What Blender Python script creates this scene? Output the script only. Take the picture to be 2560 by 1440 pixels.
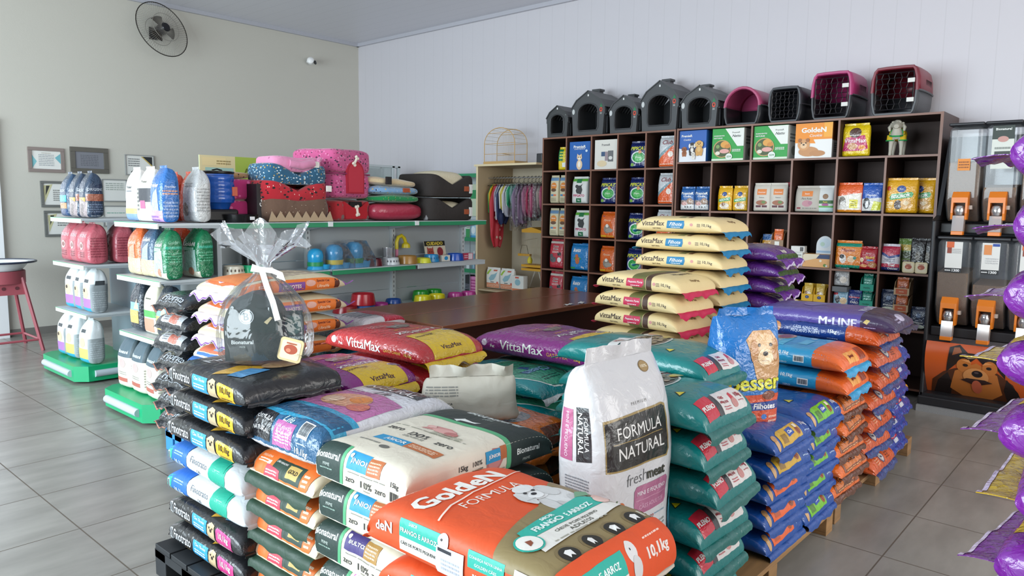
import bpy, bmesh, math, random
from mathutils import Vector, Matrix, noise
from mathutils.geometry import tessellate_polygon
R = math.radians
PI = math.pi
rnd = random.Random(7)
scene = bpy.context.scene
for o in list(bpy.data.objects):
    bpy.data.objects.remove(o)
COL = scene.collection

# ---------------- camera, sky, light, exposure ----------------
CAM_H = 1.6
cd = bpy.data.cameras.new('camera')
cam = bpy.data.objects.new('camera', cd)
COL.objects.link(cam)
cd.sensor_fit = 'HORIZONTAL'
cd.sensor_width = 36.0
cd.lens = 36.0 * 1843.4 / 2560.0
cd.clip_start = 0.05
pitch, roll, yaw = 0.112110, 0.012286, 0.722863
fwd = Vector((math.cos(yaw), math.sin(yaw), 0))
right = Vector((math.sin(yaw), -math.cos(yaw), 0))
up = Vector((0, 0, 1))
f2 = fwd * math.cos(pitch) - up * math.sin(pitch)
u2 = up * math.cos(pitch) + fwd * math.sin(pitch)
r3 = right * math.cos(roll) + u2 * math.sin(roll)
u3 = u2 * math.cos(roll) - right * math.sin(roll)
cam.matrix_world = Matrix(((r3.x, u3.x, -f2.x, 0), (r3.y, u3.y, -f2.y, 0), (r3.z, u3.z, -f2.z, CAM_H), (0, 0, 0, 1)))
scene.camera = cam

world = bpy.data.worlds.new('world')
scene.world = world
world.use_nodes = True
bg = world.node_tree.nodes['Background']
bg.inputs[0].default_value = (0.86, 0.93, 1.0, 1)
bg.inputs[1].default_value = 2.0

def area(name, loc, target, sx, sy, power, color):
    l = bpy.data.lights.new(name, 'AREA')
    l.shape = 'RECTANGLE'; l.size = sx; l.size_y = sy
    l.energy = power; l.color = color
    o = bpy.data.objects.new(name, l)
    COL.objects.link(o)
    o.location = loc
    o.rotation_euler = (Vector(target) - Vector(loc)).to_track_quat('-Z', 'Y').to_euler()
    return o
# daylight through the open shop front (left side) and the second door opening behind the camera
area('daylight_front', (-3.3, 5.0, 1.9), (4, 5.0, 1.2), 7.0, 2.8, 620, (0.80, 0.93, 1.0))
area('daylight_side', (3.0, -3.3, 2.0), (3.5, 5, 1.3), 6.0, 2.6, 190, (1.0, 0.95, 0.88))

vs = scene.view_settings
vs.view_transform = 'Standard'
vs.look = 'None'
vs.exposure = 0.06
vs.gamma = 1.0
vs.use_curve_mapping = False

# ---------------- materials ----------------
MATS = {}
def hexc(h):
    h = h.lstrip('#')
    h = h if len(h) == 6 else ''.join(q*2 for q in h)
    c = [int(h[i:i+2], 16) / 255 for i in (0, 2, 4)]
    return tuple((x / 12.92 if x <= 0.04045 else ((x + 0.055) / 1.055) ** 2.4) for x in c)
def mat(color, rough=0.45, bump=0.0, bscale=30.0, metal=0.0, coat=0.0, var=0.0, spec=0.5):
    key = (color, rough, bump, bscale, metal, coat, var, spec)
    if key in MATS: return MATS[key]
    m = bpy.data.materials.new('m_%s_%d' % (color.strip('#'), len(MATS)))
    m.use_nodes = True
    nt = m.node_tree; b = nt.nodes['Principled BSDF']
    c = hexc(color)
    b.inputs['Base Color'].default_value = (*c, 1)
    b.inputs['Roughness'].default_value = rough
    b.inputs['Metallic'].default_value = metal
    b.inputs['Coat Weight'].default_value = coat
    b.inputs['Coat Roughness'].default_value = 0.12
    b.inputs['Specular IOR Level'].default_value = spec
    if bump or var:
        tc = nt.nodes.new('ShaderNodeTexCoord')
        n = nt.nodes.new('ShaderNodeTexNoise')
        n.inputs['Scale'].default_value = bscale
        n.inputs['Detail'].default_value = 3
        n.inputs['Distortion'].default_value = 0.8
        nt.links.new(tc.outputs['Object'], n.inputs['Vector'])
        if bump:
            bp = nt.nodes.new('ShaderNodeBump')
            bp.inputs['Strength'].default_value = bump
            bp.inputs['Distance'].default_value = 0.01
            nt.links.new(n.outputs['Fac'], bp.inputs['Height'])
            nt.links.new(bp.outputs['Normal'], b.inputs['Normal'])
            if coat: nt.links.new(bp.outputs['Normal'], b.inputs['Coat Normal'])
        if var:
            mx = nt.nodes.new('ShaderNodeMixRGB')
            mx.inputs[1].default_value = (*[x * (1 - var) for x in c], 1)
            mx.inputs[2].default_value = (*[min(1, x * (1 + var)) for x in c], 1)
            nt.links.new(n.outputs['Fac'], mx.inputs[0])
            nt.links.new(mx.outputs[0], b.inputs['Base Color'])
    MATS[key] = m
    return m
FILM = dict(rough=0.30, bump=0.55, bscale=22, coat=0.35)
PAPER = dict(rough=0.5, bump=0.35, bscale=16)
def film(c): return mat(c, **FILM)
def gloss(c): return mat(c, rough=0.22, bump=0.8, bscale=34, coat=0.6)
def paper(c): return mat(c, **PAPER)
def plain(c): return mat(c, rough=0.5)
def plastic(c): return mat(c, rough=0.3)
STY = {'f': film, 'g': gloss, 'p': paper, 'n': plain, 's': plastic}

def clear(name, tint=(0.95, 0.97, 1.0), amount=0.10, rough=0.05, bump=0.0, haze=0.0, bscale=18, fres=0.8):
    if name in MATS: return MATS[name]
    m = bpy.data.materials.new(name); m.use_nodes = True
    nt = m.node_tree; nt.nodes.clear()
    out = nt.nodes.new('ShaderNodeOutputMaterial')
    tr = nt.nodes.new('ShaderNodeBsdfTransparent'); tr.inputs[0].default_value = (*tint, 1)
    gl = nt.nodes.new('ShaderNodeBsdfGlossy'); gl.inputs['Roughness'].default_value = rough
    lw = nt.nodes.new('ShaderNodeLayerWeight'); lw.inputs[0].default_value = 0.25
    ad = nt.nodes.new('ShaderNodeMath'); ad.operation = 'MULTIPLY_ADD'; ad.inputs[1].default_value = fres; ad.inputs[2].default_value = amount; ad.use_clamp = True
    mx = nt.nodes.new('ShaderNodeMixShader')
    nt.links.new(lw.outputs['Fresnel'], ad.inputs[0]); nt.links.new(ad.outputs[0], mx.inputs[0])
    last = tr
    if haze:
        df = nt.nodes.new('ShaderNodeBsdfDiffuse'); df.inputs[0].default_value = (0.8, 0.82, 0.85, 1)
        m2 = nt.nodes.new('ShaderNodeMixShader'); m2.inputs[0].default_value = haze
        nt.links.new(tr.outputs[0], m2.inputs[1]); nt.links.new(df.outputs[0], m2.inputs[2]); last = m2
    nt.links.new(last.outputs[0], mx.inputs[1]); nt.links.new(gl.outputs[0], mx.inputs[2])
    nt.links.new(mx.outputs[0], out.inputs[0])
    if bump:
        tc = nt.nodes.new('ShaderNodeTexCoord'); n = nt.nodes.new('ShaderNodeTexNoise'); n.inputs['Scale'].default_value = bscale
        n.inputs['Distortion'].default_value = 1.5
        bp = nt.nodes.new('ShaderNodeBump'); bp.inputs['Strength'].default_value = bump; bp.inputs['Distance'].default_value = 0.02
        nt.links.new(tc.outputs['Object'], n.inputs['Vector']); nt.links.new(n.outputs['Fac'], bp.inputs['Height'])
        nt.links.new(bp.outputs[0], gl.inputs['Normal']); nt.links.new(bp.outputs[0], lw.inputs['Normal'])
    MATS[name] = m
    return m

# ---------------- object helpers ----------------
def obj(name, me, parent=None, loc=(0, 0, 0), rz=0.0, **props):
    o = bpy.data.objects.new(name, me)
    COL.objects.link(o)
    o.location = loc
    o.rotation_euler = (0, 0, rz)
    if parent: o.parent = parent
    for k, v in props.items():
        if v: o[k] = v
    return o
def thing(name, label, cat, loc=(0, 0, 0), rz=0.0, group=None):
    return obj(name, None, None, loc, rz, label=label, category=cat, group=group)

class MB:
    """collects geometry with materials, becomes one mesh"""
    def __init__(s):
        s.v = []; s.f = []; s.m = []; s.mats = []; s.sm = []
    def mi(s, m):
        if isinstance(m, str): m = plain(m)
        if m not in s.mats: s.mats.append(m)
        return s.mats.index(m)
    def add(s, vs, fs, m, smooth=False):
        k = len(s.v); i = s.mi(m)
        s.v += [tuple(v) for v in vs]
        for f in fs:
            s.f.append([k + q for q in f]); s.m.append(i); s.sm.append(smooth)
        return s
    def box(s, x0, x1, y0, y1, z0, z1, m, bev=0.0):
        if bev > 0:
            b = min(bev, (x1-x0)*.45, (y1-y0)*.45, (z1-z0)*.45)
            bm = bmesh.new(); bmesh.ops.create_cube(bm, size=1)
            for v in bm.verts:
                v.co = Vector(((x0+x1)/2 + v.co.x*(x1-x0), (y0+y1)/2 + v.co.y*(y1-y0), (z0+z1)/2 + v.co.z*(z1-z0)))
            bmesh.ops.bevel(bm, geom=bm.edges[:], offset=b, segments=2, affect='EDGES', profile=0.5)
            bm.verts.ensure_lookup_table()
            s.add([v.co for v in bm.verts], [[v.index for v in f.verts] for f in bm.faces], m); bm.free()
            return s
        V = [(x0,y0,z0),(x1,y0,z0),(x1,y1,z0),(x0,y1,z0),(x0,y0,z1),(x1,y0,z1),(x1,y1,z1),(x0,y1,z1)]
        return s.add(V, [(0,3,2,1),(4,5,6,7),(0,1,5,4),(1,2,6,5),(2,3,7,6),(3,0,4,7)], m)
    def tube(s, pts, r, m, n=8, closed=False, caps=True):
        pts = [Vector(p) for p in pts]; N = len(pts); V = []; F = []
        prev = None
        for i, p in enumerate(pts):
            if closed: t = (pts[(i+1) % N] - pts[i-1])
            else: t = pts[min(i+1, N-1)] - pts[max(i-1, 0)]
            t.normalize()
            if prev is None:
                a = Vector((0,0,1)) if abs(t.z) < 0.9 else Vector((1,0,0))
                nx = t.cross(a).normalized()
            else:
                nx = (prev - t * prev.dot(t))
                nx = nx.normalized() if nx.length > 1e-6 else t.orthogonal().normalized()
            prev = nx; ny = t.cross(nx)
            rr = r[i] if isinstance(r, (list, tuple)) else r
            for k in range(n):
                a = 2*PI*k/n
                V.append(p + nx*math.cos(a)*rr + ny*math.sin(a)*rr)
        for i in range(N if closed else N-1):
            for k in range(n):
                a = i*n+k; b = i*n+(k+1) % n; c = ((i+1) % N)*n+(k+1) % n; d = ((i+1) % N)*n+k
                F.append((a, b, c, d))
        if caps and not closed:
            F.append(tuple(range(n-1, -1, -1))); F.append(tuple((N-1)*n+k for k in range(n)))
        return s.add(V, F, m, True)
    def lathe(s, prof, m, n=24, c=(0,0,0), sx=1.0, sy=1.0):
        V = []; F = []
        for (r, z) in prof:
            for k in range(n):
                a = 2*PI*k/n
                V.append((c[0]+r*math.cos(a)*sx, c[1]+r*math.sin(a)*sy, c[2]+z))
        for i in range(len(prof)-1):
            for k in range(n):
                F.append((i*n+k, i*n+(k+1) % n, (i+1)*n+(k+1) % n, (i+1)*n+k))
        if prof[0][0] > 1e-5: F.append(tuple(range(n-1, -1, -1)))
        if prof[-1][0] > 1e-5: F.append(tuple((len(prof)-1)*n+k for k in range(n)))
        return s.add(V, F, m, True)
    def prism(s, poly, axis, a0, a1, m, smooth=False):
        """poly in the plane across axis (x: (y,z), y: (x,z), z: (x,y))"""
        n = len(poly)
        def P(p, a): return (a, p[0], p[1]) if axis == 'x' else ((p[0], a, p[1]) if axis == 'y' else (p[0], p[1], a))
        V = [P(p, a0) for p in poly] + [P(p, a1) for p in poly]
        tri = tessellate_polygon([[Vector((p[0], p[1], 0)) for p in poly]])
        F = [tuple(t) for t in tri] + [tuple(n+i for i in t) for t in tri]
        F += [(i, (i+1) % n, n+(i+1) % n, n+i) for i in range(n)]
        return s.add(V, F, m, smooth)
    def flat(s, items, fn, m_off=0.0):
        """flat printed decals placed by fn(a,b,layer)->xyz"""
        for L, (tris, verts, m) in enumerate(items):
            s.add([fn(a, b, L) for a, b in verts], tris, m)
        return s
    def mesh(s, name='mesh', fix=True, sharp=40):
        me = bpy.data.meshes.new(name)
        me.from_pydata(s.v, [], s.f)
        for m in s.mats: me.materials.append(m)
        me.polygons.foreach_set('material_index', s.m)
        me.polygons.foreach_set('use_smooth', s.sm)
        if fix:
            bm = bmesh.new(); bm.from_mesh(me)
            bmesh.ops.recalc_face_normals(bm, faces=bm.faces[:])
            bm.to_mesh(me); bm.free()
        if any(s.sm): me.set_sharp_from_angle(angle=R(sharp))
        me.update()
        return me
    def obj(s, name, parent=None, loc=(0,0,0), rz=0.0, fix=True, sharp=40, **props):
        return obj(name, s.mesh(name, fix, sharp), parent, loc, rz, **props)

# ---------------- flat print: text, shapes ----------------
TXT = {}
def text2d(s, size, bold=0.0, sx=1.0, shear=0.0, res=2):
    key = (s, bold, shear, res)
    if key not in TXT:
        c = bpy.data.curves.new('txt', 'FONT')
        c.body = s; c.size = 1.0; c.resolution_u = res; c.offset = 0.0 if 'M' in s else min(bold, .02); c.shear = shear
        c.align_x = 'LEFT'; c.fill_mode = 'FRONT'
        o = bpy.data.objects.new('txt', c); COL.objects.link(o)
        dg = bpy.context.evaluated_depsgraph_get(); dg.update()
        me = bpy.data.meshes.new_from_object(o.evaluated_get(dg))
        vs = [(v.co.x, v.co.y) for v in me.vertices]
        me.calc_loop_triangles()
        tris = [tuple(t.vertices) for t in me.loop_triangles]
        bpy.data.objects.remove(o); bpy.data.curves.remove(c); bpy.data.meshes.remove(me)
        x0 = min((v[0] for v in vs), default=0); x1 = max((v[0] for v in vs), default=1)
        y0 = min((v[1] for v in vs), default=0); y1 = max((v[1] for v in vs), default=1)
        TXT[key] = ([((x-(x0+x1)/2), (y-(y0+y1)/2)) for x, y in vs], tris, x1-x0, y1-y0)
    v, t, w, h = TXT[key]
    return v, t, w, h

def refine(verts, tris, L):
    verts = list(verts); out = []; cache = {}
    st = list(tris); n = 0
    while st and n < 60000:
        n += 1
        a, b, c = st.pop()
        e = [((verts[p][0]-verts[q][0])**2 + (verts[p][1]-verts[q][1])**2, p, q, r) for p, q, r in ((a, b, c), (b, c, a), (c, a, b))]
        d, p, q, r = max(e, key=lambda t: (t[0], t[1]))
        if d <= L*L: out.append((a, b, c)); continue
        k = (min(p, q), max(p, q))
        if k not in cache:
            cache[k] = len(verts); verts.append(((verts[p][0]+verts[q][0])/2, (verts[p][1]+verts[q][1])/2))
        mth = cache[k]
        st.append((p, mth, r)); st.append((mth, q, r))
    return verts, out

def shape2d(d):
    """decal tuple -> (verts, tris) around its own placement, in metres, before the face map"""
    k = d[0]
    if k == 'R':
        _, a0, a1, b0, b1 = d[:5]
        return [(a0, b0), (a1, b0), (a1, b1), (a0, b1)], [(0, 1, 2), (0, 2, 3)]
    if k == 'E':
        _, a, b, ra, rb = d[:5]
        n = 20
        v = [(a, b)] + [(a+ra*math.cos(2*PI*i/n), b+rb*math.sin(2*PI*i/n)) for i in range(n)]
        return v, [(0, 1+i, 1+(i+1) % n) for i in range(n)]
    if k == 'P':
        pts = d[1]
        return list(pts), [tuple(t) for t in tessellate_polygon([[Vector((p[0], p[1], 0)) for p in pts]])]
    if k == 'T':
        _, a, b, wmax, hmax, s = d[:6]
        o = d[7] if len(d) > 7 else {}
        v, t, w, h = text2d(s, 1, o.get('bold', 0.01), 1, o.get('shear', 0))
        sc = min(wmax/w, hmax/h) if not o.get('fit') else None
        sx, sy = (sc, sc) if sc else (wmax/w, hmax/h)
        an = R(o.get('rot', 0)); ca, sa = math.cos(an), math.sin(an)
        return [(a + x*sx*ca - y*sy*sa, b + x*sx*sa + y*sy*ca) for x, y in v], t
    if k == 'N':          # small print: rows of short bars
        _, a0, a1, b0, b1, n = d[:6]
        rg = random.Random(int(abs(a0*1e4)+abs(b0*1e4)+n))
        V = []; T = []
        hh = (b1-b0)/n
        for i in range(n):
            x = a0
            y = b1-(i+.8)*hh
            while x < a1-0.001:
                w = rg.uniform(.06, .22)*(a1-a0); x2 = min(a1, x+w)
                q = len(V); V += [(x, y), (x2, y), (x2, y+hh*.5), (x, y+hh*.5)]; T += [(q, q+1, q+2), (q, q+2, q+3)]
                x = x2 + (a1-a0)*.03
        return V, T
    if k == 'C':          # bar code
        _, a0, a1, b0, b1 = d[:5]
        V = []; T = []; x = a0; rg = random.Random(3)
        while x < a1:
            w = rg.choice((.03, .05, .08))*(a1-a0); x2 = min(a1, x+w)
            q = len(V); V += [(x, b0), (x2, b0), (x2, b1), (x, b1)]; T += [(q, q+1, q+2), (q, q+2, q+3)]
            x = x2+.035*(a1-a0)
        return V, T
    raise ValueError(k)
def heavy(ds):
    """heavy words are printed twice, a little apart"""
    out = []
    for d in ds:
        if d[0] == 'T' and len(d) > 7 and d[7].get('bold', 0) > (.012 if 'M' in d[5] else .028):
            e = min(1.6*d[3]/max(2, len(d[5])), d[4])*(d[7]['bold']-(0 if 'M' in d[5] else .016))*.8
            out += [(d[0], d[1]-e, d[2])+tuple(d[3:]), (d[0], d[1]+e, d[2])+tuple(d[3:])]
        else: out.append(d)
    return out
def dcol(d):
    return {'R': 5, 'E': 5, 'P': 2, 'T': 6, 'N': 6, 'C': 5}[d[0]]

# ---------------- sacks and pouches ----------------
def prof_pts(L, T, zs, n0, m0, n1, m1, N=160):
    """top profile from -x end to +x end"""
    pts = []
    for half in (0, 1):
        n, m = (n0, m0) if half == 0 else (n1, m1)
        for i in range(N+1):
            th = PI/2*i/N
            x = (L/2)*math.cos(th)**(2/n); z = zs + (T-zs)*math.sin(th)**(2/m)
            pts.append((x, z))
        if half == 0:
            left = [(-x, z) for x, z in pts]; pts = []
        else:
            rt = [(x, z) for x, z in reversed(pts)]
    return left + rt[1:]

class Sack:
    def __init__(s, L, W, T, zs=0.12, e0=(6, 2.2), e1=(6, 2.2), cx=5.0, base='#ffffff', style='f', amp=0.004, seed=0,
                 upright=False, waist=0.0, seam0=None, seam1=None, pinch=0.0, NU=44, NS=52, twist=0.0, lean=0.0, ear=0.02):
        s.L, s.W, s.T = L, W, T; s.up = upright
        pr = prof_pts(L, T, zs, e0[0], e0[1], e1[0], e1[1])
        cum = [0.0]
        for i in range(1, len(pr)): cum.append(cum[-1]+math.hypot(pr[i][0]-pr[i-1][0], pr[i][1]-pr[i-1][1]))
        tot = cum[-1]
        # u origin at x=0
        i0 = min(range(len(pr)), key=lambda i: abs(pr[i][0]))
        s.U0 = cum[i0]; s.Ua = tot - s.U0
        s.tot = tot; s.NU = NU; s.NS = NS
        rows = []; j = 0
        for i in range(NU+1):
            d = tot*i/NU
            while j < len(cum)-2 and cum[j+1] < d: j += 1
            f = (d-cum[j])/max(1e-9, cum[j+1]-cum[j])
            rows.append((pr[j][0]+(pr[j+1][0]-pr[j][0])*f, pr[j][1]+(pr[j+1][1]-pr[j][1])*f))
        # ring samples by arc length of the nominal section
        M = 720; ang = []
        def sec(t, w, h):
            c, q = math.cos(t), math.sin(t)
            return (w*math.copysign(abs(c)**(2/cx), c), h*math.copysign(abs(q)**(2/cx), q))
        cs = [0.0]; P = [sec(2*PI*i/M + PI/2, W/2, T/2) for i in range(M+1)]
        for i in range(1, M+1): cs.append(cs[-1]+math.hypot(P[i][0]-P[i-1][0], P[i][1]-P[i-1][1]))
        s.P = cs[-1]; j = 0; angs = []
        # start at the top centre, walk towards +y (s positive)
        for i in range(NS):
            d = s.P*i/NS
            while j < M-1 and cs[j+1] < d: j += 1
            f = (d-cs[j])/max(1e-9, cs[j+1]-cs[j])
            angs.append(2*PI*(j+f)/M)
        s.Sq = s.P/4
        s.grid = []
        lenh = L/2
        for i, (x, zt) in enumerate(rows):
            q = min(1, abs(x)/lenh)
            n, m = e0 if x < 0 else e1
            zb = zs*(1-(max(0, 1-q**max(4, n)))**(1/2.2))
            w = W/2*(1 - waist*math.exp(-((q-.72)/.2)**2) + ear*q**3)
            if pinch and x > 0: w *= 1-pinch*max(0, (x/lenh-.45)/.55)**1.5
            h = max((zt-zb)/2, 0.0022); zc = (zt+zb)/2
            row = []
            for a in angs:
                t = PI/2 - a
                y, z = sec(t, w, h)
                # gusset folds inward near pinched ends
                k = max(0, 1-h/(T/2))
                fold = k*0.35*w*math.exp(-(z/max(h, .004))**2*3)
                if abs(y) > w*.75: y -= math.copysign(fold*.35, y)
                p = Vector((x, y, zc+z))
                if amp:
                    v = noise.noise(Vector((x*7+seed*9.1, y*7, z*9+seed)))
                    v2 = noise.noise(Vector((x*22+seed*3.3, y*22, z*22)))
                    v3 = math.sin(y*90+seed)*math.sin(y*37+x*8)*max(0, (q-.72)/.28)
                    up_ = max(0.0, (z/h)) if not upright else 1.0
                    k2 = 0.4 + 0.6*up_
                    nrm = Vector((0, y/w, z/h)).normalized()
                    p += nrm*(amp*(1.3*v+.4*v2+.6*v3))*k2
                if twist: p.y += twist*q*q*math.sin(x*9+seed)*.02
                if lean: p.z += lean*((x+lenh)/L)**2
                row.append(p)
            s.grid.append(row)
        s.mb = MB(); s.boxes = []
        s.base = STY[style](base); s.style = style
        V = [s.tr(p) for r in s.grid for p in r]; F = []
        for i in range(NU):
            for k in range(NS):
                F.append((i*NS+k, i*NS+(k+1) % NS, (i+1)*NS+(k+1) % NS, (i+1)*NS+k))
        F.append(tuple(range(NS))); F.append(tuple(NU*NS+k for k in range(NS-1, -1, -1)))
        s.mb.add(V, F, s.base, True)
        s.seams = []
        for end, sp in ((0, seam0), (1, seam1)):
            if sp: s.seam(end, zs, **sp)
    def tr(s, p):
        if s.up: return (-p.y, -(p.z-s.T/2), p.x+s.L/2)
        return (p.x, p.y, p.z)
    def at(s, u, v):
        fu = max(0.0, min(s.NU-1e-6, (u+s.U0)/s.tot*s.NU)); i = int(fu); fu -= i
        fv = (v/s.P*s.NS) % s.NS; j = int(fv) % s.NS; fv -= int(fv); j2 = (j+1) % s.NS
        g = s.grid
        a, b, c, d = g[i][j], g[i][j2], g[i+1][j], g[i+1][j2]
        return a*(1-fu)*(1-fv)+b*(1-fu)*fv+c*fu*(1-fv)+d*fu*fv
    def surf(s, u, v, off):
        p = s.at(u, v); e = .006
        du = s.at(u+e, v)-s.at(u-e, v); dv = s.at(u, v+e)-s.at(u, v-e)
        n = du.cross(dv)
        n = n.normalized() if n.length > 1e-12 else Vector((0, 0, 1))
        return s.tr(p+n*off)
    def face(s, f):
        U = s.Ua; Q = s.Sq; h = s.T/2
        F = {'top': (0, 0, 0), 'F0': (0, 0, -90), 'F1': (0, 0, 90), 'F1n': (.10, 0, 90), 'F2': (0, 0, 180), 'A': (0, -Q, 0), 'B': (0, Q, 180),
             'E1': (U-h*.95, 0, 90), 'E0': (-(s.U0-h*.95), 0, -90),
             'front': (0, 0, -90), 'R': (0, -Q, -90), 'L': (0, Q, -90), 'back': (0, 2*Q, -90)}
        return F[f]
    def band(s, u0, u1, color, v0=None, v1=None):
        v0 = -s.P/2 if v0 is None else v0; v1 = s.P/2 if v1 is None else v1
        s.put('top', [('R', u0, u1, v0, v1, color)]); return s
    def put(s, f, decals, style=None):
        u0, v0, ph = s.face(f); c, q = math.cos(R(ph)), math.sin(R(ph))
        st = STY[style or s.style]
        for d in heavy(decals):
            col = d[dcol(d)]
            verts, tris = shape2d(d)
            verts, tris = refine(verts, tris, 0.016 if s.T > .07 else .014)
            uv = [(u0 + a*c - b*q, v0 + a*q + b*c) for a, b in verts]
            if not uv: continue
            bx = (min(p[0] for p in uv), max(p[0] for p in uv), min(p[1] for p in uv), max(p[1] for p in uv))
            lv = 1 + max([w[4] for w in s.boxes if w[0] < bx[1] and w[1] > bx[0] and w[2] < bx[3] and w[3] > bx[2]], default=0)
            s.boxes.append((*bx, lv))
            off = (0.0008 + 0.0006*min(lv, 9)) if s.T > .085 else 0.0006 + 0.00035*min(lv, 8)
            V = [s.surf(u, v, off) for u, v in uv]
            s.mb.add(V, tris, st(col), True)
        return s
    def seam(s, end, zs, length=0.04, color=None, droop=0.3, wave=0.008, taper=0.0, line=None):
        """flat sealed strip at a pinched end; its own part"""
        x0 = s.L/2*(-1 if end == 0 else 1); sg = -1 if end == 0 else 1
        mb = MB(); n = 24; V = []; F = []
        row = s.grid[0] if end == 0 else s.grid[-1]
        ymax = max(p.y for p in row); ymin = min(p.y for p in row)
        zc = sum(p.z for p in row)/len(row); xc = sum(p.x for p in row)/len(row)
        K = 4; rg = random.Random(end*5+int(length*1000))
        p1, p2 = rg.uniform(0, 6), rg.uniform(0, 6)
        for lay in (0, 1):
            for i in range(n+1):
                y = ymin+(ymax-ymin)*i/n
                for k in range(K+1):
                    t = k/K
                    ln = length*(1-taper*i/n)
                    w = wave*(math.sin(y*34+p1)+.6*math.sin(y*71+p2))*t*(1-taper*i/n)
                    x = xc - sg*.006 + sg*(ln+.006)*t*math.cos(droop*t)
                    z = zc - math.sin(droop*t)*ln*t + w + (0.0009 if lay else -0.0009)
                    V.append(s.tr(Vector((x, y*(1+.015*t), z))))
        B = (n+1)*(K+1)
        for lay in (0, 1):
            for i in range(n):
                for k in range(K):
                    a = lay*B+i*(K+1)+k
                    F.append((a, a+1, a+K+2, a+K+1))
        for i in range(n):
            a = i*(K+1)+K; F.append((a, a+K+1, a+K+1+B, a+B))
        for k in range(K):
            F.append((k, k+1, k+1+B, k+B)); a = n*(K+1)+k; F.append((a, a+1, a+1+B, a+B))
        st = STY[s.style]
        mb.add(V, F, st(color) if color else s.base, True)
        if line:
            V2 = []; 
            for i in range(n+1):
                q = Vector(V[B+i*(K+1)+K]); q0 = Vector(V[B+i*(K+1)+K-1]); d = (q-q0)*.55
                nn = Vector((0, 0, .0014)) if not s.up else Vector((0, -.0014, 0))
                V2 += [q+nn, q-d+nn]
            mb.add(V2, [(2*i, 2*i+1, 2*i+3, 2*i+2) for i in range(n)], st(line), True)
        s.seams.append(mb.mesh('sealed_end', fix=False))
    def done(s):
        s.body = s.mb.mesh('sack', fix=False, sharp=70)
        return s

def xf(ds, sa, sb, ob):
    """squeeze and shift a list of decals"""
    out = []
    for d in ds:
        d = list(d); k = d[0]
        if k in 'RNC': d[1] *= sa; d[2] *= sa; d[3] = d[3]*sb+ob; d[4] = d[4]*sb+ob
        elif k == 'E': d[1] *= sa; d[2] = d[2]*sb+ob; d[3] *= sa; d[4] *= sb
        elif k == 'P': d[1] = [(a*sa, b*sb+ob) for a, b in d[1]]
        elif k == 'T': d[1] *= sa; d[2] = d[2]*sb+ob; d[3] *= sa; d[4] *= sb
        out.append(tuple(d))
    return out

def place(sk, name, loc, rz, label, cat, group=None, seam_name='sealed_end', s=1.0, tilt=None):
    o = obj(name, sk.body, None, loc, rz, label=label, category=cat, group=group)
    if s != 1.0: o.scale = (s, s, s)
    if tilt: o.rotation_euler = (tilt[0], tilt[1], rz)
    for m in sk.seams:
        obj(seam_name, m, o)
    return o
ORD = ['topmost'] + [q + ' from top' for q in 'second third fourth fifth sixth seventh eighth ninth tenth eleventh twelfth thirteenth'.split()]
def stack(items, cx, cy, z0, rz, place_txt, group, name='pet_food_sack', cat='sack', jit=0.012, jr=1.6):
    """items bottom to top: (sack, words)"""
    rg = random.Random(int(cx*100+cy*10)); z = z0+.006; n = len(items); out = []
    for i, (sk, words) in enumerate(items):
        lab = '%s, %s in %s' % (words, ORD[n-1-i], place_txt)
        j = 0 if i == n-1 else 1
        out.append(place(sk, name, (cx+rg.uniform(-jit, jit), cy+rg.uniform(-jit, jit), z), rz+R(rg.uniform(-jr, jr))*j, lab, cat, group))
        z += sk.T+.008
    return z
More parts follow.
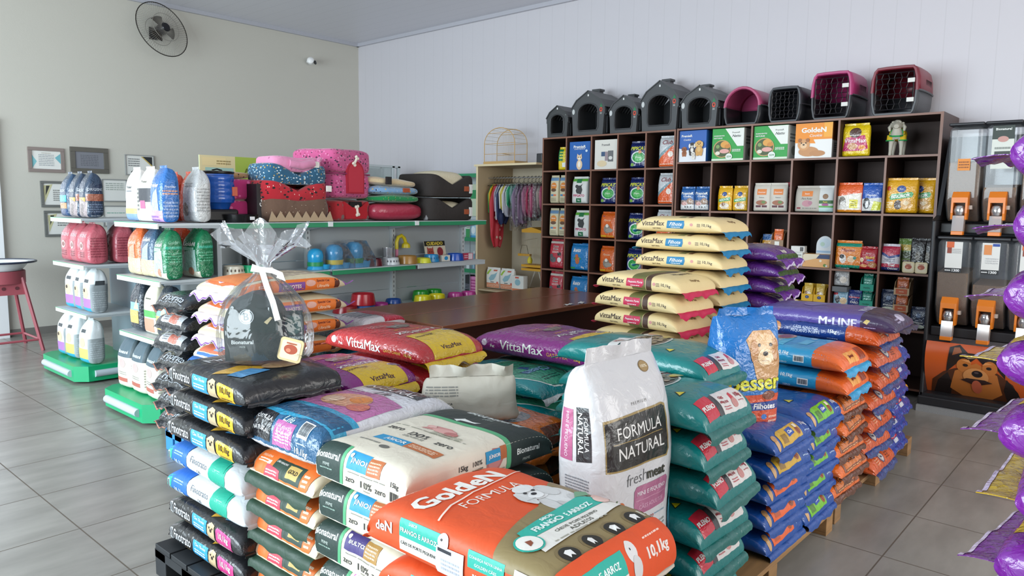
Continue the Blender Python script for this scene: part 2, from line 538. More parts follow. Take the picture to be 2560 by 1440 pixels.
# =====================================================================
# THE ROOM
# =====================================================================
XW, YW, ZC = 7.5, 9.98, 4.14
def node_mat(name, rough=0.4):
    m = bpy.data.materials.new(name); m.use_nodes = True
    nt = m.node_tree; b = nt.nodes['Principled BSDF']; b.inputs['Roughness'].default_value = rough
    return m, nt, b
def math_n(nt, op, a, b=None, c=None):
    n = nt.nodes.new('ShaderNodeMath'); n.operation = op
    for i, v in enumerate((a, b, c)):
        if v is None: continue
        if isinstance(v, (int, float)): n.inputs[i].default_value = v
        else: nt.links.new(v, n.inputs[i])
    return n.outputs[0]
def floor_mat():
    m, nt, b = node_mat('porcelain_tiles', 0.2)
    tc = nt.nodes.new('ShaderNodeTexCoord'); sp = nt.nodes.new('ShaderNodeSeparateXYZ')
    nt.links.new(tc.outputs['Object'], sp.inputs[0])
    def line(ax, off):
        a = math_n(nt, 'ADD', sp.outputs[ax], 60.0 - off)
        f = math_n(nt, 'FRACT', math_n(nt, 'DIVIDE', a, 0.6))
        return math_n(nt, 'LESS_THAN', math_n(nt, 'ABSOLUTE', math_n(nt, 'SUBTRACT', f, 0.5)), 0.4945), math_n(nt, 'FLOOR', math_n(nt, 'DIVIDE', a, 0.6))
    lx, ix = line(0, 0.0); ly, iy = line(1, 0.26)
    both = math_n(nt, 'MULTIPLY', lx, ly)
    n1 = nt.nodes.new('ShaderNodeTexNoise'); n1.inputs['Scale'].default_value = 2.2; n1.inputs['Detail'].default_value = 6
    mp = nt.nodes.new('ShaderNodeMapping'); mp.inputs['Scale'].default_value = (1.0, 3.0, 1)
    nt.links.new(tc.outputs['Object'], mp.inputs[0]); nt.links.new(mp.outputs[0], n1.inputs['Vector'])
    cr = nt.nodes.new('ShaderNodeValToRGB')
    cr.color_ramp.elements[0].position = .3; cr.color_ramp.elements[0].color = (*hexc('#85827c'), 1)
    cr.color_ramp.elements[1].position = .75; cr.color_ramp.elements[1].color = (*hexc('#9d9a93'), 1)
    nt.links.new(n1.outputs['Fac'], cr.inputs[0])
    wn = nt.nodes.new('ShaderNodeTexWhiteNoise'); wn.noise_dimensions = '2D'
    cb = nt.nodes.new('ShaderNodeCombineXYZ'); nt.links.new(ix, cb.inputs[0]); nt.links.new(iy, cb.inputs[1]); nt.links.new(cb.outputs[0], wn.inputs['Vector'])
    hv = nt.nodes.new('ShaderNodeHueSaturation'); nt.links.new(cr.outputs[0], hv.inputs['Color'])
    nt.links.new(math_n(nt, 'MULTIPLY_ADD', wn.outputs['Value'], 0.06, 0.97), hv.inputs['Value'])
    mx = nt.nodes.new('ShaderNodeMixRGB'); mx.inputs[1].default_value = (*hexc('#5f564c'), 1)
    nt.links.new(both, mx.inputs[0]); nt.links.new(hv.outputs[0], mx.inputs[2]); nt.links.new(mx.outputs[0], b.inputs['Base Color'])
    rg = math_n(nt, 'MULTIPLY_ADD', both, -0.42, 0.68); nt.links.new(rg, b.inputs['Roughness'])
    bp = nt.nodes.new('ShaderNodeBump'); bp.inputs['Strength'].default_value = 0.4; bp.inputs['Distance'].default_value = 0.003
    nt.links.new(both, bp.inputs['Height']); nt.links.new(bp.outputs[0], b.inputs['Normal'])
    return m
def strip_mat(name, c, ax, pitch, rough, depth=0.35, line=0.93):
    """PVC lining boards: fine grooves every pitch metres"""
    m, nt, b = node_mat(name, rough)
    tc = nt.nodes.new('ShaderNodeTexCoord'); sp = nt.nodes.new('ShaderNodeSeparateXYZ')
    nt.links.new(tc.outputs['Object'], sp.inputs[0])
    f = math_n(nt, 'FRACT', math_n(nt, 'DIVIDE', math_n(nt, 'ADD', sp.outputs[ax], 50.0), pitch))
    g = math_n(nt, 'LESS_THAN', f, 0.965)
    cc = hexc(c)
    mx = nt.nodes.new('ShaderNodeMixRGB'); mx.inputs[1].default_value = (*[x*line for x in cc], 1); mx.inputs[2].default_value = (*cc, 1)
    nt.links.new(g, mx.inputs[0]); nt.links.new(mx.outputs[0], b.inputs['Base Color'])
    bp = nt.nodes.new('ShaderNodeBump'); bp.inputs['Strength'].default_value = depth; bp.inputs['Distance'].default_value = 0.002
    nt.links.new(g, bp.inputs['Height']); nt.links.new(bp.outputs[0], b.inputs['Normal'])
    return m
WALLL = mat('#c6c3b9', rough=0.75, bump=0.08, bscale=60)
WALLR = strip_mat('pvc_wall_boards', '#cfccd2', 1, 0.20, 0.45)
CEIL = strip_mat('pvc_ceiling_boards', '#d6d6de', 0, 0.20, 0.4, 0.5, 0.88)
def structure(name, mb, **k):
    o = mb.obj(name, fix=True); o['kind'] = 'structure'; return o
structure('floor', MB().box(-4.6, XW+.1, -4.6, YW+.1, -0.1, 0, floor_mat()))
structure('ceiling', MB().box(-4.4, XW+.1, -4.4, YW+.1, ZC, ZC+.08, CEIL))
structure('wall_left', MB().box(2.47, XW+.1, YW, YW+.15, 0, ZC, WALLL))
structure('wall_beyond_door', MB().box(-4.4, .9, YW, YW+.15, 0, ZC, WALLL).box(.9, 2.47, YW, YW+.15, 2.5, ZC, WALLL))
structure('wall_right', MB().box(XW, XW+.15, -4.4, YW, 0, ZC, WALLR))
# shop front and side front with their wide roller-door openings
structure('wall_front', MB().box(-4.4, -4.25, -4.4, 0.6, 0, ZC, WALLL).box(-4.4, -4.25, 9.2, YW, 0, ZC, WALLL).box(-4.4, -4.25, .6, 9.2, 3.4, ZC, WALLL))
structure('wall_back', MB().box(-4.4, -1.5, -4.4, -4.25, 0, ZC, WALLL).box(6.9, XW, -4.4, -4.25, 0, ZC, WALLL).box(-1.5, 6.9, -4.4, -4.25, 3.3, ZC, WALLL))
structure('ground', MB().box(-30, 40, -30, 40, -0.3, -0.12, mat('#b9b6ae', rough=.9)))
structure('trim_1', MB().box(2.47, XW, YW-.045, YW, ZC-.05, ZC, mat('#b4b5bd', rough=.4)))
structure('trim_2', MB().box(XW-.045, XW, -4.2, YW, ZC-.05, ZC, mat('#b9b9c2', rough=.4)))
structure('baseboard_left', MB().box(2.49, XW, YW-.012, YW, 0, .085, mat('#7b7873', rough=.35)))
structure('baseboard_right', MB().box(XW-.012, XW, -4.2, YW, 0, .085, mat('#7b7873', rough=.35)))
dj = MB().box(2.36, 2.47, YW-.06, YW+.12, 0, 2.5, mat('#eef0f2', rough=.4)).box(.9, 1.0, YW-.06, YW+.12, 0, 2.5, mat('#eef0f2', rough=.4)).box(.9, 2.47, YW-.06, YW+.12, 2.42, 2.5, mat('#eef0f2', rough=.4))
structure('door_1', dj)

# ---------------- wall fan ----------------
fn = thing('wall_fan', 'round wire-caged black fan mounted high on the pale wall', 'fan', (4.26, 9.70, 3.75))
BK = mat('#17171c', rough=.3)
def wire_cage(part_front):
    mb = MB(); rw = 0.0022; Rr = .35
    mb.tube([(Rr*math.cos(2*PI*i/40), 0, Rr*math.sin(2*PI*i/40)) for i in range(40)], .006, mat('#4a4540', rough=.4), 6, True)
    W = mat('#8c8880', rough=.4)
    for r_, y_ in ((.18, .075),):
        mb.tube([(r_*math.cos(2*PI*i/30), -y_ if part_front else y_, r_*math.sin(2*PI*i/30)) for i in range(30)], .003, W, 5, True)
    for i in range(72):
        a = 2*PI*i/72; c, s_ = math.cos(a), math.sin(a)
        d = -1 if part_front else 1
        mb.tube([(Rr*c, 0, Rr*s_), (.29*c, d*.05, .29*s_), (.18*c, d*.075, .18*s_), (.06*c, d*.08, .06*s_)], .0016, W, 4, caps=False)
    return mb
tl = (R(-16), 0, R(12))
for nm, fr in (('front_cage', True), ('rear_cage', False)):
    o = wire_cage(fr).obj(nm, fn); o.rotation_euler = tl
o = MB().lathe([(0, .09), (.05, .088), (.068, .06), (.072, 0), (.06, -.08), (.03, -.12), (0, -.13)], BK, 20).obj('motor_hub', fn); o.rotation_euler = (R(90-16), 0, R(12))
for k in range(3):
    a0 = R(100+120*k); P = []
    for i in range(9):
        t = i/8; P.append(((.05+.0*t)*math.cos(a0-.5+t*.9), (.05)*math.sin(a0-.5+t*.9)))
    for i in range(9):
        t = 1-i/8; P.append((.17*math.cos(a0-.35+t*1.0), .17*math.sin(a0-.35+t*1.0)))
    o = MB().prism(P, 'y', -.004, .004, mat('#2c2620', rough=.35)).obj('fan_blade', fn); o.rotation_euler = (tl[0], R(0), tl[2])
MB().tube([(0, .08, 0), (0, .16, -.02), (0, .27, -.02)], .018, BK, 8).box(-.05, .05, .255, .278, -.09, .06, BK).obj('wall_bracket', fn)

sc = thing('security_camera', 'small white round security camera near the wall corner', 'camera', (6.54, 9.86, 3.72))
MB().lathe([(0, 0), (.05, 0), (.05, .02), (.02, .05), (.02, .1)], mat('#e8e8e8', rough=.3), 16).obj('mount', sc).rotation_euler = (R(-90), 0, 0)
MB().lathe([(0, -.05), (.035, -.045), (.05, -.02), (.052, .03), (.03, .055), (0, .06)], mat('#f2f2f2', rough=.3), 16).obj('housing', sc, (-.03, -.03, -.01)).rotation_euler = (R(70), 0, R(-40))
MB().lathe([(0, 0), (.03, 0), (.03, .012), (0, .014)], mat('#111111', rough=.1), 16).obj('lens', sc, (.01, -.075, -.03)).rotation_euler = (R(80), 0, R(25))

# ---------------- framed certificates ----------------
def flatput(mb, items, fn, style='n'):
    for L, d in enumerate(heavy(items)):
        v, t = shape2d(d)
        mb.add([fn(a, b, .0012+.0005*L) for a, b in v], t, STY[style](d[dcol(d)]))
def frame(x, z, w, h, fc, fw, label, decals, glass=True):
    t = thing('picture_frame', label, 'picture frame', (x, YW, z), group='framed certificates on the pale wall')
    m = mat(fc, rough=.4)
    mb = MB()
    for a in ((-w/2, w/2, h/2-fw, h/2), (-w/2, w/2, -h/2, -h/2+fw), (-w/2, -w/2+fw, -h/2+fw, h/2-fw), (w/2-fw, w/2, -h/2+fw, h/2-fw)):
        mb.box(a[0], a[1], -.025, -.001, a[2], a[3], m, .003)
    mb.obj('frame', t)
    mb = MB(); mb.box(-w/2+fw, w/2-fw, -.012, -.004, -h/2+fw, h/2-fw, mat('#e4e4df', rough=.5))
    flatput(mb, decals, lambda a, b, o: (a, -.012-o, b)); mb.obj('certificate', t, fix=False)
    return t
frame(2.96, 2.06, .38, .29, '#8a7d78', .04, 'upper leftmost brown frame with teal-cornered certificate', [('P', [(-.15, .06), (-.15, -.1), (-.10, -.02)], '#7fc0c8'), ('P', [(.15, .08), (.15, -.04), (.09, .03)], '#74b4be'), ('N', -.08, .08, -.07, .07, 7, '#a9adb0'), ('T', 0, .08, .1, .02, 'CERTIFICADO', '#b6b2a8')])
frame(3.43, 2.08, .43, .31, '#5f5c55', .055, 'upper dark grey frame around a grey engraved plaque', [('R', -.16, .16, -.1, .1, '#7c7e86'), ('N', -.1, .1, -.07, .07, 7, '#62646c')])
frame(4.02, 2.05, .36, .26, '#9a9c9a', .012, 'thin silver frame with black corner stripe certificate', [('P', [(.04, .11), (.16, .11), (.16, 0)], '#23282c'), ('P', [(.02, .11), (.04, .11), (.16, 0), (.16, -.02)], '#c8b060'), ('N', -.14, 0, -.02, .09, 4, '#8a8c8c'), ('E', -.07, -.09, .04, .02, '#4a4c4e')])
frame(3.03, 1.66, .30, .31, '#6d6f6c', .03, 'middle grey frame partly behind the dark blue bags', [('P', [(-.12, .1), (-.02, .12), (-.11, -.1)], '#c9c59a'), ('P', [(-.09, .1), (-.05, .1), (-.1, -.02)], '#3a3c38'), ('N', -.02, .11, -.08, .06, 6, '#8f918e')])
frame(3.09, 1.31, .38, .31, '#6d6f6c', .03, 'lowest grey frame beside the pink bags', [('P', [(-.15, .1), (-.05, .12), (-.14, -.1)], '#c9c59a'), ('P', [(-.12, .1), (-.08, .1), (-.13, -.02)], '#3a3c38'), ('N', -.05, .15, -.03, .05, 3, '#7f817e')])
frame(3.70, 1.72, .30, .28, '#8d908f', .012, 'thin framed pale certificate between two bag groups', [('N', -.1, .12, .0, .1, 4, '#a8b0a8')])
frame(3.70, 1.40, .30, .26, '#8d908f', .012, 'lower thin framed pale certificate between two bag groups', [('N', -.1, .12, .03, .05, 1, '#7fae9e')])

# ---------------- red stand with enamel basin ----------------
st = thing('basin_stand', 'red metal four-legged stand carrying a basin by the wall', 'stand', (2.20, 9.15, 0))
RED = mat('#a5505a', rough=.45)
mb = MB(); mb.lathe([(.245, .72), (.25, .72), (.25, .848), (.245, .85), (.24, .848), (.24, .72)], RED, 28); mb.obj('ring', st)
mb = MB()
for i in range(4):
    a = R(45+90*i); a2 = R(45+90*(i+1))
    mb.prism([(-.22, .60), (.22, .60), (.2, .74), (-.2, .74)], 'y', -.19, -.183, RED) if i == 0 else None
mb.obj('apron', st)
for i in range(3): MB().lathe([(0, 0), (.018, 0), (.018, .004), (0, .004)], mat('#5c2a30', rough=.6), 12).obj('vent_hole', st, (-.12+.12*i, -.192, .67)).rotation_euler = (R(90), 0, 0)
for i in range(4):
    a = R(45+90*i)
    MB().tube([(.25*math.cos(a), .25*math.sin(a), .78), (.42*math.cos(a), .42*math.sin(a), 0)], .019, RED, 6).obj('leg', st)
for i in range(4):
    a = R(45+90*i); a2 = R(45+90*(i+1))
    MB().tube([(.395*math.cos(a), .395*math.sin(a), .12), (.395*math.cos(a2), .395*math.sin(a2), .12)], .013, RED, 6).obj('cross_bar', st)
MB().lathe([(0, .84), (.22, .84), (.28, .915), (.35, .925), (.352, .935), (.28, .93), (.22, .86), (0, .855)], mat('#eceff2', rough=.2), 36, sx=1).tube([(.352*math.cos(2*PI*i/36), .352*math.sin(2*PI*i/36), .932) for i in range(36)], .011, mat('#30384c', rough=.25), 8, True).obj('enamel_basin', thing('enamel_basin', 'wide white enamel basin with dark blue rim on the red stand', 'basin', (2.20, 9.15, .012)))

# =====================================================================
# GONDOLA SHELVING
# =====================================================================
GP = mat('#aab2b6', rough=.45); GW = mat('#c5cdd0', rough=.4); GG = mat('#2f8f63', rough=.35); GGR = mat('#12a56d', rough=.3); SL = mat('#22262a', rough=.6)
BUMP = mat('#b7c4cc', rough=.35); RAILC = clear('price_rail_clear', amount=.12)
def rail(parent, x0, x1, y, z, green=True):
    mb = MB(); m = GG if green else GW
    mb.box(x0, x1, y-.012, y, z-.045, z, m, .003).box(x0, x1, y-.016, y-.012, z-.006, z, GW)
    return mb.obj('price_rail', parent)
def upright(parent, x, y0, z1, slots_side=-1):
    mb = MB(); mb.box(x-.022, x+.022, y0, y0+.05, 0.1, z1, GW, .002)
    z = .2
    while z < z1-.03:
        mb.box(x-.003, x+.003, y0-.0012, y0, z, z+.022, SL); z += .045
    return mb.obj('upright', parent)
def base_plinth(parent, xf, xb, y0, y1):
    """green end base with clipped corner and grey bumpers"""
    c = .09
    poly = [(xf, y0+c), (xf+c, y0), (xb, y0), (xb, y1), (xf+c, y1), (xf, y1-c)]
    MB().prism(poly, 'z', .02, .155, GGR).obj('plinth', parent)
    MB().tube([(xf-.004, y0+c+.05, .085), (xf-.004, y1-c-.05, .085)], .03, BUMP, 12).obj('bumper', parent)
    MB().tube([(xf+c+.05, y0-.004, .085), (xb-.04, y0-.004, .085)], .03, BUMP, 12).obj('bumper', parent)
def end_cap(parent, xf, xb, y0, y1, zs):
    for z in zs:
        mb = MB(); mb.box(xf, xb, y0, y1, z-.02, z, GW, .003)
        mb.prism([(xf+.02, z-.02), (xb, z-.02), (xb, z-.04), (xf+.02, z-.03)], 'y', y0, y0+.004, GP).prism([(xf+.02, z-.02), (xb, z-.02), (xb, z-.04), (xf+.02, z-.03)], 'y', y1-.004, y1, GP)
        mb.obj('end_shelf', parent)
        MB().box(xf-.014, xf, y0, y1, z-.04, z, mat('#dfe3dc', rough=.25), .003).box(xf-.016, xf-.014, y0, y1, z-.004, z, GGR).obj('price_rail', parent)
g2 = thing('gondola_shelving', 'grey double-sided gondola with green price rails holding pet beds and bowls', 'shelving', (0, 0, 0))
POST = [2.74, 3.66, 4.62, 5.57]
for i, x in enumerate(POST): upright(g2, x, 5.62, 1.43)
MB().box(2.755, 2.85, 5.60, 5.70, .1, 1.435, GW, .004).obj('end_post', g2)
for i in range(3):
    mb = MB()
    for k in range(4):
        z0 = .12+k*.325; mb.box(POST[i]+.022, POST[i+1]-.022, 5.655, 5.675, z0, z0+.32, GP, .002)
    mb.obj('back_panel', g2)
    for z, gr, y0 in ((1.44, True, 5.29), (1.03, i < 2, 5.30), (.64, True, 5.26), (.16, True, 5.24)):
        xx0, xx1 = POST[i]+(-.05 if z > 1.4 and i else .024), POST[i+1]-.002
        if z > 1.4: xx0, xx1 = POST[i]-(0.0), POST[i+1]+.0
        MB().box(xx0, xx1-.003, y0, 5.65, z-.018, z, GW, .002).obj('shelf', g2)
        rail(g2, xx0, xx1-.003, y0, z, gr)
        for xe in (xx0+.03, xx1-.03):
            MB().prism([(y0+.05, z-.018), (5.65, z-.018), (5.65, z-.09), (y0+.05, z-.045)], 'x', xe-.002, xe+.002, GP).obj('bracket', g2)
    MB().box(POST[i], POST[i+1]-.003, 5.69, 6.03, 1.422, 1.44, GW, .002).obj('shelf', g2)
    MB().box(POST[i]+.01, POST[i+1]-.01, 5.69, 6.05, .14, .16, GW, .002).obj('shelf', g2)
for x in (3.66, 4.62): MB().box(x-.025, x+.02, 5.268, 5.276, 1.40, 1.442, mat('#dfe6e6', rough=.3)).obj('rail_clip', g2)
MB().box(2.75, 5.57, 5.26, 6.05, 0.0, .14, GGR).obj('kick_plate', g2)
end_cap(g2, 2.25, 2.70, 5.30, 6.06, (1.44, 1.03, .595))
base_plinth(g2, 2.10, 2.74, 5.26, 6.12)
MB().box(2.70, 2.735, 5.36, 6.0, .155, 1.43, GP).obj('end_panel', g2)

g1 = thing('gondola_shelving', 'farther grey gondola end unit with pink and dark blue bags', 'shelving', (0, 0, 0))
PB = mat('#9db6c2', rough=.35)
for x in (2.78, 3.7, 4.62): upright(g1, x, 7.27, 1.43)
for i in range(2):
    MB().box(2.80+i*.92, 3.68+i*.92, 7.30, 7.32, .12, 1.42, PB, .002).obj('back_panel', g1)
    for z in (1.44, .60, .16):
        MB().box(2.78+i*.92, 3.695+i*.92, 6.93, 7.66, z-.018, z, GW, .002).obj('shelf', g1)
        rail(g1, 2.78+i*.92, 3.695+i*.92, 6.93, z)
end_cap(g1, 2.30, 2.74, 6.92, 7.68, (1.44, 1.04, .61))
base_plinth(g1, 2.20, 2.78, 6.93, 7.90)
MB().box(2.74, 2.765, 7.0, 7.6, .155, 1.43, PB).obj('end_panel', g1)

# ---------------- dark wood counter table ----------------
def wood(c, rough, sc=(1.2, 14, 14), dark=.8):
    m, nt, b = node_mat('wood_'+c.strip('#'), rough)
    tc = nt.nodes.new('ShaderNodeTexCoord'); mp = nt.nodes.new('ShaderNodeMapping'); mp.inputs['Scale'].default_value = sc
    n = nt.nodes.new('ShaderNodeTexNoise'); n.inputs['Scale'].default_value = 2; n.inputs['Detail'].default_value = 5; n.inputs['Distortion'].default_value = 1.2
    nt.links.new(tc.outputs['Object'], mp.inputs[0]); nt.links.new(mp.outputs[0], n.inputs['Vector'])
    cr = nt.nodes.new('ShaderNodeValToRGB'); cc = hexc(c)
    cr.color_ramp.elements[0].position = .3; cr.color_ramp.elements[0].color = (*[x*dark for x in cc], 1)
    cr.color_ramp.elements[1].position = .7; cr.color_ramp.elements[1].color = (*cc, 1)
    nt.links.new(n.outputs['Fac'], cr.inputs[0]); nt.links.new(cr.outputs[0], b.inputs['Base Color'])
    return m
TT = wood('#83503a', .2); TD = wood('#3a1d16', .35)
tb = thing('counter_table', 'long polished reddish brown wooden counter table between the stacks', 'table', (0, 0, 0))
MB().box(3.51, 5.96, 3.74, 4.295, .712, .75, TT, .006).box(3.51, 5.96, 4.302, 4.86, .712, .75, TT, .006).obj('tabletop', tb)
MB().box(3.58, 5.9, 3.80, 3.83, .0, .712, TD).obj('front_panel', tb)
MB().box(3.58, 3.61, 3.84, 4.78, .0, .712, TD).obj('side_panel', tb); MB().box(5.86, 5.89, 3.84, 4.78, .0, .712, TD).obj('side_panel', tb)
MB().box(3.58, 5.9, 4.78, 4.81, .0, .712, TD).obj('rear_panel', tb)

# =====================================================================
# DARK CUBE SHELVES ON THE RIGHT WALL
# =====================================================================
WI = wood('#3b231a', .6, (1, 1, 1), .8); WE = wood('#845a48', .4, (1, 1, 1), .85); WS = wood('#54403a', .45, (1, 1, 1), .85)
XS = 6.90; XB = XW-.02; th = .018
def board(name, parent, y0, y1, z0, z1, x0=XS):
    return MB().box(x0+.003, XB-.012, y0, y1, z0, z1, WI).box(x0, x0+.003, y0, y1, z0, z1, WE).obj(name, parent)
sl = thing('cube_shelf', 'dark wood cubby shelf unit with narrow cubbies holding cat litter bags', 'shelf', (0, 0, 0))
yA, yB = 3.862, 5.63
zsL = [2.385, 2.0, 1.612, 1.224, .836, .448, .06]
board('side_panel', sl, yB-th, yB, 0, 2.395); board('side_panel', sl, yA, yA+th, 0, 2.395)
for z in zsL: board('shelf_board', sl, yA+th, yB-th, z-th/2, z+th/2)
for c in range(1, 5):
    y = yA+(yB-yA)*c/5
    for r in range(6): board('divider', sl, y-th/2, y+th/2, zsL[r+1]+th/2, zsL[r]-th/2, XS+.001)
MB().box(XB-.012, XB, yA, yB, 0, 2.395, WI).obj('back_panel', sl)
sr = thing('cube_shelf', 'wider dark wood cubby shelf unit holding boxes and treat pouches', 'shelf', (0, 0, 0))
yA2, yB2 = 1.44, 3.85
zsR = [2.39, 2.05, 1.555, 1.055, .572, .07]
board('side_panel', sr, yB2-th, yB2, 0, 2.40)
MB().box(XS+.003, XB, yA2-.012, yA2+.01, 0, 2.40, WS).box(XS, XS+.003, yA2-.012, yA2+.01, 0, 2.40, WE).obj('side_panel', sr)
for z in zsR: board('shelf_board', sr, yA2+.01, yB2-th, z-th/2, z+th/2)
for c in (1, 2):
    y = yA2+(yB2-yA2)*c/3; board('divider', sr, y-th/2, y+th/2, zsR[1]+th/2, zsR[0]-th/2, XS+.001)
for c in range(1, 6):
    y = yA2+(yB2-yA2)*c/6
    for r in range(1, 5): board('divider', sr, y-th/2, y+th/2, zsR[r+1]+th/2, zsR[r]-th/2, XS+.001)
MB().box(XB-.012, XB, yA2, yB2, 0, 2.39, WI).obj('back_panel', sr)

# ---------------- beige open wardrobe ----------------
BG = mat('#b9a585', rough=.5); BGE = mat('#dccba6', rough=.45); BGI = mat('#c9bda6', rough=.55)
wd = thing('open_cabinet', 'beige open cabinet with pet clothes on a rail', 'cabinet', (0, 0, 0))
MB().box(6.803, XB, 6.60, 6.63, 0, 2.08, BG).box(6.8, 6.803, 6.60, 6.63, 0, 2.08, BGE).obj('side_panel', wd)
MB().box(6.803, XB, 5.635, 6.66, 2.08, 2.105, BG).box(6.79, 6.803, 5.635, 6.66, 2.08, 2.105, BGE).obj('top_panel', wd)
MB().box(XB-.01, XB, 5.64, 6.60, 0, 2.08, BGI).obj('back_panel', wd)
MB().box(6.82, XB-.01, 5.64, 6.60, .50, .52, BG).obj('shelf_board', wd)
MB().box(6.85, XB-.01, 5.64, 6.60, .06, .08, BG).obj('shelf_board', wd)
MB().tube([(7.0, 5.64, 1.94), (7.0, 6.60, 1.94)], .008, mat('#c4c6c8', rough=.2, metal=.9), 10).obj('clothes_rail', wd)
def hanger_mesh():
    m = mat('#1b1b1e', rough=.35); mb = MB()
    mb.tube([(0, 0, 0), (.02, 0, .012), (.022, 0, .03), (0, 0, .04), (-.018, 0, .025)][::-1]+[(0, 0, -.03)], .003, m, 5)
    mb.tube([(0, 0, -.03), (.11, 0, -.075), (-.11, 0, -.075), (0, 0, -.03)], .0035, m, 5)
    return mb.mesh('hanger')
HM = hanger_mesh()
def garment(y, w, h, c, c2, label, style='n', x=7.0, wob=0, bag=False, dots=None):
    """pet garment hanging on a hanger, folded cloth with thickness; seen edge on and turned"""
    t = thing('pet_garment', label, 'pet clothes', (x, y, 1.915), R(wob), group='pet clothes on the cabinet rail')
    obj('hanger', HM, t)
    rg = random.Random(int(y*1000)); mb = MB(); V = []; F = []
    n, k = 14, 16
    for side in (0, 1):
        for i in range(k+1):
            f = i/k
            ww = w*(.45+.75*min(1, f*3.2)-.25*f**2)/2
            if f > .85: ww *= 1-(f-.85)*2.6
            for j in range(n+1):
                a = -1+2*j/n
                d = (.016+.016*math.sin(f*3))*(1-a*a)**.5*(1 if side else -1)+.009*math.sin(a*7+f*3+y*50)
                V.append((a*ww, d, -.055-f*h-(.02*abs(a) if f < .1 else .012*math.sin(a*9))))
    B = (n+1)*(k+1)
    for side in (0, 1):
        for i in range(k):
            for j in range(n):
                p = side*B+i*(n+1)+j; F.append((p, p+1, p+n+2, p+n+1))
    mb.add(V, F, STY[style](c), True)
    mb.obj('cloth', t, fix=True)
    if c2:
        mb = MB()
        for sg in (-1, 1): mb.tube([(sg*w*(.22+.75*min(1, f*3.2)/2-.12*f**2)*1.0, 0, -.06-f*h) for f in [i/9 for i in range(9)]], .006, plain(c2), 6)
        mb.obj('edge_binding', t)
    if dots:
        mb = MB(); rg = random.Random(5)
        for i in range(12):
            a, f = rg.uniform(-.28, .28)*w, rg.uniform(.2, .9)
            for sg in (-1, 1): mb.lathe([(0, 0), (.018, 0), (.018, .002), (0, .002)], plain(dots), 8, c=(0, 0, 0)) if 0 else mb.add([(a+.018*math.cos(q*PI/4), sg*.036, -.055-f*h+.018*math.sin(q*PI/4)) for q in range(8)], [tuple(range(8))], plain(dots))
        mb.obj('paw_print', t, fix=False)
    if bag:
        mb = MB(); mb.box(-w*.62, w*.62, -.022, .022, -.07-h*1.08, -.05, clear('garment_bag', amount=.12, rough=.12, bump=.6)); mb.obj('plastic_cover', t)
    return t
GAR = [(6.50, .17, .40, '#d9a21c', '#2f9a4a', 'yellow dog shirt with green trim, leftmost on the rail'), (6.45, .20, .80, '#b82030', None, 'long red dog jacket with pale paw prints hanging lowest'),
       (6.40, .18, .38, '#9aa0ad', '#c9a9c4', 'grey dog shirt with pink trim'), (6.35, .20, .50, '#22305c', '#d9dde6', 'navy blue dog shirt with white trim'),
       (6.30, .20, .34, '#cfc35a', '#e4e4e8', 'pale yellow dog shirt with white trim'), (6.25, .19, .40, '#b9bac6', '#e6e6ec', 'light grey dog shirt on the rail'),
       (6.20, .16, .30, '#0f8a5c', '#d8ece0', 'green dog shirt on the rail'), (6.15, .14, .26, '#7db8a6', None, 'small pale green dog garment on the rail'),
       (6.08, .20, .52, '#a08ba4', None, 'mauve dog dress in a long clear cover'), (6.00, .20, .48, '#9a7d98', None, 'dusty purple dog dress in a clear cover'),
       (5.93, .17, .40, '#b5738f', None, 'pale pink dog dress in a clear cover'), (5.87, .17, .40, '#cf3d68', None, 'hot pink dog dress in a clear cover'),
       (5.81, .17, .40, '#c2597c', None, 'rose pink dog dress in a clear cover'), (5.76, .15, .36, '#7d3350', None, 'wine coloured dog garment in a clear cover'),
       (5.71, .16, .36, '#a8988c', None, 'taupe dog garment in a clear cover'), (5.67, .14, .34, '#c04468', None, 'pink dog garment next to the dark cubbies')]
for i, g in enumerate(GAR):
    garment(*g, wob=rnd.uniform(-12, 4), bag=(i >= 8), dots='#d9b0a0' if i == 1 else None, x=7.0)

# bird cage on the cabinet
bc = thing('bird_cage', 'arched wire bird cage with wooden base standing on the beige cabinet', 'bird cage', (7.12, 6.42, 2.105))
WB = mat('#c9a368', rough=.5); WW = mat('#b9a98a', rough=.4)
MB().box(-.13, .13, -.27, .27, 0, .045, WB, .003).obj('base', bc)
mb = MB()
def archp(y0, y1, zh, x):
    c = (y0+y1)/2; r = (y1-y0)/2
    return [(x, y0, .045)]+[(x, c-r*math.cos(PI*i/12), zh+r*.75*math.sin(PI*i/12)) for i in range(13)]+[(x, y1, .045)]
for x in (-.12, .12): mb.tube(archp(-.26, .26, .27, x), .005, WB, 6)
for z in (.045, .14, .27, .40): 
    for x in (-.12, .12):
        hw = .26 if z < .3 else .20
        mb.tube([(x, -hw, z), (x, hw, z)], .0035, WB, 5)
mb.obj('arch_frame', bc)
mb = MB()
for i in range(27):
    y = -.25+.5*i/26; zt = .27+.26*.75*math.sqrt(max(0, 1-(y/.26)**2))
    for x in (-.12, .12): mb.tube([(x, y, .045), (x, y, zt)], .0011, WW, 4, caps=False)
for i in range(13):
    a = PI*i/12; mb.tube([(-.12, -.26*math.cos(a), .27+.195*math.sin(a)), (.12, -.26*math.cos(a), .27+.195*math.sin(a))], .0014, WW, 4, caps=False)
mb.obj('wire_bars', bc)
MB().tube([(-.12, -.05, .14), (.12, .02, .14)], .005, WB, 6).obj('perch', bc)
MB().box(6.93, 7.05, 5.66, 5.75, 2.405, 2.52, mat('#2d2f33', rough=.4), .01).obj('small_black_box', loc=(0, 0, -.30), label='small black box on the beige cabinet beside the first kennel', category='box')

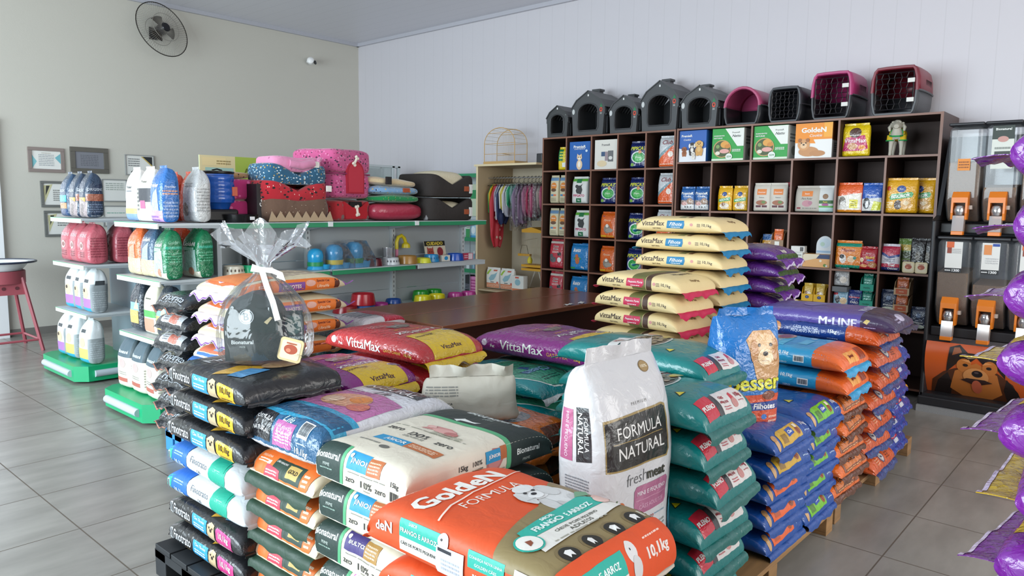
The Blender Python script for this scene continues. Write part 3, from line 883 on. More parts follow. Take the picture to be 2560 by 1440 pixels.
# bird toys and packs in the cabinet
YT = mat('#d39a1c', rough=.5)
bt = thing('toy_bird_cage', 'small wire bird cage with yellow roof standing inside the beige cabinet', 'bird cage', (7.1, 5.85, .522))
MB().prism([(-.14, 1.0), (.14, 1.0), (.14, 1.05), (.02, 1.09), (-.14, 1.03)], 'x', -.1, .1, YT).obj('roof', bt)
bt.scale = (1.0, 1.25, .74)
MB().box(-.1, .1, -.14, .14, .42, .46, YT).box(-.1, .1, -.14, .14, .36, .40, YT).obj('tray', bt)
mb = MB()
for i in range(15):
    y = -.135+.27*i/14
    for x in (-.095, .095): mb.tube([(x, y, .46), (x, y, 1.0)], .0012, WW, 4, caps=False)
for z in (.6, .75, .9):
    for x in (-.095, .095): mb.tube([(x, -.14, z), (x, .14, z)], .0016, WW, 4)
mb.obj('wire_bars', bt)
for sg in (-1, 1):
    MB().tube([(0, sg*.02, .36), (-.02, sg*.1, 0.005)], .006, mat('#d8d2c4', rough=.5), 6).obj('leg', bt)
MB().lathe([(0, 0), (.03, .01), (.035, .05), (.015, .09), (0, .10)], mat('#d6c524', rough=.4), 12).obj('toy_bird', loc=(7.02, 5.90, .872), label='small yellow toy bird on the cage tray in the cabinet', category='toy')
pc = thing('bird_perch', 'yellow wooden bird perch hanging inside the beige cabinet', 'perch', (7.2, 6.17, .95))
MB().box(-.02, .02, -.13, .07, 0, .03, YT).obj('perch_bar', pc)
MB().tube([(0, -.09, .03), (0, -.06, .14), (0, .02, .14), (0, .05, .03)], .004, mat('#5a4a2a', rough=.6), 5).tube([(0, -.02, .14), (.0, -.02, .2), (.26, -.02, .22)], .002, WW, 5).obj('hanging_wire', pc)

# ---------------- wall shelving with hygiene items beside the cabinet ----------------
wsx = thing('wall_shelving', 'white wire shelving with green rails and grooming bottles behind the cabinet', 'shelving', (0, 0, 0))
MB().box(7.40, 7.46, 6.72, 8.35, .0, 2.03, GW).obj('back_panel', wsx)
for z in (1.16, .74, .42, .12, 2.0):
    MB().box(7.0, 7.40, 6.74, 8.2, z-.015, z, GW).obj("shelf", wsx)
    MB().box(6.98, 7.0, 6.74, 8.2, z-.045, z+.005, GG).obj('price_rail', wsx)
for y in (6.73, 7.55, 8.2): MB().box(7.36, 7.40, y-.02, y+.02, 0, 2.03, GW).obj('upright', wsx)
for y in (6.80, 6.95): MB().tube([(7.02, y, .12), (7.02, y, 1.98)], .005, mat('#aab4bb', rough=.3, metal=.6), 6).obj('wire_post', wsx)
def bottle(x, y, z, r, h, c, cap, label, grp='grooming bottles on the wall shelving'):
    t = thing('grooming_bottle', label, 'bottle', (x, y, z), group=grp)
    MB().lathe([(0, 0), (r, 0), (r, h*.7), (r*.45, h*.82), (r*.4, h*.86)], mat(c, rough=.25), 14).obj('body', t)
    MB().lathe([(r*.45, h*.86), (r*.45, h), (0, h)], mat(cap, rough=.3), 12).obj('cap', t)
def carton(name, x0, x1, y0, y1, z0, h, c, label, cat, decals=(), group=None, face='-x', style='n', side=None, top=None):
    """printed carton; decals on the face towards -x (a runs towards -y, b up) or -y (a runs towards +x)"""
    mb = MB(); m = STY[style](c)
    kb = []
    for d in list(decals) + list(side or ()):
        if d[0] in 'RNC': kb += [abs(d[3]), abs(d[4])]
        if d[0] == 'E': kb += [abs(d[2])+d[4]]
        if d[0] == 'P': kb += [abs(p[1]) for p in d[1]]
    kz = min(1, (h/2-.001)/max(kb)) if kb else 1
    cx, cy = (x0+x1)/2, (y0+y1)/2
    mb.box(-(x1-x0)/2, (x1-x0)/2, -(y1-y0)/2, (y1-y0)/2, 0, h, m, .0015)
    if face == '-x': fn = lambda a, b, o: (-(x1-x0)/2-o, -a, b*kz+h/2)
    else: fn = lambda a, b, o: (a, -(y1-y0)/2-o, b*kz+h/2)
    flatput(mb, decals, fn, style)
    if side: flatput(mb, side, lambda a, b, o: (a, -(y1-y0)/2-o, b*kz+h/2), style)
    return mb.obj(name, loc=(cx, cy, z0), fix=False, label=label, category=cat, group=group)
carton('soap_carton', 7.06, 7.16, 6.99, 7.07, 1.16, .19, '#e8ece4', 'white and green carton, leftmost on the grooming shelf', 'carton', [('R', -.04, .04, -.095, .02, '#3f9a5c'), ('N', -.03, .03, .03, .08, 3, '#555a55')])
carton('shampoo_carton', 7.04, 7.16, 6.85, 6.975, 1.16, .24, '#a9d4ea', 'pale blue carton on the top grooming shelf', 'carton', [('E', 0, -.02, .04, .05, '#e9f4fa'), ('N', -.04, .04, .05, .10, 3, '#4d7fa8'), ('R', -.06, .06, -.12, -.09, '#4aa0d0')])
bottle(7.08, 7.02, .74, .045, .2, '#d9e2e6', '#e9eef0', 'round white bottle on the middle grooming shelf')
bottle(7.08, 6.92, .74, .04, .24, '#7fa6b8', '#dfe7ea', 'blue grey bottle on the middle grooming shelf')
carton('flea_carton', 7.05, 7.15, 6.81, 6.88, .74, .20, '#b04468', 'dark pink carton on the middle grooming shelf', 'carton')
carton('pink_carton', 7.04, 7.14, 6.83, 6.97, .42, .22, '#e48fc4', 'bright pink carton on the lowest visible grooming shelf', 'carton', [('N', -.05, .05, -.08, .08, 4, '#b8468c')])
carton('black_carton', 7.06, 7.16, 6.99, 7.08, .42, .23, '#2b2d33', 'black carton beside the pink carton on the grooming shelf', 'carton', [('N', -.04, .04, -.08, .0, 4, '#8c90a0')])
ps = carton('poster_board', 7.37, 7.385, 6.98, 7.30, 1.44, .44, '#d5e0c4', 'green and white poster with dogs and the letters KE behind the cabinet', 'poster', [('T', .08, .08, .13, .09, 'KE', '#232a24', {'bold': .03}), ('R', -.15, -.02, .02, .14, '#3a9a62'), ('E', .05, -.08, .05, .07, '#2a2c2e'), ('E', .10, -.10, .03, .05, '#e8e8e8')])
# green-topped shelving and pale window frame at the corner, poster on the far gondola


dc = thing('display_case', 'white framed glass display case in the far corner', 'display case', (0, 0, 0))
WF = mat('#c9d0d4', rough=.35)
mb = MB()
for x in (5.55, 6.75, 6.85): mb.box(x-.02, x+.02, 8.20, 8.24, 0, 2.12, WF)
mb.box(5.53, 6.87, 8.20, 8.24, 2.10, 2.13, WF).box(5.53, 6.87, 8.20, 8.24, 0, .1, WF).box(6.83, 6.87, 8.24, 8.6, 2.10, 2.13, WF).box(5.53, 5.57, 8.24, 8.6, 2.10, 2.13, WF).box(6.83, 6.87, 8.56, 8.6, 0, 2.13, WF).box(5.53, 5.57, 8.56, 8.6, 0, 2.13, WF)
mb.obj('frame', dc)
MB().box(5.57, 6.73, 8.215, 8.222, .1, 2.10, clear('case_glass', tint=(.75, .85, .84), amount=.06, haze=.35)).obj('glass_pane', dc)
MB().box(5.57, 6.83, 8.58, 8.59, .1, 2.10, mat('#a9b9b8', rough=.4)).obj('back_panel', dc)
po = carton('price_poster', 3.50, 4.45, 7.25, 7.27, 1.44, .62, '#cfd6a8', 'yellow and green printed poster board behind the pink pet house', 'poster',
            [('R', -.475, -.1, -.31, .31, '#e7d6a4'), ('R', -.1, .475, -.31, .31, '#a9bf4e'), ('R', -.42, -.12, .02, .19, '#a8ccc0'), ('R', -.45, -.2, .21, .29, '#efd9a2'), ('N', -.3, -.15, .22, .27, 2, '#a58f5c'), ('N', -.35, -.2, .06, .15, 3, '#5f9a94'), ('T', .18, .17, .36, .08, 'ALIMENTO', '#5b6b22', {'bold': .03}), ('E', -.4, .1, .02, .02, '#d86a5c')], face='-y')
# =====================================================================
# SMALL PRODUCTS
# =====================================================================
def pouch(w, h, d, base, style, decals, pinch=0.0, n1=(2.6, 1.5), amp=.003, seed=0, side=None, seam='same', back=None, NU=26, NS=36, lean=0):
    s = Sack(h, w, d, zs=d/2, e0=(12, 3.5), e1=n1, cx=4.2, base=base, style=style, amp=amp, seed=seed, upright=True, waist=0, NU=NU, NS=NS, pinch=pinch, lean=lean,
             seam1=dict(length=.018, wave=.003, droop=0.0, color=(base if seam == 'same' else seam)))
    # decals given with b=0 at the base centre height: (0,0) = middle of the front
    s.put('front', decals)
    if side: s.put('R', side)
    return s.done()
def P_dog(x, y, s, c1, c2, e='#241c18'):
    """a generic sitting dog out of rounded patches"""
    return [('E', x, y-s*.5, s*.42, s*.5, c1), ('E', x-s*.2, y-s*.85, s*.16, s*.22, c1), ('E', x+s*.2, y-s*.85, s*.16, s*.22, c1), ('E', x, y-s*.35, s*.2, s*.3, c2),
            ('E', x, y+s*.22, s*.36, s*.34, c1), ('E', x-s*.33, y+s*.15, s*.12, s*.28, c2), ('E', x+s*.33, y+s*.15, s*.12, s*.28, c2),
            ('E', x, y+s*.08, s*.17, s*.14, c2), ('E', x-s*.13, y+s*.27, s*.045, s*.05, e), ('E', x+s*.13, y+s*.27, s*.045, s*.05, e), ('E', x, y+s*.13, s*.07, s*.05, e)]
def P_cat(x, y, s, c1, c2='#f4ede2', e='#2a2420'):
    return [('E', x, y-s*.5, s*.32, s*.5, c1), ('E', x, y+s*.2, s*.28, s*.25, c1), ('P', [(x-s*.27, y+s*.25), (x-s*.22, y+s*.6), (x-s*.05, y+s*.4)], c1), ('P', [(x+s*.27, y+s*.25), (x+s*.05, y+s*.4), (x+s*.22, y+s*.6)], c1),
            ('E', x, y-s*.45, s*.14, s*.3, c2), ('E', x, y+s*.1, s*.12, s*.09, c2), ('E', x-s*.11, y+s*.24, s*.04, s*.045, e), ('E', x+s*.11, y+s*.24, s*.04, s*.045, e)]
WH = '#f1f0ec'
K = {}
# litter / cat bags of the narrow cubbies
K['pipicat'] = pouch(.22, .27, .10, '#16245e', 'g', [('E', .0, -.02, .085, .065, '#dfe7ec'), ('E', .005, -.022, .075, .056, '#2e9a48'), ('E', .01, -.03, .05, .034, '#57b45e'), ('T', 0, .075, .19, .05, 'PIPICAT', '#d8dc3a', {'bold': .03, 'shear': .2}), ('E', .02, .035, .02, .018, '#c98a52'), ('T', 0, -.02, .1, .018, 'Classic', '#e8f4e4'), ('N', -.09, -.03, -.115, -.09, 2, '#e8e8f0'), ('E', -.07, -.10, .02, .018, '#7fae4a')], seed=2)
K['club'] = pouch(.20, .31, .10, '#c9cdd0', 'g', [('P', [(-.1, -.15), (.1, -.15), (.1, .09), (.04, .05), (-.06, -.04), (-.1, -.09)], '#e2602a'), ('P', [(-.1, -.05), (-.06, 0), (.1, .12), (.1, .09), (.04, .05), (-.06, -.04), (-.1, -.09)], '#7d9aa4'), ('T', 0, .105, .16, .045, 'Club', '#8c3038', {'shear': .3}), ('N', -.08, .08, -.13, -.115, 1, '#f4d8c4'), ('E', .04, -.02, .03, .03, '#f2e4d8')], seed=3)
K['cream'] = pouch(.13, .31, .07, '#d9cfae', 'p', [('R', -.065, .065, .11, .15, '#6e93b8'), ('E', 0, .045, .045, .045, '#e08a3a'), ('E', .0, .0, .04, .02, '#6a4a34'), ('T', 0, .055, .06, .02, 'Sweet', WH), ('R', -.04, -.0, -.07, -.05, '#4f90bd'), ('R', .0, .04, -.07, -.05, '#e07a54'), ('N', -.04, .04, -.13, -.09, 3, '#8d8468')], seed=4)
K['pipgato'] = pouch(.22, .29, .10, '#dedfdb', 'p', [('R', -.11, .11, .11, .145, '#62b03e'), ('R', -.04, .03, .09, .14, '#2a7a48'), ('P', [(-.02, .06), (-.045, .0), (-.03, -.03), (.03, -.04), (.05, .01), (.035, .05), (.05, .08), (.02, .06)], '#3d3f40'), ('E', -.03, .05, .022, .02, '#3d3f40'), ('T', 0, -.055, .17, .028, 'PIPGATO', '#c02a66', {'bold': .04}), ('R', -.035, .035, -.135, -.085, '#25724a'), ('T', 0, -.11, .05, .02, '4kg', WH)], seed=5)
K['orange'] = pouch(.22, .28, .10, '#de6420', 'g', [('E', .0, -.035, .045, .05, '#8f8176'), ('E', .03, -.05, .05, .025, '#a39a90'), ('E', .0, .0, .02, .02, '#e9e2d8'), ('T', 0, .06, .16, .03, 'Pipicats', '#f0c8a4', {'shear': .3}), ('T', -.06, .11, .05, .015, 'Pet', '#3a4a8c'), ('R', -.09, -.01, -.125, -.105, '#e0b02a'), ('N', 0, .09, -.125, -.105, 2, '#e8c04a')], seed=6)
K['gato'] = pouch(.22, .33, .10, '#c03040', 'g', [('R', -.11, .11, .135, .165, '#e8dcd4'), ('T', 0, .10, .15, .03, 'Gato', WH, {'bold': .05}), ('T', .0, .065, .18, .03, 'Limpo', WH, {'bold': .05}), ('T', 0, .10, .14, .026, 'Gato', '#26242a', {'bold': .0}), ('T', .0, .065, .165, .026, 'Limpo', '#26242a', {'bold': .0}), ('E', -.04, -.06, .05, .035, '#5f6064'), ('E', -.065, -.02, .03, .028, '#5f6064'), ('E', .055, -.06, .028, .03, '#efefef'), ('R', .03, .08, -.01, .03, '#2a2a2e'), ('N', -.05, .05, .02, .045, 2, '#f0d8d4')], seed=7)
K['blue4'] = pouch(.26, .29, .10, '#2382c4', 'g', [('T', -.03, .09, .13, .045, 'kets', WH, {'bold': .04, 'shear': .2}), ('E', -.02, -.01, .05, .02, '#3f9a50'), ('E', -.02, -.03, .03, .045, '#c26a3a'), ('E', -.03, .02, .022, .022, '#c26a3a'), ('T', .05, -.11, .09, .03, '4kg', WH, {'bold': .03}), ('R', -.12, -.05, -.13, -.11, '#3f9a50')], seed=8)
K['lit_y'] = pouch(.15, .25, .08, '#e3c71e', 'g', [('R', -.075, .0, -.02, .12, '#1f7f4c'), ('N', -.05, .05, .0, .1, 3, '#e9e04c'), ('R', -.01, .06, -.09, -.04, '#e8ecec')], seed=9)
SHELF_Z = {0: 2.009, 1: 1.621, 2: 1.233, 3: .845, 4: .457}
def sp(key, y, z, label, cat='bag', grp='cat litter bags in the narrow cubbies', name='litter_bag', x=7.0, rz=None, s=1.0):
    return place(K[key], name, (x, y, z+.007), -PI/2 + (R(rnd.uniform(-5, 5)) if rz is None else R(rz)), label, cat, grp, seam_name='top_seal', s=s)
colw = ['leftmost column', 'second column', 'third column', 'fourth column', 'fifth column']
rw = ['top row', 'second row', 'third row', 'fourth row', 'fifth row']
def narrow(key, y, r, words, c):
    sp(key, y, SHELF_Z[r], '%s in the %s, %s of the narrow cubbies' % (words, rw[r], colw[c]))
narrow('lit_y', 5.37, 0, 'yellow and green bag', 0)
for r, y in ((0, 4.34), (1, 4.72), (1, 4.34), (2, 4.34), (3, 4.35)):
    narrow('pipicat', y, r, 'dark blue cat litter bag', 3 if y < 4.5 else 2)
for r, y in ((0, 3.99), (1, 3.99), (2, 4.0)): narrow('club', y, r, 'silver and orange litter bag', 4)
for r in (1, 2):
    for k, y in enumerate((5.50, 5.36)): narrow('cream', y, r, 'cream and orange bag, %s one,' % ('left', 'right')[k], 0)
for r, y in ((1, 5.12), (2, 5.08)):
    narrow('pipgato', y, r, 'white bag with grey cat', 1)
    sp('pipgato', y-.005 if r == 2 else y-.04, SHELF_Z[r], 'second white cat bag half hidden behind the one in the %s' % rw[r], x=7.14)
for r in (2, 3): narrow('orange', 4.71, r, 'orange bag with grey cat', 2)
for r in (3, 4):
    narrow('gato', 5.44, r, 'red litter bag with cat face', 0)
    narrow('blue4', 5.10, r, 'bright blue 4kg cat bag', 1)
    sp('blue4', 5.07, SHELF_Z[r], 'second blue 4kg bag behind the front one in the %s' % rw[r], x=7.14)
GBX = 'boxes in the top row of the cubbies'
def cb(name, y, w, z, h, d, c, label, decals, cat='box', grp=GBX, x=6.925, side=None, s='n'):
    return carton(name, x, x+d, y-w/2, y+w/2, z, h, c, label, cat, decals, grp, side=side, style=s)
cb('food_box', 5.10, .29, 2.010, .32, .10, '#1d5fae', 'blue box with a cream cat in the top row of narrow cubbies', [('T', 0, .115, .17, .04, 'PremieR', WH, {'bold': .04}), ('T', 0, .085, .15, .015, 'SUPER PREMIUM', WH, {'bold': .02})] + P_cat(0, -.05, .13, '#e6c9a8') + [('E', .10, .06, .016, .016, '#cfe0ef')])
cb('food_box', 4.74, .30, 2.010, .325, .10, '#dcdad2', 'white box with pictures of pet food cans in the top row', [('T', 0, .105, .11, .03, 'PremieR', '#3a3d44', {'bold': .01}), ('R', -.06, .0, -.02, .03, '#3a5578'), ('R', -.01, .04, -.07, .03, '#9a8a90'), ('R', .03, .10, -.08, .04, '#6a6c6e'), ('E', -.05, -.1, .065, .035, '#dcc9a4'), ('E', .065, -.04, .025, .02, '#d8d8d4')])
ZR = {0: 2.060, 1: 1.565, 2: 1.065, 3: .582}
cb('treat_box', 3.68, .30, ZR[0], .315, .12, '#2f63b4', 'blue dog cookie box with several dogs on a white ground', [('P', [(-.15, -.165), (.15, -.165), (.15, -.02), (.05, -.05), (-.06, -.04), (-.15, -.02)], '#e9ecf2'), ('T', -.065, .11, .12, .035, 'PremieR', WH, {'bold': .04}), ('T', -.06, .07, .08, .03, 'Cookie', WH, {'shear': .3})] + P_dog(-.09, -.04, .065, '#a3623a', '#8a4e2c') + P_dog(0.0, -.01, .085, '#3a3230', '#e9e4de') + P_dog(.08, -.0, .10, '#d3a058', '#e0b878') + P_dog(.02, -.09, .05, '#e8e4dc', '#d6cfc4'))
def green_box(y, label):
    cb('treat_box', y, .33, ZR[0], .315, .30, '#2fa045', label, [('P', [(-.03, .17), (.165, .17), (.165, -.02), (.10, -.02)], '#eceee8'), ('R', -.165, .165, -.17, -.15, '#d9e6d2'), ('T', .085, .125, .08, .022, 'PremieR', '#5a5e58', {'bold': .01}), ('T', .09, .09, .09, .03, 'Nattu', '#24262a', {'shear': .35}), ('T', -.09, .095, .11, .018, 'INGREDIENTES', WH, {'bold': .04}), ('T', -.1, .07, .09, .018, 'NATURAIS', WH, {'bold': .04}),
        ('E', -.055, -.045, .095, .095, '#c9a268'), ('E', -.055, -.045, .085, .085, '#4a5a34'), ('E', -.03, .0, .042, .036, '#e0a24c'), ('E', .0, -.02, .03, .022, '#d08a3c'), ('E', -.03, -.07, .05, .024, '#e4a8a0'), ('E', -.1, -.09, .025, .02, '#e6e0cc'), ('E', -.1, -.02, .02, .02, '#7fa05a'), ('N', .05, .14, -.08, -.05, 3, WH), ('E', .02, -.13, .035, .035, '#e6ece6'), ('T', .02, -.13, .05, .02, 'SEM', '#4a8a54', {'bold': .03})],
        side=[('R', -.15, .15, -.172, .172, '#d9d8d2'), ('N', -.1, .1, .0, .1, 3, '#6a6c68'), ('E', .0, -.08, .06, .05, '#8a8a80')])
green_box(3.30, 'left green and white box with a plate of food'); green_box(2.87, 'right green and white box with a plate of food')
cb('treat_box', 2.47, .33, ZR[0], .315, .26, '#ececea', 'orange and white dog cookie box with a sitting fluffy dog', [('R', -.165, .165, .01, .175, '#ef9228'), ('P', [(-.165, .01), (.0, .01), (.02, -.03), (-.165, -.02)], '#ef9228'), ('R', .09, .165, .03, .175, '#f4ac3c'), ('T', 0, .105, .22, .055, 'GoldeN', WH, {'bold': .05}), ('T', .02, .05, .11, .032, 'Cookie', WH, {'shear': .3}),
    ('E', -.04, -.11, .09, .05, '#c78f5e'), ('E', .04, -.13, .07, .03, '#bf8858'), ('E', -.085, -.04, .055, .058, '#d59c66'), ('E', -.085, -.05, .03, .028, '#e9c49a'), ('E', -.085, -.04, .01, .008, '#2b201c'), ('E', -.105, -.022, .006, .007, '#2b201c'), ('E', -.065, -.022, .006, .007, '#2b201c'), ('E', -.12, .005, .016, .02, '#a3683c'), ('E', -.05, .005, .016, .02, '#a3683c')],
    side=[('R', -.13, .13, .0, .175, '#8a5018'), ('N', -.08, .08, -.12, -.02, 5, '#8c8a84')])
K['vitta'] = pouch(.23, .27, .08, '#e8c81c', 'g', [('P', [(-.11, -.09), (-.08, .03), (.08, .045), (.11, -.07), (.07, -.09)], '#c02a62'), ('E', 0, .07, .05, .045, '#5a4038'), ('T', 0, .0, .20, .035, 'VittaMax', WH, {'bold': .03}), ('E', -.02, -.05, .045, .03, '#cf9a6c'), ('E', .06, -.06, .03, .02, '#e0902c'), ('N', -.05, .05, .04, .055, 1, WH)], seed=11)
sp('vitta', 2.12, ZR[0], 'yellow and pink dog treat pouch beside the dog figure', 'pouch', None, 'treat_pouch')
# dog mannequin with shirt
dm = thing('dog_mannequin', 'pale grey dog mannequin wearing a green and yellow shirt', 'mannequin', (7.08, 1.81, ZR[0]+.006), R(8))
dm.scale = (.88, .88, .79)
DG = mat('#b9b4a6', rough=.5); DS = mat('#d8b41c', rough=.7); DN = mat('#1f9c50', rough=.7)
mb = MB()
mb.tube([(.17, 0, .235), (.10, 0, .235), (.0, 0, .225), (-.06, 0, .225), (-.075, 0, .27), (-.08, 0, .31)], [.05, .065, .062, .06, .04, .034], DG, 16)
for lx, ly in ((-.06, -.045), (-.06, .045), (.15, -.045), (.15, .045)):
    mb.tube([(lx, ly*.8, .21), (lx+(.01 if lx < 0 else .02), ly, .12), (lx-.005, ly*1.05, .04), (lx-.01, ly*1.05, .0)], [.034, .022, .015, .017], DG, 10)
    mb.tube([(lx-.03, ly*1.05, .009), (lx+.008, ly*1.05, .012)], [.012, .016], DG, 8)
mb.tube([(.20, 0, .25), (.24, 0, .28), (.25, 0, .33)], [.014, .011, .006], DG, 8)
mb.obj('body', dm)
mb = MB()
mb.tube([(-.03, 0, .325), (-.07, 0, .325), (-.11, 0, .312), (-.135, 0, .305)], [.04, .052, .035, .022], DG, 14)
rg = random.Random(4)
for i in range(26):
    a, b = rg.uniform(0, 2*PI), rg.uniform(.0, 1.3)
    mb.lathe([(0, -.014), (.014, -.006), (.014, .006), (0, .014)], DG, 8, c=(-.06+.045*math.sin(b)*math.cos(a), .055*math.sin(b)*math.sin(a), .325+.045*math.cos(b)))
for s_ in (-1, 1): mb.tube([(-.06, s_*.05, .33), (-.065, s_*.066, .30), (-.07, s_*.062, .26)], [.014, .018, .01], DG, 8)
mb.obj('head', dm)
mb = MB(); mb.tube([(.12, 0, .235), (.05, 0, .235), (-.02, 0, .23), (-.06, 0, .235)], [.075, .076, .073, .066], DS, 18)
for s_ in (-1, 1): mb.tube([(-.055, s_*.045, .21), (-.055, s_*.056, .16)], [.04, .032], DS, 12)
mb.obj('shirt', dm)
mb = MB()
mb.tube([(-.062+.0*i, .05*math.cos(2*PI*i/20), .24+.05*math.sin(2*PI*i/20)) for i in range(20)], .009, DN, 6, True)
mb.tube([(-.06, -.072, .215), (-.127, -.03, .20), (-.13, .03, .20), (-.06, .072, .215)], .009, DN, 6)
for s_ in (-1, 1): mb.tube([(-.055+.034*math.cos(2*PI*i/16), s_*.056+.0*i, .16+.0*i) if 0 else (-.055+.035*math.cos(2*PI*i/16), s_*.056+.034*math.sin(2*PI*i/16), .16) for i in range(16)], .007, DN, 6, True)
mb.obj('shirt_trim', dm)

# second row pouches
TP = 'treat pouches in the second row of wide cubbies'
K['bluep'] = pouch(.155, .22, .07, '#2a64a8', 'g', [('R', -.077, .077, -.11, -.01, '#8d7f7a'), ('R', -.077, .077, -.11, -.055, '#dfe0e0'), ('T', 0, .06, .13, .03, 'PremieR', WH, {'bold': .04}), ('T', 0, .03, .08, .022, 'Cookie', WH, {'shear': .3}), ('E', .03, -.02, .035, .032, '#a3826a'), ('E', -.03, -.045, .03, .02, '#d8a7a0'), ('E', -.02, -.08, .01, .009, '#555'), ('E', 0.01, -.08, .01, .009, '#555'), ('E', .04, -.08, .01, .009, '#555')], seed=12)
K['yelp'] = pouch(.15, .225, .06, '#e6b020', 'g', [('E', 0, .05, .025, .022, '#26468c'), ('P', [(-.06, .0), (.06, .02), (.06, -.015), (-.06, -.03)], '#3fa658'), ('T', 0, -.005, .10, .018, 'BISCROK', WH, {'bold': .04, 'rot': 8}), ('E', .0, -.065, .05, .028, '#e8dcc8'), ('E', -.01, -.05, .018, .018, '#8a5a3a'), ('N', -.05, .05, -.10, -.09, 1, WH)], seed=13)
K['orwp'] = pouch(.17, .25, .06, '#cfc9bd', 'p', [('R', -.045, .045, .03, .085, '#e0823a'), ('T', 0, .055, .07, .015, 'Gourmet', WH), ('T', 0, .005, .07, .012, 'Petisco', '#6a6460'), ('E', 0, -.045, .055, .024, '#a3684c'), ('E', .02, -.04, .02, .014, '#6a8a4a'), ('R', -.055, -.005, -.09, -.07, '#5c2430'), ('R', .005, .055, -.09, -.07, '#5c2430')], seed=14)
K['redbk'] = pouch(.14, .26, .05, '#a82838', 'g', [('N', -.05, .05, -.1, .08, 5, '#d86a74')], seed=15)
K['natp'] = pouch(.23, .22, .07, '#b9b3a8', 'p', [('R', -.05, .05, .03, .08, '#e0823a'), ('T', 0, .055, .07, .014, 'Snack', WH), ('T', 0, .01, .10, .018, 'Para Rolar', '#54504c', {'shear': .3}), ('E', .0, -.035, .045, .03, '#c08a94'), ('E', .03, -.03, .02, .018, '#b0788a'), ('R', -.09, -.055, -.085, -.07, '#8c2c3a'), ('N', -.04, .09, -.085, -.07, 1, '#7d7870')], seed=16)
K['whtg'] = pouch(.14, .22, .05, '#d5d8d6', 'p', [('E', 0, .03, .025, .024, '#8c6a4a'), ('R', -.07, .07, -.035, -.005, '#3a6a34'), ('T', 0, -.02, .09, .015, 'Petit', '#d8c040', {'bold': .03}), ('E', 0, -.045, .03, .012, '#a8508c'), ('R', -.07, .07, -.07, -.055, '#5fae4e'), ('R', -.07, .07, -.11, -.07, '#bcdcd8')], seed=17)
K['oranp'] = pouch(.22, .245, .07, '#e4622a', 'g', [('P', [(-.11, -.10), (-.09, .02), (.11, .05), (.11, -.10)], '#ebe6da'), ('T', .03, .04, .09, .018, 'Coelho', WH), ('E', -.05, -.03, .03, .05, '#7d756c'), ('E', -.045, -.065, .026, .04, '#d8d4cc'), ('R', .01, .08, -.085, -.01, '#e6dc2a'), ('N', .02, .07, -.07, -.02, 3, '#8c8420'), ('R', -.11, .11, -.125, -.10, '#e4902a')], seed=18)
K['bluwp'] = pouch(.17, .24, .06, '#1f58b4', 'g', [('P', [(-.085, -.12), (-.08, .0), (.08, .01), (.085, -.12)], '#dcdcd8'), ('T', 0, .03, .13, .022, 'Flapinho', WH, {'shear': .3}), ('E', -.04, -.04, .03, .05, '#2c2c30'), ('E', -.035, -.05, .014, .03, '#e8e8e8'), ('P', [(.0, -.1), (.02, -.02), (.08, -.03), (.075, -.1)], '#d9dc2a'), ('R', -.085, .085, -.12, -.105, '#26262c')], seed=19)
K['yelbig'] = pouch(.25, .28, .08, '#eaac1c', 'g', [('E', 0, .065, .036, .03, '#284a94'), ('T', 0, .065, .055, .015, 'Pet', WH), ('P', [(-.09, -.01), (-.075, .02), (.08, .04), (.095, .025), (.085, -.005), (-.08, -.03)], '#3fa658'), ('T', 0, .005, .15, .03, 'BISCROK', WH, {'bold': .05, 'rot': 7}), ('E', -.02, -.07, .03, .04, '#4a3428'), ('E', .04, -.06, .04, .045, '#e8b468'), ('E', .04, -.055, .02, .018, '#f4dcb0'), ('E', -.10, .07, .016, .02, '#c8402a'), ('N', -.11, -.06, -.1, -.04, 3, '#f6e0a0')], seed=20)
for key, y, txt in (('bluep', 3.73, 'blue and grey cookie pouch, left of its pair'), ('bluep', 3.57, 'blue and grey cookie pouch, right of its pair'), ('yelp', 3.32, 'small yellow biscuit pouch, left of its pair'), ('yelp', 3.16, 'small yellow biscuit pouch, right of its pair'),
                    ('orwp', 2.94, 'pale pouch with orange square, left of its pair'), ('orwp', 2.78, 'narrower pale pouch with orange square'), ('redbk', 2.73, 'red pouch standing behind the pale one'), ('natp', 2.505, 'wide taupe snack pouch with pink treats'), ('whtg', 2.345, 'white and green pouch beside the taupe pouch'),
                    ('oranp', 2.14, 'orange and white rabbit food pouch'), ('bluwp', 1.95, 'blue and white pouch with black rabbit'), ('yelbig', 1.715, 'large yellow biscuit pouch, front of the pair'), ('yelbig', 1.60, 'large yellow biscuit pouch, partly behind the front one')):
    bx = 7.16 if key == 'redbk' else (7.08 if txt.endswith('front one') else 6.98)
    sp(key, y, ZR[1], txt + ', second row', 'pouch', TP, 'treat_pouch', x=bx, rz=rnd.uniform(-3, 3))
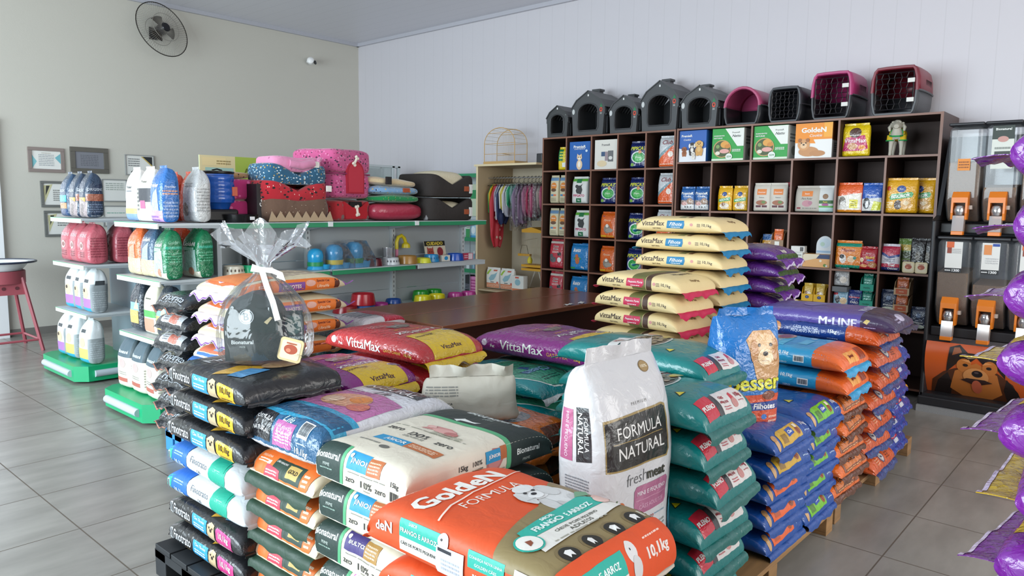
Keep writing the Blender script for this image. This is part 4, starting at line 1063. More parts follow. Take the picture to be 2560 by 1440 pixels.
# third row
TB = 'items in the third row of wide cubbies'
KR = '#9a7b5c'
def disp(y, z, w, h, label, pc, pdec, x=6.93, back=None, grp=TB, front='#9a7b5c', d=.13, fdec=None, inner='pouch'):
    """open-topped display carton; the packets inside are things of their own"""
    t = thing('display_carton', label, 'carton', (x, y, z), group=grp)
    m = plain(front); f = h*.42
    mb = MB(); mb.box(0, .004, -w/2, w/2, 0, f, m)
    if fdec: flatput(mb, fdec, lambda a, b, o: (-o, -a, b+f/2))
    else: flatput(mb, [('R', -.022, .022, -.02, .02, '#e6e4dc')], lambda a, b, o: (-o, -a, b+f/2))
    mb.obj('front_lip', t, fix=False)
    mb = MB(); mb.box(d-.004, d, -w/2, w/2, 0, h, m).box(.004, d-.004, -w/2, w/2, 0, .003, m)
    mb.prism([(.004, .003), (d-.004, .003), (d-.004, h), (.03, h*.8), (.004, f)], 'y', -w/2, -w/2+.003, m).prism([(.004, .003), (d-.004, .003), (d-.004, h), (.03, h*.8), (.004, f)], 'y', w/2-.003, w/2, m)
    mb.obj('tray', t)
    pp = pouch(w*.78, h*.92, d*.3, pc, 'g', pdec, seed=int(y*10), NU=16, NS=24)
    place(pp, 'treat_packet', (x+d*.3, y, z+.004), -PI/2, 'packet inside the ' + label.replace('open ', ''), 'packet', grp, seam_name='top_seal')
magd = lambda s=1: [('T', 0, .035*s, .07*s, .016*s, 'Magnus', '#8c2020', {'bold': .04, 'shear': .2}), ('E', -.005, -.03*s, .025*s, .02*s, '#e8e4de'), ('E', .012, -.02*s, .012*s, .012*s, '#2c2624')]
disp(2.96, ZR[2], .14, .19, 'open brown carton of orange packets, front left', '#e0892a', magd())
disp(2.76, ZR[2], .14, .165, 'open brown carton of orange packets, front right', '#e0892a', magd())
disp(2.76, ZR[2]+.168, .12, .16, 'open brown carton of orange packets, upper right', '#e06a2c', magd())
disp(2.93, ZR[2], .14, .28, 'tall brown carton with blue topped packets behind the front left one', '#3a6ca8', [('R', -.06, .06, -.08, .09, '#e0a02a')] + magd(), x=7.09)
cb('supplement_box', 2.572, .125, ZR[2], .13, .12, '#dfe2dc', 'white carton with grey picture under the tilted small box', [('E', 0, -.02, .04, .015, '#9aa88c'), ('N', -.05, .05, .03, .05, 1, '#8a8e8a')], grp=TB)
cb('supplement_box', 2.565, .12, ZR[2]+.131, .055, .10, '#e6e6e2', 'small white box lying on the white carton', [('C', .02, .05, -.02, .02, '#44464a')], grp=TB).rotation_euler = (0, 0, R(8))
cb('snack_box', 2.385, .245, ZR[2], .12, .15, '#e8b070', 'wide peach and navy snack box', [('R', -.12, .12, .02, .06, '#33476e'), ('P', [(-.12, .05), (-.12, -.01), (.0, .02), (.03, .06), (-.1, .06)], '#e9dcc0'), ('E', .04, .0, .012, .012, '#f0e6d0'), ('E', .08, -.04, .014, .014, '#5f8a3a'), ('E', .095, -.045, .01, .01, '#d8d8d0')], grp=TB)
rb = MB(); rb.prism([(-.075, 0), (.075, 0)] + [(.075*math.cos(PI*i/16), .075+.09*math.sin(PI*i/16)) for i in range(17)], 'x', 0, .006, plain('#dfe6ea'))
flatput(rb, [('E', .0, .10, .05, .045, '#cfe0ea'), ('R', -.07, .07, .01, .03, '#9fc0dc'), ('E', -.02, .09, .02, .02, '#b8d4c4')], lambda a, b, o: (-o, -a, b))
rb.obj('round_header_card', loc=(7.0, 2.34, ZR[2]+.121), fix=False, label='round topped pale header card standing on the peach snack box', category='card', group=TB)
K['magnus'] = pouch(.23, .23, .08, '#e5862a', 'g', [('R', -.115, .115, .08, .115, '#12937a'), ('R', -.115, .115, -.115, -.085, '#12937a'), ('T', 0, .045, .15, .035, 'Magnus', '#8c1c1c', {'bold': .05, 'shear': .25}), ('E', -.04, -.03, .028, .04, '#e8e4e0'), ('E', -.05, -.01, .02, .02, '#222'), ('E', .03, -.03, .035, .03, '#f0cfa8'), ('E', .06, -.02, .014, .014, '#2f8a7a')], seed=21)
K['redp'] = pouch(.155, .185, .06, '#b41f2c', 'g', [('T', 0, .05, .07, .012, 'Magnus', WH), ('T', .02, .015, .09, .022, 'Bistrô', '#f0c83a', {'bold': .04}), ('E', .02, -.01, .03, .008, '#3a8acc'), ('E', -.05, -.01, .016, .022, '#e8d0a0'), ('E', .04, -.05, .035, .025, '#b8783a'), ('E', -.03, -.06, .03, .014, '#e8a060')], seed=22)
K['rbp'] = pouch(.165, .215, .07, '#d8d4dc', 'g', [('P', [(-.082, .11), (.082, .11), (.082, .04), (.0, .02), (-.082, .07)], '#c42a4a'), ('P', [(-.082, .07), (.0, .02), (.082, .04), (.082, .02), (.0, -.0), (-.082, .045)], '#26408c'), ('R', -.082, .082, -.075, -.045, '#c42a4a'), ('R', -.082, .082, -.11, -.075, '#1f2a6a'), ('T', .02, -.055, .07, .02, 'Deal', WH, {'bold': .04}), ('T', .03, -.085, .09, .018, 'Odonto', WH, {'bold': .04}), ('N', -.04, .05, -.03, .0, 2, '#8c90a0')], seed=23)
K['greenp'] = pouch(.13, .26, .05, '#6a8a3a', 'g', [('R', -.065, .065, .05, .1, '#c9a83a'), ('R', -.065, .065, -.02, .04, '#4f5a3c'), ('R', -.05, .05, -.12, -.03, '#6a5c50')], seed=24)
K['blackp'] = pouch(.12, .27, .05, '#1d1c1c', 'g', [('E', 0, .0, .02, .04, '#7a7468'), ('N', -.04, .04, -.12, -.05, 3, '#5a4a34')], seed=25)
for key, y, x, txt in (('magnus', 2.115, 6.98, 'orange and teal dog treat pouch with spotted dog'), ('redp', 1.945, 6.97, 'red dog treat pouch with bones'), ('rbp', 1.775, 6.98, 'red white and blue dental treat pouch'), ('greenp', 1.64, 7.05, 'green and brown pouch behind the tray pair'), ('greenp', 1.69, 7.14, 'second green pouch behind the first'), ('blackp', 1.57, 7.04, 'black glossy pouch behind the trays, left one'), ('blackp', 1.50, 7.05, 'black glossy pouch behind the trays, right one')):
    sp(key, y, ZR[2], txt, 'pouch', TB, 'treat_pouch', x=x, rz=rnd.uniform(-3, 3))
def tray_mesh(s=1.0):
    mb = MB(); c = mat('#e2cf9c', rough=.35)
    def rr(w, h, r, n=5): return [(sx*(w-r)+r*math.cos(a), sy*(h-r)+r*math.sin(a)) for sx, sy, a0 in ((1, 1, 0), (-1, 1, 90), (-1, -1, 180), (1, -1, 270)) for a in [R(a0+90*i/n) for i in range(n+1)]]
    mb.prism(rr(.047*s, .047*s, .014*s), 'x', 0, .006*s, c, False); mb.prism(rr(.040*s, .040*s, .014*s), 'x', .006*s, .028*s, c, False)
    flatput(mb, [('P', rr(.038*s, .038*s, .01*s), '#f0e2c0'), ('E', 0, .003*s, .027*s, .02*s, '#b4563c'), ('E', -.008*s, -.002*s, .01*s, .008*s, '#d88a6a'), ('N', -.02*s, .02*s, .022*s, .033*s, 1, '#b4563c')], lambda a, b, o: (-o, -a, b))
    return mb.mesh('tray', fix=False)
TM = tray_mesh()
for y, w in ((1.62, 'left'), (1.522, 'right')): obj('pate_tray', TM, None, (6.95, y, ZR[2]+.048), 0, label='cream square pate tray leaning on black pouches, %s of the two' % w, category='tray', group=TB)
# fourth row
TQ = 'items in the lowest visible row of wide cubbies'
def small(key, y, z, txt, x=6.97, rz=0): sp(key, y, z, txt, 'pouch', TQ, 'treat_pouch', x=x, rz=rz)
K['blk'] = pouch(.12, .16, .05, '#26221f', 'g', [('R', -.035, .035, .02, .045, '#c8b06a'), ('E', 0, -.015, .03, .012, '#caa36c'), ('N', -.04, .04, -.07, -.03, 2, '#c8c0b0')], seed=26, NU=18, NS=26)
K['orp'] = pouch(.12, .17, .04, '#dd5a2c', 'g', [('T', 0, .035, .07, .012, 'Snack', WH), ('E', -.01, -.02, .03, .03, '#8fc0d8'), ('E', .01, -.035, .025, .02, '#e8d0b0')], seed=27, NU=18, NS=26)
K['blkpk'] = pouch(.11, .145, .05, '#242426', 'g', [('R', .0, .04, -.01, .04, '#8fb4c4'), ('R', -.04, .04, -.05, -.025, '#e0609c')], seed=28, NU=18, NS=26)
K['silv'] = pouch(.13, .15, .05, '#b4b6b8', 'g', [('E', .02, -.02, .03, .03, '#e0d8cc'), ('E', -.03, .0, .02, .03, '#6a6c70')], seed=29, NU=18, NS=26)
K['silvb'] = pouch(.13, .15, .05, '#8fb8d0', 'g', [('R', -.065, .065, -.075, -.04, '#9a9c9e'), ('E', -.02, .0, .02, .035, '#4a4c50'), ('E', .03, -.01, .03, .03, '#e4c8a0'), ('R', -.06, -.02, .04, .06, '#c0303c')], seed=30, NU=18, NS=26)
K['navyb'] = pouch(.12, .14, .05, '#22337c', 'g', [('R', -.05, .05, .02, .03, '#c8404c'), ('T', 0, -.02, .07, .02, 'FARO', WH, {'bold': .03})], seed=31, NU=18, NS=26)
K['navy'] = pouch(.13, .17, .05, '#1c2c48', 'g', [('T', 0, -.03, .10, .015, 'Premium', WH), ('E', .0, -.065, .05, .02, '#c8d0c0'), ('E', .0, .03, .02, .02, '#4a6488')], seed=32, NU=18, NS=26)
Z3 = ZR[3]
cb('stock_carton', 2.85, .13, Z3, .14, .14, '#5c4a3c', 'dark carton under the black pouch on the left', [('R', -.055, .055, -.06, .06, '#242426'), ('R', -.04, .0, -.04, -.01, '#e0609c'), ('R', .0, .045, .0, .045, '#8fb4c4')], grp=TQ)
small('blk', 2.85, Z3+.141, 'black pouch with gold label above the dark carton', 6.98)
cb('stock_carton', 2.73, .10, Z3, .13, .14, '#c23c30', 'red printed carton at the bottom left', [('T', 0, .03, .07, .014, 'Snack', WH), ('E', 0, -.02, .03, .02, '#d9c0a0')], grp=TQ)
cb('stock_carton', 2.73, .10, Z3+.131, .11, .14, '#a8957c', 'beige carton in the middle of the left pile', [('R', -.05, .05, .0, .05, '#b04838'), ('N', -.04, .04, -.04, -.01, 2, '#6a5c4c')], grp=TQ)
small('orp', 2.73, Z3+.242, 'orange and blue pouch on top of the left pile', 6.98)
pedd = [('E', 0, .005, .018, .014, '#22407c'), ('T', 0, .005, .024, .006, 'Pet', WH)]
pdog = [('E', 0, -.01, .028, .026, '#e8dcc8'), ('E', -.015, .0, .012, .016, '#8a5a34'), ('E', .0, -.02, .006, .005, '#222')]
for y, z, w in ((2.575, Z3, 'lower left'), (2.345, Z3, 'lower right'), (2.46, Z3, 'lower middle'), (2.45, Z3+.165, 'upper left'), (2.34, Z3+.165, 'upper right')):
    disp(y, z, .105, .155, 'open yellow carton of dog snacks, %s of five' % w, '#c9a83a', pdog, grp=TQ, front='#e0b01c', fdec=pedd, d=.12)
cb('stock_carton', 2.165, .13, Z3, .12, .14, '#7c8084', 'grey carton under the silver packets', [('N', -.04, .04, -.03, .03, 2, '#c8ccd0')], grp=TQ)
small('silvb', 2.165, Z3+.121, 'pale blue and grey packet with a dog', 6.98)
cb('stock_carton', 2.165, .13, Z3+.275, .045, .12, '#6c7074', 'flat grey carton between the two silver packets', [], grp=TQ)
small('silv', 2.165, Z3+.321, 'silver packet on the flat grey carton', 6.98)
cb('stock_carton', 2.04, .12, Z3, .13, .14, '#384468', 'navy carton beneath the dark blue packet', [], grp=TQ)
small('navyb', 2.04, Z3+.131, 'dark blue packet with white lettering and red stripe', 6.98)
for z, w in ((Z3, 'bottom'), (Z3+.155, 'middle'), (Z3+.30, 'top')):
    disp(1.935, z, .11, .14, 'open teal carton of teal packets, %s of its pile' % w, '#1f7f6c', [('N', -.03, .03, -.03, .04, 3, '#7fc4b4')], grp=TQ, front='#2a9a84', d=.12, fdec=[('T', 0, 0, .06, .012, 'Snackito', '#103c34', {'bold': .02})])
small('navy', 1.76, Z3+.131, 'navy blue pouch leaning on the carton pile', 6.98)
cb('stock_carton', 1.76, .13, Z3, .13, .14, '#2a3444', 'dark navy carton under the navy pouch', [], grp=TQ)
for z, w in ((Z3, 'bottom'), (Z3+.145, 'middle'), (Z3+.29, 'top')):
    disp(1.655, z, .12, .14, 'open beige carton with orange label, %s of its pile' % w, '#c4683c', [('E', 0, -.01, .03, .02, '#8c3c24')], grp=TQ, front='#bda27c', d=.13, fdec=[('R', -.045, .045, -.022, .022, '#b8542c'), ('T', 0, 0, .06, .01, 'Salmão', '#f0d8b8')])
small('navy', 1.52, Z3+.0, 'navy pouch alone in the lowest right corner', 6.99)

# ---------------- kennels and carriers on top of the cubbies ----------------
def kennel(y, w, h, d, label, rz=0, c='#45474a', chim=True):
    t = thing('dog_kennel', label, 'dog kennel', (6.955, y, 2.402), R(rz), group='dark grey plastic dog kennels on the shelf top')
    m = mat(c, rough=.45); hw = w/2; wall = h*.64
    outer = [(-hw*.90, 0), (hw*.90, 0), (hw*.96, h*.45), (hw, h*.46), (hw, wall), (hw*.72, h*.80), (0, h), (-hw*.72, h*.80), (-hw, wall), (-hw, h*.46), (-hw*.96, h*.45)]
    aw, ah, a0 = hw*.62, h*.72, h*.10
    arch = [(-aw*.85, a0), (aw*.85, a0), (aw, a0+.04), (aw, ah*.72)] + [(aw*math.cos(PI*i/10), ah*.72+(ah*.28)*math.sin(PI*i/10)) for i in range(1, 10)] + [(-aw, ah*.72), (-aw, a0+.04)]
    # front panel with the arch cut out
    mb = MB()
    tri = tessellate_polygon([[Vector((p[0], p[1], 0)) for p in outer], [Vector((p[0], p[1], 0)) for p in arch[::-1]]])
    pts = outer + arch[::-1]; n = len(pts)
    V = [(0, p[0], p[1]) for p in pts] + [(.03, p[0], p[1]) for p in pts]
    F = [tuple(q) for q in tri] + [tuple(n+i for i in q) for q in tri]
    no, na = len(outer), len(arch)
    F += [(i, (i+1) % no, n+(i+1) % no, n+i) for i in range(no)] + [(no+i, no+(i+1) % na, n+no+(i+1) % na, n+no+i) for i in range(na)]
    mb.add(V, F, m); mb.tube([(-.004, p[0], p[1]) for p in arch], .008, m, 6, True)
    mb.obj('front_panel', t)
    mb = MB(); wl = [(-hw*.90, 0), (hw*.90, 0), (hw*.95, h*.45), (hw*.95, h*.62), (-hw*.95, h*.62), (-hw*.95, h*.45)]
    for a, b in ((0, 1), (1, 2), (2, 3), (4, 5), (5, 0)):
        p, q = wl[a], wl[b]; nn = Vector((-(q[1]-p[1]), q[0]-p[0])).normalized()*.006
        mb.add([(.03, p[0], p[1]), (d, p[0], p[1]), (d, q[0], q[1]), (.03, q[0], q[1]), (.03, p[0]+nn.x, p[1]+nn.y), (d, p[0]+nn.x, p[1]+nn.y), (d, q[0]+nn.x, q[1]+nn.y), (.03, q[0]+nn.x, q[1]+nn.y)], [(0, 1, 2, 3), (7, 6, 5, 4), (0, 4, 5, 1), (3, 2, 6, 7)], m)
    mb.prism(wl, 'x', d-.006, d, m); mb.prism([(hw*.95, h*.62), (0, h*.97), (-hw*.95, h*.62)], 'x', d-.006, d, m)
    for sg in (-1, 1):
        for k in range(5): mb.box(.06+k*(d-.1)/5, .08+k*(d-.1)/5, min(sg*hw*.94, sg*hw*.99), max(sg*hw*.94, sg*hw*.99), .02, h*.43, m)
        mb.box(.02, d, min(sg*hw*.95, sg*hw*1.04), max(sg*hw*.95, sg*hw*1.04), h*.44, h*.47, m)
    mb.obj('body', t)
    mb = MB()
    for sg in (-1, 1):
        P0, P1, P2 = (sg*hw*1.04, wall-.01), (sg*hw*.72, h*.81), (0, h*1.015)
        for (p, q) in ((P0, P1), (P1, P2)):
            dx, dz = q[0]-p[0], q[1]-p[1]; L = math.hypot(dx, dz); nx, nz = -dz/L*sg, dx/L*sg
            o = .010
            mb.add([(-.012, p[0], p[1]), (d+.01, p[0], p[1]), (d+.01, q[0], q[1]), (-.012, q[0], q[1]), (-.012, p[0]+nx*o, p[1]+nz*o), (d+.01, p[0]+nx*o, p[1]+nz*o), (d+.01, q[0]+nx*o, q[1]+nz*o), (-.012, q[0]+nx*o, q[1]+nz*o)], [(0, 3, 2, 1), (4, 5, 6, 7), (0, 1, 5, 4), (2, 3, 7, 6), (1, 2, 6, 5), (3, 0, 4, 7)], m)
            for k in range(8):
                x = .03+(d-.06)*k/7; mb.tube([(x, p[0]+nx*o, p[1]+nz*o), (x, q[0]+nx*o, q[1]+nz*o)], .011, m, 6)
    mb.obj('roof', t)
    if chim: MB().box(d*.62, d*.80, -hw*.15+hw*.35, hw*.15+hw*.45, h*.86, h*1.10, m, .006).box(d*.60, d*.82, -hw*.2+hw*.35, hw*.2+hw*.45, h*1.08, h*1.13, m, .004).obj('chimney', t)
    mb = MB()
    flatput(mb, [('P', [(-.0-hw*.78-.02, h*.80-.09), (-hw*.78, h*.80-.05), (-hw*.78+.02, h*.80-.09)], '#1f7a48'), ('E', -hw*.78, h*.80-.12, .018, .024, '#d8492c'), ('E', -hw*.78, h*.80-.118, .009, .012, '#26221c'), ('N', -hw*.78-.012, -hw*.78+.012, h*.80-.17, h*.80-.15, 2, '#c8ccc8')] if w > .36 else [('P', [(-hw*.8-.012, h*.68), (-hw*.8, h*.74), (-hw*.8+.012, h*.68)], '#a9b0ae')], lambda a, b, o: (-o, a, b))
    flatput(mb, [('R', -.008, .008, h*.88, h*.88+.022, '#e8e8e8')], lambda a, b, o: (-o, a, b))
    if w > .36: flatput(mb, [('E', hw*.88, h*.55, .018, .03, '#c9cccc')], lambda a, b, o: (-o, a, b))
    mb.obj('sticker', t, fix=False)
kennel(5.46, .32, .36, .42, 'smallest dark grey kennel, leftmost on the shelf top', 0, '#3c3e40', False)
kennel(5.02, .46, .49, .46, 'large dark grey kennel, second from the left')
kennel(4.545, .37, .40, .44, 'medium dark grey kennel between the two large ones')
kennel(4.10, .45, .51, .46, 'tallest dark grey kennel, fourth from the left')
kennel(3.64, .41, .42, .46, 'dark grey kennel beside the pink-topped open pet bed')
GC = 'pet carriers on the shelf top'
def carrier(y, w, h, d, label, top, bot, door=True, doorc='#1d1d22', rz=0, latch='#d9d9d4', roundtop=False):
    t = thing('pet_carrier', label, 'pet carrier', (6.965, y, 2.402), R(rz), group=GC)
    hw = w/2; M1 = mat(bot, rough=.4); M2 = mat(top, rough=.35); split = h*.50
    def ring(sc, z0, z1, inset):
        return None
    def prof(x):  # x 0..d, tapered a little at both ends
        k = 1-.10*abs(2*x/d-1)**3; return hw*k
    def shell(zs, m, name, close_top):
        mb = MB(); V = []; F = []; NX = 10
        for i in range(NX+1):
            x = d*i/NX; w_ = prof(x)
            for (fy, z) in zs: V.append((x, fy*w_, z))
        n = len(zs)
        for i in range(NX):
            for k in range(n-1): F.append((i*n+k, i*n+k+1, (i+1)*n+k+1, (i+1)*n+k))
        mb.add(V, F, m, True)
        F2 = [tuple(NX*n+k for k in range(n))]
        mb.add(V, F2, m)
        o = mb.obj(name, t)
        sm = o.modifiers.new('s', 'SOLIDIFY'); sm.thickness = .006; sm.offset = 0
        return o
    bz = [(-1, split), (-.97, split*.5), (-.88, .03), (-.82, 0), (.82, 0), (.88, .03), (.97, split*.5), (1, split)]
    if roundtop: tz = [(-1.02*math.cos(PI*i/14), split+(h-split)*math.sin(PI*i/14)) for i in range(15)]
    else: tz = [(-1.02, split), (-.99, split+(h-split)*.55), (-.90, h-.025), (-.80, h-.004), (-.4, h), (.4, h), (.80, h-.004), (.90, h-.025), (.99, split+(h-split)*.55), (1.02, split)]
    shell(bz, M1, 'lower_shell', False); shell(tz, M2, 'upper_shell', True)
    for sg in (-1, 1): MB().tube([(d*i/8, sg*prof(d*i/8)*1.02, split) for i in range(9)], .009, M1, 6).obj('rim', t)
    # front frame
    fr = [(fy*prof(0)*.98, z) for fy, z in bz[::-1]] ; frt = [(fy*prof(0)*.98, z) for fy, z in tz]
    path = [(fy*prof(0)*.96, z) for fy, z in (tz + bz[::-1][1:-1])]
    MB().tube([(.0, fy*prof(0)*.96, z-.004) for fy, z in tz], .015, M2, 6).obj('door_arch', t)
    MB().tube([(.0, fy*prof(0)*.96, max(z, .012)) for fy, z in bz], .013, M1, 6).obj('door_frame', t)
    if door:
        dcx = mat(doorc, rough=.4); mb = MB(); dw = hw*.74; z0, z1 = h*.12, h*.88
        mb.tube([(-.004, -dw, z0), (-.004, dw, z0), (-.004, dw, z1), (-.004, -dw, z1)], .006, dcx, 6, True)
        nx = 6; nz = 7
        for i in range(nx+1):
            for k in range(nz):
                y0 = -dw+2*dw*i/nx; za, zb = z0+(z1-z0)*k/nz, z0+(z1-z0)*(k+1)/nz
                o1 = .3*dw/nx*(1 if (k+i) % 2 else -1)
                mb.tube([(-.004, max(-dw, min(dw, y0+o1)), za), (-.004, max(-dw, min(dw, y0-o1)), zb)], .0032, dcx, 4)
        for k in range(1, nz): mb.tube([(-.004, -dw, z0+(z1-z0)*k/nz), (-.004, dw, z0+(z1-z0)*k/nz)], .003, dcx, 4)
        mb.obj('grille_door', t)
        if latch:
            for zf in (.30, .70): MB().box(-.02, -.008, -dw-.01, -dw+.045, h*zf-.018, h*zf+.018, mat(latch, rough=.4), .002).obj('latch', t)
    # side vents
    mb = MB()
    for k in range(9): 
        x = d*.35+k*.022
        mb.box(x, x+.008, -prof(x)*1.0-.004, -prof(x)*.97, split+.03, split+(h-split)*.5, mat('#1a1a1e', rough=.6)) if not roundtop else None
    if not roundtop: mb.obj('side_vents', t)
    return t
PK = '#b13c74'
carrier(3.19, .40, .36, .40, 'open pink-topped pet bed with dark base, next to the kennels', '#b04a72', '#35363a', door=False, roundtop=True)
carrier(2.77, .33, .32, .42, 'small all-dark carrier with black grille door', '#34363c', '#2f3136', latch=None)
carrier(2.35, .38, .41, .46, 'tall carrier with bright pink top and side', PK, '#2e2f33')
carrier(1.83, .40, .40, .50, 'dark red topped carrier, rightmost on the shelf top', '#7c2634', '#4a4c50')

K['wpk'] = pouch(.23, .25, .08, '#e4e4de', 'p', [('R', -.115, .115, -.115, -.055, '#d07a50'), ('N', -.10, .10, -.105, -.065, 3, '#e8c4ac'), ('P', [(-.06, .0), (-.02, .05), (.03, .06), (.08, .09), (.06, .03), (.03, -.01), (-.03, -.03)], '#8fb8c4'), ('P', [(-.10, .06), (-.06, .12), (-.03, .12), (-.07, .05)], '#9cc43c'), ('R', .01, .07, .10, .12, '#d0604c'), ('R', -.03, .03, -.048, -.038, '#5a5c58'), ('E', .085, -.045, .016, .012, '#d0604c')], seed=33)
for y, w in ((6.45, 'left'), (6.21, 'middle')): sp('wpk', y, .522, 'white pack with pale blue dog and orange base, %s of three in the beige cabinet' % w, 'pack', 'white packs at the bottom of the beige cabinet', 'training_pad_pack', x=6.96)
carton('training_pad_pack', 6.90, 6.98, 5.90, 6.09, .522, .20, '#dfe0da', 'white pack with pale blue dog lying lower, rightmost of three in the beige cabinet', 'pack', [('R', -.09, .09, -.10, -.06, '#d07a50'), ('E', 0, .02, .045, .04, '#8fb8c4'), ('R', -.04, .02, .07, .09, '#d0604c')], group='white packs at the bottom of the beige cabinet')
# =====================================================================
# BULK FOOD DISPENSER
# =====================================================================
DB = mat('#232428', rough=.45); DGY = mat('#3b414c', rough=.5)
dp = thing('bulk_food_dispenser', 'black bulk kibble dispenser cabinet with orange husky panel', 'dispenser', (0, 0, 0))
MB().box(6.56, 7.46, 1.355, 1.385, 0, 1.52, DB, .01).prism([(6.56, 1.52), (7.46, 1.52), (7.46, 2.2), (6.95, 2.2), (6.7, 1.56)], 'y', 1.355, 1.385, DB).obj('side_panel', dp)
MB().box(7.06, 7.46, .2, 1.355, .56, 2.2, DGY).obj('back_panel', dp)
MB().box(6.70, 7.05, .2, 1.354, 1.42, 1.50, DB, .01).obj('upper_ledge', dp)
MB().box(6.62, 7.05, .2, 1.354, .60, .68, DB, .01).obj('lower_ledge', dp)
MB().box(6.56, 7.46, .2, 1.385, .09, .14, DB).box(6.52, 6.60, .2, 1.385, .05, .12, DB, .008).obj('base', dp)
MB().box(6.49, 7.46, .2, 1.385, .0, .05, mat('#8e9092', rough=.5, var=.5, bscale=300, bump=.01)).obj('plinth', dp)
mb = MB(); n = 14; PF = [(6.72-.21*math.sin(i/n*PI*.62+.18), .14+.43*i/n) for i in range(n+1)]
ORP = mat('#d2602c', rough=.25)
V = []; F = []
for (x, z) in PF: V += [(x, 1.352, z), (x, .2, z)]
mb.add(V, [(2*i, 2*i+1, 2*i+3, 2*i+2) for i in range(n)], ORP, True)
def pan(a, b, o):
    f = max(0, min(n-1e-6, (b/.43)*n)); i = int(f); f -= i
    x = PF[i][0]*(1-f)+PF[i+1][0]*f; z = PF[i][1]*(1-f)+PF[i+1][1]*f
    return (x-o, 1.0-a, z)
HD = '#2b2322'; H2 = '#c87a3c'; H3 = '#e09a5c'
husky = [('P', [(-.32, .0), (-.30, .12), (-.22, .20), (-.14, .24), (.14, .24), (.24, .16), (.30, .0)], '#5a3320'), ('P', [(-.30, .0), (-.26, .12), (-.19, .2), (-.16, .1), (-.18, 0)], HD), ('P', [(.2, 0), (.18, .1), (.2, .2), (.27, .1), (.3, 0)], HD),
         ('P', [(-.18, .06), (-.14, .22), (0, .3), (.14, .22), (.17, .06), (.10, .0), (-.10, .0)], H2),
         ('P', [(-.2, .20), (-.185, .40), (-.12, .425), (-.06, .37), (.06, .37), (.13, .425), (.195, .39), (.19, .20), (.13, .28), (.04, .30), (0, .34), (-.04, .30), (-.13, .28)], HD),
         ('P', [(-.165, .34), (-.155, .40), (-.12, .405), (-.10, .37)], '#9c5a34'), ('P', [(.165, .33), (.165, .39), (.13, .405), (.105, .37)], '#9c5a34'),
         ('E', -.08, .27, .05, .055, H2), ('E', .09, .27, .05, .055, H2), ('E', -.07, .275, .018, .012, HD), ('E', .085, .27, .018, .012, HD), ('P', [(-.10, .31), (-.03, .295), (-.05, .32)], H3), ('P', [(.11, .305), (.04, .29), (.06, .315)], H3),
         ('E', 0, .19, .085, .07, H3), ('P', [(-.10, .15), (.0, .11), (.11, .15), (.06, .17), (-.06, .17)], '#3a2320'), ('E', .005, .10, .035, .06, '#c9684c'), ('E', .01, .215, .036, .028, '#241c1e'), ('E', .005, .225, .016, .008, '#57474a')]
for L, d in enumerate(husky):
    v, t_ = shape2d(d); v, t_ = refine(v, t_, .03)
    mb.add([pan(a, b, .0012+.0005*L) for a, b in v], t_, mat(d[dcol(d)], rough=.25))
mb.obj('printed_front_panel', dp, fix=False)
HC = clear('hopper_plastic', tint=(.90, .92, .93), amount=.03, rough=.12, haze=.06, fres=.35)
KB = mat('#8c7460', rough=.9, bump=1.0, bscale=160, var=.35)
OR = mat('#e07c1e', rough=.35)
